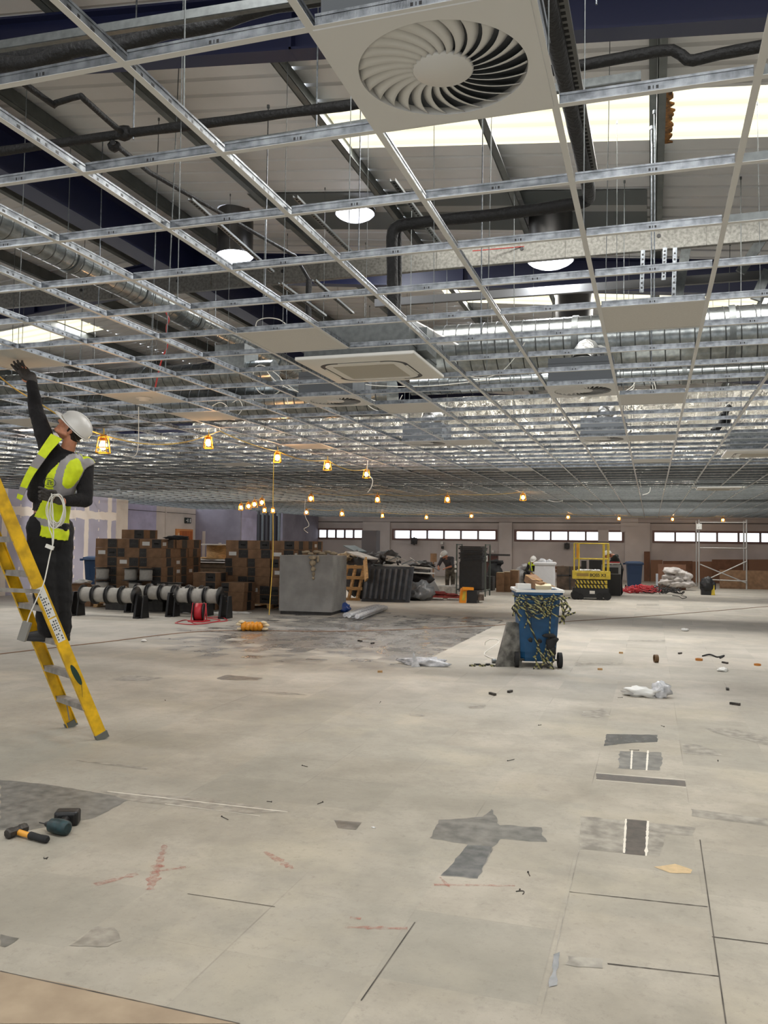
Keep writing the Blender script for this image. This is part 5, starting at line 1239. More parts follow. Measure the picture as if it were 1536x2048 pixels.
# grey plasterboard stack
b = MB((-7.4, 17.3, 0)); ang = .10
R = Matrix.Rotation(ang, 3, 'Z'); c = Vector((-7.36, 17.95, 0))
for k in range(52):
    dx_ = .008*noise.noise(Vector((k*.7, 0, 0))); b.box(c+Vector((dx_, 0, .07+.0125+k*.0238)), (1.22, 1.25, .0225), R, 0)
b.box(c+Vector((0, 0, .035)), (1.16, 1.2, .07), R, 1); b.box(c+Vector((0, -.0, .7)), (1.2, 1.235, 1.2), R, 0)
tag(b.build('plasterboard_stack', [plaster_grey, card_dark]), 'big square grey stack of plasterboard sheets on the floor', 'plasterboard stack')
b = MB((-7, 17.4, 1.3)); clay = mat('dried_plaster_cloth', (168, 152, 126), .9, noise_amt=.15, nscale=14)
q = at_y(628, 1108, 17.28)
for k in range(6): b.blob(at_y(612+k*11, 1104+3*(k % 2), 17.6), (.09, .1, .035), k, 2, .6)
for k, (px, py, rx, rz_) in enumerate([(626, 1115, .09, .05), (625, 1126, .075, .07), (626, 1138, .05, .06), (627, 1148, .035, .05), (627, 1156, .03, .04), (636, 1118, .03, .08)]): b.blob(at_y(px, py, 17.27), (rx, .03, rz_), k+9, 2, .5)
tag(b.build('draped_sacking', clay), 'pale dried sacking draped over the top edge of the grey block', 'cloth')
crumple(at_z(686, 1224), (.16, .2, .13), 6, 'blue plastic bag slumped at the right foot of the grey block', mat('blue_bag', (36, 74, 150), .35), amp=.5)
t = thing('clear_tube_bundle', 'bundle of clear plastic-wrapped tubes lying on the floor', 'tube bundle', at_z(720, 1225))
for k in range(5):
    a_ = at_z(690+k*8, 1230+k*1.0, .06+(.05 if k % 2 else 0)); c_ = at_z(752+k*5, 1212+k*.8, .06+(.05 if k % 2 else 0)); b = MB(at_z(720, 1225)); b.tube([a_.lerp(c_, i/8)+ZZ*.012*noise.noise(Vector((i, k, 0))) for i in range(9)], [.05+.012*noise.noise(Vector((i*.9, k, 3))) for i in range(9)], 10); b.build('wrapped_tube', plastic_clear, t)

# ------------------------------------------------------------------ junk heap in the middle distance
t = thing('leaning_pallet', 'bare wooden pallet leaning upright beside the grey block', 'pallet', (-8.1, 22.2, 0))
A_, B2 = Vector((-8.3, 22.2, 0)), Vector((-7.85, 22.35, 0)); upv = Vector((.12, .25, 1.0)); 
b = MB((-8.1, 22.2, 0))
for k in range(3): p = A_.lerp(B2, k/2); b.bar(p, p+upv*.98, .08, .06)
b.build('stringers', wood, t); b = MB((-8.1, 22.2, 0))
for k in range(4): z = .03+.3*k; b.bar(A_+upv*z-Vector((.06, .05, 0)), B2+upv*z+Vector((.1, -.05, 0)), .03, .09)
b.build('deck_boards', wood, t)
dpl = mat('dark_grey_moulded_plastic', (58, 62, 68), .45, noise_amt=.2, nscale=5)
t = thing('plastic_pallet', 'large dark grey ribbed plastic pallet propped on its edge', 'pallet', (-6.9, 22.1, 0))
p0, p1 = Vector((-7.6, 22.0, 0)), Vector((-6.28, 22.12, 0)); d = (p1-p0).normalized(); upv = Vector((.06, .22, .97)); b = MB((-6.9, 22.1, 0)); b.prism([p0, p1, p1+upv, p0+upv*1.0], Vector((0, .1, 0)))
b.build('deck', dpl, t); b = MB((-6.9, 22.1, 0))
for k in range(8): q = p0.lerp(p1, (k+.6)/8.4); b.bar(q-Vector((0, .03, 0))+upv*.08, q-Vector((0, .03, 0))+upv*.93, .07, .06)
b.build('ribs', dpl, t)
def plank(a, c, w_, h_, m, lab, name='plank', cat='board'):
    b = MB(a); b.bar(a, c, w_, h_); return tag(b.build(name, m), lab, cat)
white_dirty = mat('dirty_white_board', (176, 172, 166), .7, noise_amt=.15)
dark_metal = mat('dark_scrap_metal', (44, 42, 42), .6, noise_amt=.3, nscale=8)
plank(at_y(704, 1104, 22.6), at_y(745, 1118, 22.3), .5, .03, white_dirty, 'white panel sloping over the top of the junk heap')
plank(at_y(698, 1092, 23.6), at_y(722, 1104, 23.4), .5, .04, mat('blue_grey_box', (96, 108, 112), .5), 'blue grey sheet tilted on top of the junk heap')
plank(at_y(730, 1118, 22.2), at_y(733, 1160, 22), .05, .3, wood, 'pale wooden edge board beside the plastic pallet')
plank(at_y(770, 1130, 22.9), at_y(860, 1137, 22.9), .4, .04, white_dirty, 'long white shelf board lying over the plastic pallet')
plank(at_y(775, 1116, 23.2), at_y(795, 1120, 23.2), .3, .14, white_dirty, 'short white box end on the junk heap')
plank(at_y(820, 1144, 23.8), at_y(866, 1147, 23.8), .5, .03, white_pl, 'bright white shelf to the right of the junk heap')
for k, (px, py, Y, r, lab) in enumerate([(693, 1115, 22.9, (.3, .2, .14), 'rolled tan insulation on top of the leaning pallet'), (745, 1125, 23.2, (.35, .3, .25), 'dark tangle of scrap under the sloping white panel'), (770, 1117, 23.4, (.45, .3, .2), 'black heap of scrap metal at the top of the junk pile'),
      (720, 1150, 23, (.45, .3, .6), 'dark rubbish between the two pallets'), (845, 1130, 24.2, (.35, .3, .1), 'dark scrap on the right of the junk pile'), (830, 1158, 24, (.55, .3, .35), 'black rubbish under the white shelf'), (838, 1186, 23.3, (.4, .35, .3), 'grey translucent bag at the foot of the junk pile')]):
    b = MB(at_y(px, py, Y)); b.blob(at_y(px, py, Y), r, k+20, 3, .8, sc=3.2); tag(b.build('scrap_heap', [clay, dark_metal, dark_metal, dark_metal, dark_metal, dark_metal, mat('grey_film', (110, 112, 114), .3, bump=.6, bscale=8)][k]), lab, 'scrap')
for k in range(14):
    px = 740+k*9; a_ = at_y(px, 1122+(k*7) % 14, 22.8+.1*(k % 3)); plank(a_, a_+Vector((.35*sin(k*2.1), .1, .18*cos(k*1.7))), .05, .03, [dark_metal, galv_dull, white_dirty][k % 3], ['thin dark', 'thin silver', 'thin white'][k % 3]+' strip sticking out of the junk pile', 'scrap_strip', 'scrap'); bpy.context.scene.objects[-1]['group'] = 'scrap strips '+['dark', 'silver', 'white'][k % 3]
t = thing('metal_frame_panel', 'grey metal frame panel leaning behind the red pallet truck forks', 'panel', at_z(868, 1190))
for k, (u, c_) in enumerate([((835, 1163), (848, 1188)), ((848, 1163), (858, 1188)), ((862, 1165), (878, 1192))]):
    b = MB(at_z(868, 1190)); b.bar(at_y(*u, 24.6), at_y(*c_, 24.2), .12, .04, up=Vector((0, 1, 0))); b.build('frame_bar', galv_dull, t)
b = MB(at_z(868, 1190)); b.bar(at_y(858, 1164, 24.5), at_y(872, 1190, 24.2), .34, .03, up=Vector((0, 1, 0))); b.build('frame_plate', mat('pale_panel', (168, 166, 164), .5), t)
b = MB((-8.75, 26, 0)); b.bb((-9.0, 26, 0), (-8.5, 26.4, 2.02)); tag(b.build('grey_locker', mat('dark_grey_locker', (84, 84, 90), .5)), 'tall dark grey locker standing behind the junk heap', 'locker')
# flat long red pallet truck and orange one
redt = mat('dull_red_steel', (128, 44, 40), .6, noise_amt=.2)
t = thing('pallet_truck', 'dull red low pallet truck lying in front of the black stack', 'pallet truck', at_z(880, 1200))
b = MB(at_z(880, 1200)); q = at_z(852, 1200)
for s in (0, .45): b.bar(q+HF*s+ZZ*.11, q+HF*s+HR*1.15+ZZ*.09, .16, .06)
b.bar(q+ZZ*.16, q+HF*.5+ZZ*.16, .22, .12); b.build('forks', redt, t)
b = MB(at_z(880, 1200)); b.blob(q+HR*.35+HF*.1+ZZ*.2, (.3, .15, .06), 1, 2, .5); b.blob(q+HR*.7+ZZ*.16, (.2, .12, .05), 2, 2, .5); b.build('pump_body', redt, t)
for k in range(2):
    b = MB(at_z(880, 1200)); b.cyl(q+HR*(.5*k+.05)-HF*.05+ZZ*.07, q+HR*(.5*k+.05)+HF*.03+ZZ*.07, .07, n=14); b.build('wheel', white_dirty, t)
# black stack on orange stacker
o_ = thing('black_tray_stack', 'tall stack of black trays on a wheeled rack', 'tray stack', (-4.95, 24, 0))
b = MB((-4.95, 24, 0)); b.bb((-5.28, 23.9, .32), (-4.62, 24.6, 1.1))
for k in range(10): z = 1.12+k*.046; b.box((-4.95+.012*sin(k*2), 24.25, z), (.66+.04*((k*7) % 3-1), .7, .041), .04*sin(k*1.3))
b.build('trays', mat('black_tray', (22, 23, 24), .5, noise_amt=.4, nscale=9), o_)
for k, x in enumerate((-5.36, -4.52)):
    b = MB((-4.95, 24, 0)); b.bar((x, 23.9, .12), (x, 23.9, 1.62), .035, .035); b.bar((x, 24.6, .12), (x, 24.6, 1.62), .035, .035); b.bar((x, 23.9, .3), (x, 24.6, .3), .03, .03); b.bar((x, 23.9, 1.6), (x, 24.6, 1.6), .03, .03); b.build('rack_post', mat('green_grey_post', (72, 80, 74), .5), o_)
b = MB((-4.95, 24, 0)); b.bb((-5.3, 23.9, .24), (-4.6, 24.6, .3)); b.build('rack_base', galv_dull, o_)
b = MB((-4.95, 24, 0)); 
for k in range(3): b.cyl((-5.385, 23.88, .8+.13*k), (-5.385, 23.86, .86+.13*k), .03, n=10)
b.build('white_tag', white_pl, o_)
t = thing('orange_stacker', 'bright orange and black pallet stacker motor unit beside the black trays', 'pallet stacker', at_z(932, 1206))
orng = mat('bright_orange_paint', (240, 150, 20), .4); q = at_z(932, 1206)
b = MB(q); b.prism([q-HR*.17, q+HR*.0, q+HR*.05+ZZ*.35, q-HR*.12+ZZ*.4, q-HR*.14+ZZ*.3], HF*.3); b.bar(q-HR*.1+ZZ*.4, q+HR*.2+ZZ*.39, .2, .07); b.build('cover', orng, t)
b = MB(q); b.prism([q-HR*.115+ZZ*.07-HF*.004, q-HR*.03+ZZ*.07-HF*.004, q+HR*.0+ZZ*.32-HF*.004, q-HR*.085+ZZ*.32-HF*.004], -HF*.004); b.build('yellow_panel', yellow_paint, t)
b = MB(q); b.bb((q.x+.02, q.y, 0), (q.x+.3, q.y+.35, .34)); b.cyl(q+HR*.1+ZZ*.07-HF*.03, q+HR*.1+ZZ*.07, .07, n=14); b.build('motor', black_pl, t)
q2 = at_z(957, 1206); b = MB(q2); b.box(q2+ZZ*.15+HF*.2, (.34, .35, .16), .2); tag(b.build('brown_bundle', mat('dusty_brown', (112, 96, 84), .8, noise_amt=.3)), 'dusty brown bundle under the right of the black tray stack', 'bundle')

# slim brown boxes, bags near seated man
for k, (px, w_, h_) in enumerate([(1000, .27, .66), (1013, .24, .68), (1028, .27, .74)]):
    q = at_z(px, 1184); b = MB(q); b.bb((q.x-w_/2, q.y, 0), (q.x+w_/2, q.y+.3, h_), 0); b.bb((q.x-w_/2+.02, q.y+.02, h_), (q.x+w_/2-.02, q.y+.28, h_+.01), 1)
    tag(b.build('tall_carton', [card, mat('cream_card', (206, 192, 160), .8)]), ['left', 'middle', 'right'][k]+' one of three tall narrow brown cartons behind the blue bin', 'cardboard box')
q = at_z(990, 1176); b = MB(q); b.blob(q+ZZ*.45, (.3, .3, .5), 4, 3, .5); b.blob(q+ZZ*.95+HR*.05, (.25, .15, .12), 9, 3, .8); tag(b.build('black_sack', rubber), 'black sacks heaped behind the narrow brown cartons', 'sack')

# white bulk bag and brown crate behind the blue bin
q = Vector((-3.62, 30.5, 0)); t = thing('bulk_bag', 'square white bulk bag standing right of the seated man', 'bulk bag', q)
b = MB(); w_ = .33
b.rings([[(x*k_, y*k_, z) for x, y in ((-w_, -.3), (0, -.33), (w_, -.3), (w_+.02, 0), (w_, .3), (0, .33), (-w_, .3), (-w_-.02, 0))] for z, k_ in ((0, .95), (.1, 1), (.5, 1.02), (.9, .97), (.93, 1.12), (.99, 1.14), (1.02, 1.0))], 0, False); b.build('bag_body', mat('white_woven_bag', (214, 214, 216), .7, bump=.3, bscale=14), t)
b = MB(); b.blob((-.1, -.05, 1.05), (.15, .15, .1), 3, 2, .6); b.blob((.15, 0, 1.04), (.12, .12, .08), 5, 2, .6); b.build('bag_opening', plastic_clear, t)
q = Vector((-2.85, 31.5, 0)); b = MB(q); b.bb((-3.3, 31.4, 0), (-2.35, 31.9, .86), 0); b.bb((-3.3, 31.38, .5), (-2.35, 31.4, .55), 1); b.bb((-2.85, 31.38, .0), (-2.8, 31.4, .86), 1); tag(b.build('brown_crate', [mat('dark_brown_crate', (84, 70, 58), .8, noise_amt=.25, nscale=4), dark_metal]), 'dark brown crate between the white bulk bag and the scissor lift', 'crate')
for k, (a_, c_, w2, m_) in enumerate([((1095, 1140), (1130, 1144), .3, card), ((1088, 1132), (1108, 1136), .25, dark_metal), ((1105, 1136), (1128, 1134), .2, chip)]):
    plank(at_y(*a_, 31.7), at_y(*c_, 31.7), w2, .1, m_, ['brown card lying on the dark crate', 'dark bundle on the left of the dark crate', 'reddish board on top of the dark crate'][k])

# ------------------------------------------------------------------ scissor lift
SL = Vector((-1.74, 26.3, 0)); t = thing('scissor_lift', 'small yellow scissor lift with empty guard rails and dark base', 'scissor lift', SL, 0.1)
b = MB()
for z in (1.68, 1.22):
    b.tube([(-.5, -.36, z), (.5, -.36, z), (.5, .36, z), (-.5, .36, z)], .018, 8, closed=True)
b.build('guard_rail', yellow_paint, t)
for x in (-.5, -.36, .37, .5):
    b = MB(); b.cyl((x, -.36, .84), (x, -.36, 1.68), .017, n=8); b.cyl((x, .36, .84), (x, .36, 1.68), .017, n=8); b.build('rail_post', yellow_paint, t)
b = MB(); b.bb((-.44, -.37, 1.24), (-.36, -.34, 1.66)); b.bb((-.42, -.4, 1.34), (-.38, -.36, 1.56)); b.build('control_box', mat('orange_yellow', (206, 150, 40), .5), t)
b = MB(); b.bb((-.55, -.38, .62), (.55, .38, .85)); b.build('platform_skirt', yellow_paint, t)
b = MB(); b.bb((-.43, -.386, .70), (-.08, -.38, .79)); 
b.build('lettering_patch', mat('worn_brown_lettering', (150, 124, 60), .6), t)
def text(parent, s, loc, size, m, rot=(pi/2, 0, 0), name='lettering', shear=0):
    cu = bpy.data.curves.new(name, 'FONT'); cu.body = s; cu.size = size; cu.extrude = .002; cu.align_x = 'LEFT'; cu.align_y = 'CENTER'; cu.shear = shear; cu.offset = size*.02
    o = bpy.data.objects.new('tmp', cu); scene.collection.objects.link(o); bpy.context.view_layer.update()
    me = bpy.data.meshes.new_from_object(o.evaluated_get(bpy.context.evaluated_depsgraph_get())); bpy.data.objects.remove(o)
    me.materials.clear(); me.materials.append(m); o = bpy.data.objects.new(name, me); scene.collection.objects.link(o); o.location = loc; o.rotation_euler = rot
    if parent: o.parent = parent
    return o
text(t, 'BOSS X3', (-.05, -.385, .735), .125, black_pl)
b = MB(); hz = mat('hazard_stripe_black', (30, 30, 28), .5)
for k, z in enumerate((.40, .53)):
    b.bb((-.46, -.34, z-.05), (.46, .34, z+.05), 0)
    for q in range(9):
        x = -.44+q*.1; b.prism([(x, -.342, z-.05), (x+.05, -.342, z-.05), (x+.0, -.342, z+.05), (x-.05, -.342, z+.05)], (0, -.004, 0), 1)
b.build('scissor_arms', [yellow_paint, hz], t)
b = MB(); b.bb((-.55, -.33, .1), (.5, .33, .34)); b.bb((-.3, -.36, .06), (.25, -.33, .3)); b.build('chassis', black_pl, t)
b = MB(); b.bb((-.05, -.366, .18), (.1, -.36, .27)); b.build('warning_label', white_pl, t)
for x, r in ((-.48, .115), (-.3, .085), (.24, .1), (.46, .115)):
    b = MB(); b.cyl((x, -.39, r), (x, -.33, r), r, n=20); b.cyl((x, .33, r), (x, .39, r), r, n=20); b.build('wheel', rubber, t)
b = MB(); 
for k in range(7): b.blob((-.32+.09*k, -.2+.05*(k % 2), .87-.0*k), (.08, .08, .04), k, 2, .5)
tag(b.build('film_scrap', plastic_clear), 'clear film heaped on the platform of the scissor lift', 'plastic sheet').location = SL
# clutter behind the lift
b = MB((-1.5, 28.6, 0)); b.bb((-2.2, 28.5, 0), (-2.05, 28.8, 1.12)); b.bb((-1.95, 28.5, 0), (-1.55, 29, 1.15)); tag(b.build('dark_cabinet', black_pl), 'two black cabinets seen through the rails of the scissor lift', 'cabinet')
b = MB((-1.3, 28.6, 0)); b.bb((-1.55, 28.5, .0), (-.95, 29, .7), 1); b.bb((-1.55, 28.5, .7), (-.95, 29, 1.0), 0); b.bb((-1.48, 28.48, .72), (-1.02, 28.5, .92), 1); tag(b.build('grey_machine', [mat('pale_grey_casing', (150, 150, 150), .5), black_pl]), 'grey and black machine seen through the rails of the scissor lift', 'machine')
b = MB((-1.3, 28.5, 1.05)); b.box((-1.25, 28.6, 1.05), (.55, .3, .05), .05, 0); b.box((-1.18, 28.55, 1.09), (.4, .25, .03), -.1, 1); tag(b.build('hi_vis_bundle', [white_pl, redp]), 'white and red folded cloths on the grey machine', 'cloth')

wheelie_bin(Vector((-.6, 32.3, 0)), pi+.1, mat('dark_blue_bin', (22, 48, 78), .5), 'dark blue wheelie bin standing against the far wall right of the lift', 1.0, True)
wheelie_bin(Vector((-15.6, 21.2, 0)), .3, mat('navy_bin', (20, 52, 86), .5), 'blue wheelie bin in the left corner behind the worker', 1.05, True)
for dx_ in (.62,): wheelie_bin(Vector((-14.85, 21.4, 0)), .1, MATS['navy_bin'], 'second blue wheelie bin beside the left carton stack', 1.05, True)
b = MB((-13.3, 17.4, 0)); q = Vector((-13.15, 17.2, 0)); b.bb((q.x-.35, q.y, 0), (q.x+.35, q.y+.5, .5), 0); b.prism([(q.x-.35, q.y, .5), (q.x+.35, q.y, .5), (q.x+.45, q.y-.2, .56), (q.x-.3, q.y-.2, .54)], (0, 0, .006), 0); tag(b.build('open_carton', card), 'open brown carton with raised flaps beside the left reels', 'cardboard box')
crumple(Vector((-13.2, 17.4, .5)), (.2, .15, .08), 31, 'white crumpled paper spilling from the open carton', white_pl, 'paper_scrap', 'paper')
# heap of red and black cable, white sacks, boards at the far wall
t = thing('cable_heap', 'tangled heap of red and dark cables on the floor right of the lift', 'cable heap', (-.1, 30.6, 0))
r_ = random.Random(9)
for m_, n_, cx, nm in ((redp, 26, -.2, 'red_cable'), (dark_metal, 16, .5, 'dark_cable')):
    b = MB()
    for k in range(n_):
        c = Vector((cx+r_.uniform(-.5, .5), r_.uniform(-.4, .4), .03)); R0 = r_.uniform(.15, .4); hgt = r_.uniform(.02, .25)*(1-abs(c.x-cx))
        b.tube([c+Vector((R0*cos(a*.7), R0*.7*sin(a*.7), hgt+.05*sin(a*1.9+k))) for a in range(10)], .014, 5)
    b.build(nm, m_, t)
cable([at_z(1345, 1191, .01), at_z(1358, 1193, .01), at_z(1365, 1197, .01), at_z(1373, 1194, .01), at_z(1362, 1191, .01)], .012, 'dark cable loop beside the cable heap', rubber)
b = MB((-.4, 31.6, 0)); 
for k in range(4): b.bb((-.2, 31.6, .0+k*.05), (.25, 32, .035+k*.05))
tag(b.build('white_tray_pile', white_dirty), 'low pile of pale trays between the blue bin and cable heap', 'tray')
for k, (px, py, r) in enumerate([(1345, 1142, (.32, .25, .13)), (1362, 1147, (.22, .22, .12)), (1338, 1154, (.25, .22, .12)), (1358, 1158, (.3, .25, .14)), (1372, 1155, (.22, .22, .2)), (1335, 1164, (.3, .25, .14)), (1352, 1168, (.34, .28, .14)), (1372, 1168, (.3, .25, .14))]):
    p = at_y(px, py, 33.5); b = MB((p.x, p.y, 0)); p.z = max(p.z, r[2]*.9); b.blob(p, r, k+40, 3, .5); tag(b.build('rubble_sack', mat('dusty_white_sack', (196, 190, 186), .8, noise_amt=.15, nscale=5)), 'white rubble sack in the heap at the far right wall', 'sack', 'rubble sacks at the far wall')
b = MB((.6, 33.9, 0)); b.bb((.25, 33.9, 0), (1.25, 34.1, .95)); tag(b.build('leaning_board', chip), 'brown board behind the white rubble sacks', 'board')
for k, (px0, px1, py0, lab) in enumerate([(1288, 1300, 1103, 'tall narrow brown board standing at the far wall by the blue bin'), (1301, 1325, 1120, 'brown board left of the white sacks at the far wall'), (1326, 1385, 1122, 'wide brown board behind the rubble sacks at the far wall'), (1385, 1440, 1123, 'brown board at the far wall behind the tower frame'), (1424, 1500, 1119, 'large brown board at the far wall inside the tower frame'), (1498, 1600, 1119, 'brown board at the far right end of the wall')]):
    a_ = at_y(px0, py0, 41.6-.1*k); c_ = at_y(px1, py0, 41.6-.1*k); b = MB(a_); b.prism([(a_.x, a_.y, 0), (c_.x, a_.y, 0), (c_.x, a_.y+.02, c_.z), (a_.x, a_.y+.02, a_.z)], (0, .05, 0)); tag(b.build('wall_board', [chip, mat('mid_brown_board', (126, 92, 70), .8)][k % 2]), lab, 'board')
a_ = at_y(1440, 1140, 36); c_ = at_y(1600, 1140, 36); b = MB(a_); b.bb((a_.x, 36, 0), (c_.x, 36.3, a_.z), 0); tag(b.build('long_carton', card), 'long brown carton along the floor at the far right', 'cardboard box')
b = MB(at_z(1312, 1165)); q = at_y(1317, 1150, 35); b.bb((q.x-.1, 35, 0), (q.x+.14, 35.3, .55)); tag(b.build('white_bucket', mat('pale_blue_white', (170, 176, 184), .5)), 'small pale upright box left of the white sacks', 'box')
# mobile tower frame
t = thing('access_tower', 'aluminium access tower frame with crossed braces at the far right', 'scaffold tower', (2.7, 36, 0))
alu = mat('bare_aluminium', (186, 184, 180), .4, .6)
PA = [(1398, 1040, 1175), (1493, 1038, 1177)]
for k, (px, y0, y1) in enumerate(PA):
    for j, Y in enumerate((35.5, 37.3)):
        p = at_y(px, 1100, Y if k == 0 else Y); b = MB((2.7, 36, 0)); b.cyl((p.x-.1*j, Y, 0), (p.x-.1*j, Y, 2.72), .03, n=8); b.build('upright_tube', alu, t)
pl, pr = at_y(1400, 1100, 35.5).x, at_y(1493, 1100, 35.5).x
for a_, c_ in (((pl, .95), (pr, .25)), ((pr, .95+.15), (pl+.15, .3)), ((pl+.1, .36), (pr, .33)), ((pl, 1.6), (pr, 1.6)), ((pl, 2.6), (pr, 2.6)), ((pl, 1.35), (pr, 1.35))):
    if a_[1] in (1.35,): continue
    b = MB((2.7, 36, 0)); b.cyl((a_[0], 35.45, a_[1]+.0), (c_[0], 35.45, c_[1]), .024, n=8); b.build('brace_tube', alu, t)
# black and yellow vacuum / jacket lump
q = at_z(1416, 1190); t = thing('site_vacuum', 'black and yellow upright tool case on the far right floor', 'tool case', q)
b = MB(); b.blob((0, .1, .3), (.24, .2, .32), 2, 3, .3); b.bb((-.22, -.05, 0), (.2, .3, .25)); b.build('case_body', black_pl, t); b = MB(); b.prism([(.1, -.06, 0), (.22, -.06, 0), (.2, -.06, .35), (.12, -.06, .28)], (0, .05, 0)); b.build('yellow_strip', yellow_paint, t)
b = MB(at_z(1500, 1180)); 
for k in range(8): b.bb((at_z(1480, 1178).x-.2, 36.3+.15*k, 0), (at_z(1480, 1178).x+2.8, 36.38+.15*k, .05+.01*(k % 3)))
tag(b.build('metal_sections', mat('blue_silver_sections', (150, 168, 186), .3, .7)), 'pile of bluish silver metal sections on the floor at the far right', 'metal sections')
# wall fittings on the far wall
for k, (px, py, m_, lab, s_) in enumerate([(884, 1086, white_pl, 'small white fitting high on the far wall', .12), (885, 1095, dark_metal, 'small dark fitting below the white one on the far wall', .12), (828, 1082, dark_metal, 'dark water stain shaped bracket under the long window', .3), (986, 1103, white_pl, 'tiny white fitting on the pier of the far wall', .1), (1134, 1092, dark_metal, 'small dark bracket on the far wall left of the lift', .25), (972, 1122, redt, 'red box on the far wall right of the black trays', .3), (1398, 1053, white_pl, 'white fitting on top of the tower frame', .2)]):
    p = at_y(px, py, 41.85 if px != 1398 else 35.4); b = MB(p); b.box(p, (s_, .12, s_*1.1)); b.blob(p, (s_*.5, .08, s_*.7), k, 1, .3); tag(b.build('wall_fitting', m_), lab, 'fitting')
b = MB((-6.6, 33, 0)); b.bb((-7.2, 33, 0), (-5.8, 33.4, 1.25), 0); b.bb((-7.2, 32.98, 1.18), (-5.3, 33.2, 1.25), 1); b.bb((-6.5, 32.96, .95), (-6.15, 32.99, 1.2), 2); tag(b.build('shelf_unit', [mat('dark_red_brown', (74, 44, 38), .7), dark_metal, white_pl]), 'dark red-brown shelving behind the standing worker near the black trays', 'shelving')
a_ = at_y(866, 1107, 31); b = MB(a_); b.bb((a_.x-.1, 31, a_.z-.32), (a_.x+.1, 31.2, a_.z)); b.bb((a_.x-.02, 31.05, 0), (a_.x+.02, 31.1, a_.z-.3)); tag(b.build('carton_on_post', card), 'brown box raised up beside the standing worker', 'box')
plank(at_y(905, 1170, 28.5), at_y(925, 1171, 28.5), .6, .05, white_dirty, 'pale boards on the floor behind the red pallet truck')
b = MB(at_z(890, 1190)); b.box(Vector((-6.2, 27.2, .12)), (1.4, .8, .24), .1); tag(b.build('white_slab', white_dirty), 'low pale slab stack on the floor behind the red truck', 'slab')
b = MB((-6.0, 29.4, 0)); b.bb((-6.5, 29.4, 0), (-5.3, 29.9, .5)); tag(b.build('dark_chest', dark_metal), 'dark low chest right of the standing worker', 'chest')
# desk in front of worker
b = MB((-7.7, 29, 0)); b.bb((-8.9, 28.9, .8), (-7.5, 29.5, .86)); b.bb((-8.9, 28.9, .3), (-7.5, 29.5, .34)); b.bb((-8.3, 28.9, 0), (-7.6, 29.5, .62)); tag(b.build('white_bench', white_dirty), 'whitish bench left of the standing worker', 'bench')
# ------------------------------------------------------------------ people
skin = mat('skin', (196, 134, 104), .5, noise_amt=.06, nscale=20)
hair_m = mat('dark_brown_hair', (44, 32, 26), .8, bump=.8, bscale=120)
black_cloth = mat('black_work_cloth', (19, 19, 21), .9, bump=.3, bscale=25)
charcoal = mat('charcoal_sweater', (25, 23, 25), .95, bump=.4, bscale=40)
glove_m = mat('grey_work_glove', (70, 66, 64), .8, bump=.4, bscale=80)
hiviz = mat('fluorescent_yellow_cloth', (214, 232, 30), .7, noise_amt=.06, nscale=12)
reflect = mat('grey_reflective_band', (150, 146, 146), .4)
helmet_m = mat('white_helmet_plastic', (222, 220, 216), .35)
boot_m = mat('black_boot', (22, 21, 21), .6)
eye_m = mat('eye_white', (226, 220, 214), .3); lip_m = mat('lip', (150, 84, 74), .5); brow_m = mat('brow', (50, 36, 28), .8)
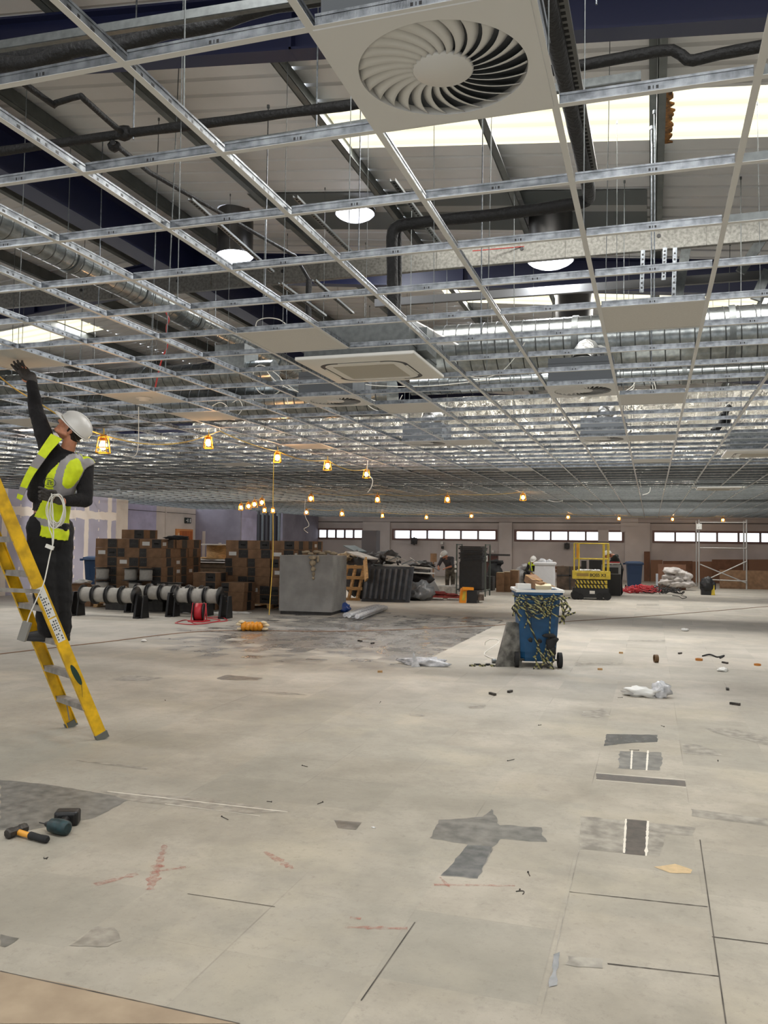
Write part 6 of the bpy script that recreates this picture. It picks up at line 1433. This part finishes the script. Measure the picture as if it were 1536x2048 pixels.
class SK:
    """soft body: closed overlapping capsules and lofts fused into one continuous surface"""
    def __init__(s, o): s.b = MB(o)
    def cap(s, p, q, r0, r1=None, n=14):
        p = Vector(p); q = Vector(q); r1 = r0 if r1 is None else r1; d = q-p
        if d.length < 1e-5: d = Vector((0, 0, 1e-4)); q = p+d
        d = d.normalized(); x = d.orthogonal().normalized(); y = d.cross(x); rs = []
        for c, r, a0, a1 in ((p, r0, -pi/2, 0), (q, r1, 0, pi/2)):
            for k in range(5):
                a = a0+(a1-a0)*k/4; rr_ = max(r*cos(a), r*.02)
                rs.append([c+d*r*sin(a)+(x*cos(2*pi*i/n)+y*sin(2*pi*i/n))*rr_ for i in range(n)])
        s.b.rings(rs, 0, True)
    def chain(s, P, R):
        for i in range(len(P)-1): s.cap(P[i], P[i+1], R[i], R[i+1])
    def ell(s, c, X, Y, Z, n=16, m=10):
        c = Vector(c); rs = []
        for k in range(m+1):
            a = -pi/2+pi*k/m; cr = max(cos(a), .02); rs.append([c+Z*sin(a)+X*cos(2*pi*i/n)*cr+Y*sin(2*pi*i/n)*cr for i in range(n)])
        s.b.rings(rs, 0, True)
    def loft(s, L, n=20):
        """L: (centre, side half vector, front half vector)"""
        s.b.rings([[Vector(c)+Vector(S)*cos(2*pi*i/n)+Vector(F_)*sin(2*pi*i/n) for i in range(n)] for c, S, F_ in L], 0, True)
    def done(s, name, mats, parent, vox, smooth=2, fn=None, cut=None, thick=0, wrinkle=0):
        o = s.b.build('tmp_'+name, mats[0] if isinstance(mats, list) else mats)
        r = o.modifiers.new('r', 'REMESH'); r.mode = 'VOXEL'; r.voxel_size = vox
        if smooth: sm_ = o.modifiers.new('s', 'SMOOTH'); sm_.factor = .5; sm_.iterations = smooth
        bpy.context.view_layer.update()
        me = bpy.data.meshes.new_from_object(o.evaluated_get(bpy.context.evaluated_depsgraph_get())); bpy.data.objects.remove(o)
        me.name = name; me.materials.clear()
        for m_ in (mats if isinstance(mats, list) else [mats]): me.materials.append(m_)
        org = s.b.o
        if wrinkle or cut or thick:
            bm = bmesh.new(); bm.from_mesh(me); bm.normal_update()
            if wrinkle:
                for v in bm.verts:
                    w_ = v.co+org; k = noise.noise(Vector((w_.x*9, w_.y*9, w_.z*16)))+.5*noise.noise(w_*30)
                    v.co += v.normal*k*wrinkle
            if cut:
                bmesh.ops.delete(bm, geom=[f for f in bm.faces if cut(f.calc_center_median()+org)], context='FACES')
                bmesh.ops.delete(bm, geom=[v for v in bm.verts if not v.link_faces], context='VERTS')
            bm.to_mesh(me); bm.free()
        for p in me.polygons:
            p.use_smooth = True
            if fn: p.material_index = fn(Vector(p.center)+org)
        o = bpy.data.objects.new(name, me); scene.collection.objects.link(o); o.parent = parent
        if thick: sd = o.modifiers.new('t', 'SOLIDIFY'); sd.thickness = thick; sd.offset = 1
        return o
def hand(sk, wrist, dirv, palm_n, side, size=.19, curl=.35, spread=1, curls=None, r=1.0, thumb=.6):
    """palm + five fingers. dirv: wrist->fingertips, palm_n: out of the palm, side: towards the thumb"""
    d = Vector(dirv).normalized(); n_ = Vector(palm_n); n_ = (n_-d*n_.dot(d)).normalized(); s_ = d.cross(n_)
    if s_.dot(Vector(side)) < 0: s_ = -s_
    W = Vector(wrist); pl_ = size*.52
    for u in (-.19, -.07, .06, .18): sk.cap(W+d*.01+s_*size*u*.55, W+d*pl_+s_*size*u, .015*r, .0125*r, 8)
    sk.cap(W-d*.02, W+d*.02, .026*r, .026*r, 10)
    for k, (u, L) in enumerate(((.2, .42), (.075, .47), (-.05, .44), (-.17, .35))):
        b0 = W+d*pl_+s_*size*u; a = 0; L *= size; p = b0; c_ = curls[k] if curls else curl
        for j, f in enumerate((.45, .32, .23)):
            a += c_*(.8 if j == 0 else 1); dd = (d*cos(a)+n_*sin(a)+s_*u*.5*spread).normalized(); q = p+dd*L*f
            sk.cap(p, q, (.0098-.001*j)*r, (.0092-.001*j)*r, 8); p = q
    t0 = W+d*size*.12+s_*size*.17; t1 = t0+(d*.55+s_*.6+n_*.35).normalized()*size*.2; t2 = t1+(d*.8+s_*.15*thumb+n_*.5).normalized()*size*.17; t3 = t2+(d*.9+n_*.5-s_*.1).normalized()*size*.12
    sk.cap(t0, t1, .0145*r, .0115*r, 8); sk.cap(t1, t2, .0115*r, .0105*r, 8); sk.cap(t2, t3, .0105*r, .009*r, 8)
def head(sk, c, f, u, s=1.0):
    """c: head centre, f face direction, u crown direction. returns frame function"""
    f = Vector(f).normalized(); u = Vector(u); u = (u-f*u.dot(f)).normalized(); x = f.cross(u).normalized()
    H = lambda a, b_, c_: c+x*a*s+f*b_*s+u*c_*s
    sk.ell(H(0, -.012, .03), x*.078*s, f*.098*s, u*.092*s); sk.ell(H(0, .01, -.03), x*.064*s, f*.08*s, u*.085*s)
    sk.ell(H(0, .045, -.075), x*.04*s, f*.042*s, u*.034*s); sk.ell(H(0, .072, -.092), x*.021*s, f*.018*s, u*.018*s)
    for k in (-1, 1):
        sk.cap(H(.05*k, .0, -.055), H(.022*k, .062, -.09), .021*s, .016*s)                # jaw
        sk.ell(H(.04*k, .058, -.018), x*.022*s, f*.02*s, u*.016*s)                        # cheekbone
        sk.cap(H(.012*k, .083, .026), H(.045*k, .068, .026), .0085*s, .007*s, 8)          # brow
        sk.ell(H(.078*k, -.012, -.006), x*.008*s, f*.016*s, u*.029*s)                     # ear
        sk.cap(H(.078*k, -.02, .02), H(.084*k, -.024, 0), .006*s, .005*s, 8)
        sk.ell(H(.0105*k, .094, -.03), x*.0085*s, f*.009*s, u*.0075*s)                    # nostril wing
        sk.ell(H(.031*k, .07, .008), x*.0145*s, f*.012*s, u*.011*s)                       # eyeball bulge
    sk.cap(H(0, .086, .018), H(0, .108, -.024), .0065*s, .011*s, 10)
    sk.cap(H(-.018, .082, -.054), H(.018, .082, -.054), .0065*s, .0065*s, 8); sk.cap(H(-.015, .080, -.064), H(.015, .080, -.064), .007*s, .007*s, 8)
    return H, x, f, u
def face_bits(H, x, f, u, s, parent, org, hairline=True):
    b = MB(org)
    for k in (-1, 1): b.blob(H(.031*k, .079, .008), (.0085*s, .006*s, .0055*s), 0, 2, 0, R=Matrix((x, f, u)).transposed())
    b.build('eyes', eye_m, parent)
    b = MB(org)
    for k in (-1, 1): b.blob(H(.031*k, .0855, .0085), (.0035*s,)*3, 0, 1, 0)
    b.build('irises', hair_m, parent)
    b = MB(org)
    for k in (-1, 1): b.tube([H(.013*k, .0925, .031), H(.03*k, .0895, .036), H(.048*k, .075, .031)], [.0035*s, .004*s, .0025*s], 6)
    b.build('eyebrows', brow_m, parent)
    b = MB(org); b.tube([H(-.021, .083, -.059), H(0, .0895, -.0585), H(.021, .083, -.059)], [.002*s, .0035*s, .002*s], 6); b.build('lips', lip_m, parent)
def helmet(H, x, f, u, s, parent, org, peak=.05):
    b = MB(org); n = 36; rs = []
    for a in [0, .12, .3, .5, .7, .9, 1.1, 1.3, 1.5]:
        rr_ = cos(a); hh = sin(a)
        rs.append([H(0, -.012, .028)+x*(.103*s*rr_*cos(2*pi*i/n))+f*(.128*s*rr_*sin(2*pi*i/n))+u*(.108*s*hh*(1+.03*(abs(cos(2*pi*i/n)) < .2))) for i in range(n)])
    b.rings(rs, 0, True); rim = []
    inner = [H(0, -.012, .026)+x*(.100*s*cos(2*pi*i/n))+f*(.125*s*sin(2*pi*i/n)) for i in range(n)]
    outer = []
    for i in range(n):
        a = 2*pi*i/n; pk = max(0, sin(a))**3*peak*s; outer.append(H(0, -.012, .024)+x*((.112*s)*cos(a))+f*((.137*s)*sin(a)+pk)-u*(pk*.25+.002))
    b.rings([inner, outer, [p-u*.004 for p in outer], [p-u*.004 for p in inner]], 0, True, False, closed=True)
    b.tube([H(0, -.012, .028)+f*(.131*s*cos(a))+u*(.112*s*sin(a)) for a in [.35+.2*k for k in range(13)]], .006*s, 8)
    b.build('safety_helmet', helmet_m, parent)
    b = MB(org); b.tube([H(.098, -.0, .03), H(.09, -.04, -.0), H(.06, -.09, -.03), H(0, -.118, -.035), H(-.06, -.09, -.03), H(-.09, -.04, 0), H(-.098, 0, .03)], .008*s, 6); b.build('helmet_strap', black_pl, parent)

# ---- the electrician on the ladder
MZ = 6.75
def J(px, py, dz=0.0): return at_d(px, py, MZ+dz)
foot0 = (step_pos[2][0]+step_pos[2][1])/2
man = thing('person', 'man in white helmet and yellow vest on the ladder, reaching up to a tile', 'person', foot0)
org = Vector(foot0)
pel, nek = J(100, 1052), J(133, 908, .02)
U = (nek-pel).normalized(); Fb = (-HF*.80-HR*.60).normalized(); Fb = (Fb-U*Fb.dot(U)).normalized(); S = U.cross(Fb).normalized()
if S.dot(HR) < 0: S = -S
sh_l = J(170, 934, .10); sh_r = J(96, 893, -.06)          # his left (image right) and raised right
el_l = J(170, 1000, .02); wr_l = J(124, 1003, -.20)
el_r = J(72, 822, -.08); wr_r = J(64, 765, -.08)
hip_l, hip_r = J(118, 1058, .06), J(84, 1056, -.04)
kn_l, kn_r = J(121, 1160, .04), J(88, 1160, -.06)
an_l, an_r = J(122, 1256, .09), J(98, 1256, -.02)
hc = J(143, 857, .0)
ff = (-HR*.66+ZZ*.70-HF*.36).normalized(); fu = (ZZ*.6+HR*.72-HF*.02)
sk = SK(org)
Hh, hx_, hf_, hu_ = head(sk, hc, ff, fu, 1.0)
sk.chain([hc-ZZ*.03+HR*.01, nek+U*.02, nek-U*.04], [.052, .056, .07])
def torso(sk, e=0.0, lo=0):
    L = []
    for t_, a, b_ in ((-.16, .12, .10), (-.08, .155, .115), (.0, .165, .12), (.12, .15, .11), (.25, .15, .11), (.40, .168, .122), (.50, .165, .118), (.57, .12, .095), (.60, .06, .06)):
        if t_ < lo: continue
        c = pel+U*t_*((nek-pel).length/.60)-HR*(.035*max(0, 1-((t_-.26)/.26)**2)); L.append((c, S*(a+e), Fb*(b_+e)))
    sk.loft(L)
torso(sk)
sk.cap(nek-U*.10, sh_l, .07, .058); sk.cap(nek-U*.09, sh_r, .07, .062)
sk.chain([sh_l, el_l, wr_l], [.054, .041, .029]); sk.chain([sh_r, el_r, wr_r], [.056, .042, .029])
sk.chain([hip_l, kn_l, an_l], [.088, .062, .042]); sk.chain([hip_r, kn_r, an_r], [.088, .062, .042])
for an, sg in ((an_l, .3), (an_r, -.1)):
    sk.cap(an, an-ZZ*.05, .036, .034); sk.cap(an-ZZ*.06, an-ZZ*.065-HR*.10, .03, .022)
hand(sk, wr_r-(-(ZZ*.8-HR*.25))*.0, J(31, 722, -.1)-wr_r, ZZ*.4-HF*.2-HR*.2, -HF, .155, .12, r=.75)
hand(sk, wr_l, J(80, 985, -.3)-wr_l, -HF-ZZ*.2, ZZ, .12, .9, r=.7)
body = sk.done('body', [skin], man, .0062, 1)
face_bits(Hh, hx_, hf_, hu_, 1.0, man, org); helmet(Hh, hx_, hf_, hu_, 1.05, man, org)
sk = SK(org); sk.ell(Hh(0, -.03, .02), hx_*.085, hf_*.088, hu_*.08); sk.ell(Hh(0, -.055, -.035), hx_*.068, hf_*.055, hu_*.06)
for k in (-1, 1): sk.cap(Hh(.074*k, .012, .02), Hh(.073*k, .008, -.02), .011, .007)
sk.done('hair', [hair_m], man, .005, 1)
# sweater
sk = SK(org); torso(sk, .016, -.01)
sk.chain([J(104, 915, -.02), J(84, 952, -.04), J(74, 988, -.04)], [.08, .088, .075]); sk.cap(nek-U*.10, sh_l, .085, .072); sk.cap(nek-U*.09, sh_r, .085, .076); sk.cap(nek-U*.06, nek-U*.0, .085, .066)
ew = el_l.lerp(wr_l, .8); sk.chain([sh_l, el_l, ew], [.07, .06, .044])
er = el_r.lerp(wr_r, .92); sk.chain([sh_r, el_r, er], [.074, .058, .045])
def tl0(p):
    q = p-pel; return q.dot(U)/((nek-pel).length/.60), q.dot(S), q.dot(Fb)
sk.done('sweater', [charcoal], man, .008, 2, wrinkle=.007, cut=lambda p: tl0(p)[0] < .1 and tl0(p)[1] < .0 and tl0(p)[2] > -.05 and p.z < pel.z+.16)
# trousers
sk = SK(org)
L = [(pel+U*t_, S*a, Fb*b_) for t_, a, b_ in ((-.17, .13, .115), (-.1, .172, .13), (0, .178, .132), (.045, .17, .126))]; sk.loft(L)
for hp_, kn, an, w_ in ((hip_l, kn_l, an_l, 1.05), (hip_r, kn_r, an_r, 1.1)):
    sk.chain([hp_, kn, an+ZZ*.0], [.112*w_, .088*w_, .078*w_]); sk.cap(an, an-ZZ*.015, .078, .07)
sk.done('trousers', [black_cloth], man, .009, 2, wrinkle=.01)
# boots
for an, tw in ((an_l, .15), (an_r, -.05)):
    sk = SK(org); d = (-HR*1.0-HF*tw).normalized(); g = org.z+.035 if False else an.z-.095
    sk.chain([an+ZZ*.02, an-ZZ*.05], [.056, .054]); sk.chain([an-ZZ*.055-d*.03, an-ZZ*.06+d*.07, an-ZZ*.068+d*.15], [.044, .044, .036])
    sd_ = d.cross(ZZ); 
    sk.loft([(an-ZZ*.105+d*.06+ZZ*h_, d*.135, sd_*.045) for h_ in (0, .012, .025)]); sk.done('boot', [boot_m], man, .006, 1)
# gloves
sk = SK(org); hand(sk, wr_r+(J(60, 745, -.08)-wr_r)*.3, J(33, 722, -.1)-J(62, 752, -.08), ZZ*.4-HF*.2-HR*.2, -HF, .185, .12, r=1.3, curls=(.08, .15, .2, .3)); sk.cap(wr_r+ZZ*.02, wr_r+ZZ*.05-HR*.005, .036, .036); sk.done('glove', [glove_m], man, .0042, 1)
sk = SK(org); g0 = wr_l.lerp(J(80, 985, -.3), .25); hand(sk, g0, J(80, 985, -.3)-wr_l, -HF-ZZ*.2, ZZ, .18, .5, r=1.3, curls=(.2, .45, .6, .7)); sk.cap(g0, g0+(wr_l-g0)*.6, .034, .036); sk.done('glove', [glove_m], man, .0042, 1)
# vest
sk = SK(org)
L = []
for t_, a, b_ in ((-.10, .182, .142), (-.03, .178, .140), (.08, .172, .134), (.25, .172, .134), (.40, .192, .146), (.50, .19, .142), (.58, .15, .125), (.62, .12, .11)):
    L.append((pel+U*t_*((nek-pel).length/.60)-HR*(.04*max(0, 1-((t_-.26)/.26)**2)), S*a, Fb*b_))
sk.loft(L); sk.cap(nek-U*.10, sh_l-(sh_l-nek)*.05, .098, .086); sk.cap(nek-U*.10, sh_r-(sh_r-nek)*.05, .098, .09)
def tl(p):
    q = p-pel; return q.dot(U)/((nek-pel).length/.60), q.dot(S), q.dot(Fb)
def vcut(p):
    t_, s_, f_ = tl(p)
    if t_ > .50 and abs(s_) < .075+max(0, (t_-.56))*.2: 
        if f_ > -.09 or t_ > .6: return True
    if t_ < -.085: return True
    if f_ > -.02:      # open front, wider low down
        KT = (0, .2, .38, .55, .65); lerp_ = lambda V: next((V[i]+(V[i+1]-V[i])*(t_-KT[i])/(KT[i+1]-KT[i]) for i in range(4) if KT[i] <= t_ < KT[i+1]), V[0] if t_ < 0 else V[-1])
        if lerp_((-.3, -.25, -.15, -.03, 0)) < s_ < lerp_((-.02, .05, .04, .12, .13)): return True
    # arm holes
    if (p-(sh_l+(sh_l-nek).normalized()*.045-U*.035)).length < .105: return True
    if (p-(sh_r+(sh_r-nek).normalized()*.04)).length < .09: return True
    return False
def vcol(p):
    t_, s_, f_ = tl(p)
    if .0 < t_ < .055 or .22 < t_ < .275: return 1
    if t_ >= .275 and abs(abs(s_)-.13) < .022: return 1
    return 0
sk.done('hi_vis_vest', [hiviz, reflect], man, .0075, 2, fn=vcol, cut=vcut, thick=.006, wrinkle=.006)
fl_ = [((102, 867), (124, 878)), ((86, 890), (102, 902)), ((67, 920), (83, 928)), ((50, 950), (65, 954)), ((38, 978), (51, 982)), ((33, 996), (42, 1001))]
b = MB(org); A_ = smooth_path([J(*a, -.15-.02*i) for i, (a, c) in enumerate(fl_)], 5); C_ = smooth_path([J(*c, -.17-.02*i) for i, (a, c) in enumerate(fl_)], 5)
for i in range(len(A_)-1):
    m_i = 1 if (8 <= i <= 11 or 19 <= i <= 21) else 0
    b.add([A_[i], C_[i], C_[i+1], A_[i+1]]+[p+HF*.006 for p in (A_[i], C_[i], C_[i+1], A_[i+1])], [(0, 1, 2, 3), (7, 6, 5, 4), (0, 3, 7, 4), (1, 5, 6, 2), (0, 4, 5, 1), (3, 2, 6, 7)], m_i)
b.build('vest_open_panel', [hiviz, reflect], man)
# round badge on the vest: ring with letters inside
bc = J(114, 957, -.17); Rb = Matrix((HR*.9-HF*.3, ZZ, (HR*.9-HF*.3).cross(ZZ))).transposed()
bn_ = (Fb*.75-HF*.6).normalized(); bxx = (HR-bn_*HR.dot(bn_)).normalized(); byy = bn_.cross(bxx)
if byy.z < 0: byy = -byy
# place just outside the vest surface
t_v, s_v = .36, .085
bc = pel+U*(.35*((nek-pel).length/.60))+S*.115+Fb*.132-HR*.02
bn_ = (Fb*.78+S*.5).normalized(); bxx = (S-bn_*S.dot(bn_)).normalized(); byy = (U-bn_*U.dot(bn_)-bxx*U.dot(bxx)).normalized()
bc = bc+bn_*.012
b = MB(org); b.tube([bc+bxx*.05*cos(a*pi/12)+byy*.034*sin(a*pi/12) for a in range(24)], .0022, 5, closed=True)
for u0, v0, u1, v1 in ((-.022, .018, .006, .018), (-.016, .018, -.016, -.018), (-.006, .018, -.006, -.018), (.006, .018, .006, -.002), (-.022, -.018, 0, -.018), (.012, .01, .026, .01), (.012, .01, .012, -.014), (.012, -.014, .026, -.014), (.026, -.014, .026, -.003)):
    b.bar(bc+bxx*u0+byy*v0, bc+bxx*u1+byy*v1, .004, .003, up=bn_)
b.build('vest_badge', sm, man)
# coil of white cable in his left hand
cc = J(113, 1015, -.30); b = MB(cc)
for k, (rx, ry, ox, oy) in enumerate([(.062, .125, 0, 0), (.056, .118, .006, .004), (.066, .115, -.006, -.006), (.05, .11, .012, .01), (.06, .13, .0, -.012)]):
    b.tube([cc+HR*(ox+rx*cos(a*pi/16))+ZZ*(oy-.02+ry*sin(a*pi/16))-HF*(.012*k-.02+.015*sin(a*pi/8+k)) for a in range(32)], .0042, 6, closed=True)
tag(b.build('cable_coil', white_cable), 'coil of white cable held in the gloved hand of the worker', 'cable coil')
P = [J(103, 987, -.3), J(106, 1030, -.33), J(107, 1075, -.33), J(105, 1092, -.33), J(100, 1110, -.33), J(88, 1165, -.4), J(75, 1195, -.42), J(60, 1228, -.42), J(54, 1246, -.42)]
cable(P, .005, 'white cord hanging from the coil past the ladder to a grey block')
cable([J(96, 1040, -.32), J(99, 1058, -.33), J(104, 1072, -.33), J(105, 1090, -.33)], .004, 'second strand of white cord below the coil')
b = MB(J(100, 1095, -.34)); b.bar(J(92, 1091, -.34), J(107, 1097, -.34), .02, .028); tag(b.build('cord_clip', white_cable), 'flat white clip halfway down the hanging cord', 'clip')
b = MB(J(49, 1262, -.42)); b.bar(J(55, 1244, -.42), J(43, 1281, -.42), .06, .035, up=HF); tag(b.build('hanging_connector', mat('pale_grey_box', (130, 128, 122), .6)), 'grey oblong connector hanging at the end of the white cord', 'connector')

# ---- simpler distant figures
def figure(loc, label, J_, vest=True, top=charcoal, legs=black_cloth, hat=True, face=None, crown=None, vox=.012, skin_arms=False, hatm=None):
    """J_: joints relative to loc"""
    t = thing('person', label, 'person', loc); o_ = Vector(loc); g = {k: o_+Vector(v) for k, v in J_.items()}
    sk = SK(o_); f = Vector(face or (0, -1, 0)); u = Vector(crown or (0, 0, 1)); Hh, x, f, u = head(sk, g['head'], f, u)
    sk.chain([g['head'], g['neck']], [.05, .06])
    Sd = (g['shl']-g['shr']).normalized(); Fr = f-Sd*f.dot(Sd); Fr.normalize(); Uu = (g['neck']-g['pel']); 
    L = [(g['pel'].lerp(g['neck'], q), Sd*a, Fr*b_) for q, a, b_ in ((-.15, .12, .1), (0, .165, .12), (.35, .145, .11), (.7, .17, .12), (.92, .13, .1), (1, .06, .06))]; sk.loft(L)
    for s in 'lr':
        sk.cap(g['neck'].lerp(g['pel'], .15), g['sh'+s], .07, .056); sk.chain([g['sh'+s], g['el'+s], g['wr'+s]], [.054, .04, .028]); hand(sk, g['wr'+s], (g['wr'+s]-g['el'+s]), Vector((0, 0, -1)), Vector((0, 1, 0)) if s == 'l' else Vector((0, 1, 0)), .17, .35, r=1.15)
        sk.chain([g['hp'+s], g['kn'+s], g['an'+s]], [.085, .06, .042]); sk.cap(g['an'+s], g['an'+s]+Fr*.14-ZZ*.03, .04, .032)
    sk.done('body', [skin], t, vox, 1)
    sk = SK(o_); sk.loft([(c, s_*1.1, f_*1.12) for c, s_, f_ in L[1:-1]])
    for s in 'lr':
        sk.cap(g['neck'].lerp(g['pel'], .15), g['sh'+s], .082, .07); e = g['wr'+s] if not skin_arms else g['el'+s]; sk.cap(g['sh'+s], g['el'+s], .066, .054)
        if not skin_arms: sk.cap(g['el'+s], g['el'+s].lerp(g['wr'+s], .85), .052, .04)
    sk.done('jacket', [top], t, vox, 2)
    sk = SK(o_); sk.loft([(c, s_*1.1, f_*1.12) for c, s_, f_ in L[:3]])
    for s in 'lr': sk.chain([g['hp'+s], g['kn'+s], g['an'+s]], [.105, .08, .066])
    sk.done('trousers', [legs], t, vox, 2)
    for s in 'lr':
        sk = SK(o_); a = g['an'+s]; sk.chain([a, a-ZZ*.04, a-ZZ*.045+Fr*.15], [.05, .046, .036]); sk.done('boot', [boot_m], t, vox*.8, 1)
    if vest:
        sk = SK(o_); sk.loft([(g['pel'].lerp(g['neck'], q), Sd*a*1.22, Fr*b_*1.25) for q, a, b_ in ((0, .165, .12), (.35, .15, .11), (.7, .17, .12), (.92, .15, .11), (1.02, .11, .08))])
        for s in 'lr': sk.cap(g['neck'].lerp(g['pel'], .15), g['sh'+s].lerp(g['neck'], .25), .095, .085)
        UN = Uu.normalized()
        def cut(p):
            q = p-g['pel']; tt = q.dot(UN)/Uu.length; s_ = q.dot(Sd)-0; f_ = q.dot(Fr); mid = (g['neck']-g['pel']).dot(Sd)*0
            return (tt > .93 and abs(s_) < .06) or (f_ > 0 and abs(s_) < .02+.09*max(0, tt-.3)) or tt < .0
        sk.done('hi_vis_vest', [hiviz, reflect], t, vox, 1, fn=lambda p: 1 if (.28 < (p-g['pel']).dot(UN)/Uu.length < .4 or abs(abs((p-g['pel']).dot(Sd))-.12) < .025) else 0, cut=cut, thick=.006)
    if hat: helmet(Hh, x, f, u, 1.08, t, o_)
    else:
        sk = SK(o_); sk.ell(Hh(0, -.02, .03), x*.085, f*.09, u*.085); sk.done('hair', [hair_m], t, .01, 1)
    return t
# seated man looking down, right of centre
sx = at_d(1068, 1175, 33); sx.z = 0
figure(sx, 'man in white helmet and yellow vest sitting low behind the blue bin, looking down', dict(pel=(0, .1, .46), neck=(-.02, -.02, .93), head=(-.02, -.12, 1.05), shl=(.19, -.02, .86), shr=(-.2, 0, .86), ell=(.26, -.2, .62), elr=(-.26, -.18, .62), wrl=(.12, -.42, .55), wrr=(-.06, -.42, .52),
    hpl=(.1, .08, .45), hpr=(-.1, .08, .45), knl=(.2, -.38, .5), knr=(-.3, -.3, .5), anl=(.22, -.42, .08), anr=(-.28, -.4, .08)), face=(-.15, -.8, -.5), crown=(0, -.5, .8))
b = MB(sx); b.box(sx+Vector((0, .15, .19)), (.5, .45, .38), .1); tag(b.build('seat_crate', dark_metal), 'dark crate the seated man sits on', 'crate')
b = MB(sx); p = sx+Vector((.14, -.5, .56)); b.box(p, (.26, .2, .07), .2, 0); b.box(p+Vector((.16, 0, .03)), (.12, .16, .05), .2, 1); tag(b.build('small_box', [white_dirty, redt]), 'small pale box in the hands of the seated man', 'box')
b = MB(sx+Vector((-.6, .3, 0))); b.blob(sx+Vector((-.55, .3, .35)), (.38, .3, .4), 3, 3, .5); b.blob(sx+Vector((-.35, .25, .75)), (.2, .2, .12), 5, 3, .5); tag(b.build('clear_sack', mat('milky_sack', (170, 168, 168), .5, noise_amt=.2, nscale=4)), 'milky plastic sack beside the seated man, on his left', 'sack')
# worker bending near the bench
sx = Vector((-6.75, 28.6, 0))
figure(sx, 'worker in white helmet and grey shirt stooping over a bench, left of the black trays', dict(pel=(.12, .05, .78), neck=(.0, -.12, 1.17), head=(-.06, -.24, 1.24), shl=(.2, -.1, 1.12), shr=(-.16, -.12, 1.1), ell=(.24, -.25, .86), elr=(-.24, -.3, .86), wrl=(.08, -.42, .8), wrr=(-.2, -.45, .8),
    hpl=(.2, .05, .76), hpr=(.03, .05, .76), knl=(.22, -.05, .42), knr=(.02, -.05, .42), anl=(.2, .05, .08), anr=(.0, .05, .08)), vest=False, top=mat('grey_shirt', (72, 70, 74), .9), legs=mat('dusty_work_trousers', (92, 86, 76), .9, noise_amt=.3), face=(-.5, -.7, -.5), crown=(-.2, -.5, .8), skin_arms=True)
# dark figure leaning behind the lift
sx = Vector((-1.12, 29.0, 0))
figure(sx, 'person in dark clothes and white helmet leaning forward right of the scissor lift', dict(pel=(.12, .05, .85), neck=(-.08, -.1, 1.3), head=(-.26, -.18, 1.32), shl=(.02, .1, 1.28), shr=(-.02, -.24, 1.26), ell=(-.2, .12, 1.05), elr=(-.18, -.3, 1.02), wrl=(-.4, .05, .98), wrr=(-.38, -.26, .98),
    hpl=(.14, .12, .84), hpr=(.14, -.04, .84), knl=(.12, .14, .45), knr=(.12, -.06, .45), anl=(.16, .14, .08), anr=(.16, -.08, .08)), vest=False, top=mat('dark_green_jacket', (30, 36, 30), .9), face=(-.9, -.3, -.35), crown=(-.5, -.1, .85))

# pieces of parts hang under their own part
SUB = dict(helmet_strap='safety_helmet', vest_badge='hi_vis_vest', flexible_duct='plenum_box', lettering='platform_skirt', lettering_patch='platform_skirt', warning_label='chassis',
           label_print='label_sticker', irises='eyes', yellow_panel='cover', air_flap='fascia_panel', control_box='casing', flex_tail='lamp_holder', sign_symbol='exit_sign', yellow_strip='case_body', white_tag='trays')
for t in [o for o in scene.objects if o.parent is None and o.children]:
    kids = {}
    for c in t.children: kids.setdefault(c.name.split('.')[0], c)
    for c in list(t.children):
        p = kids.get(SUB.get(c.name.split('.')[0]))
        if p is not None and p is not c: c.parent = p
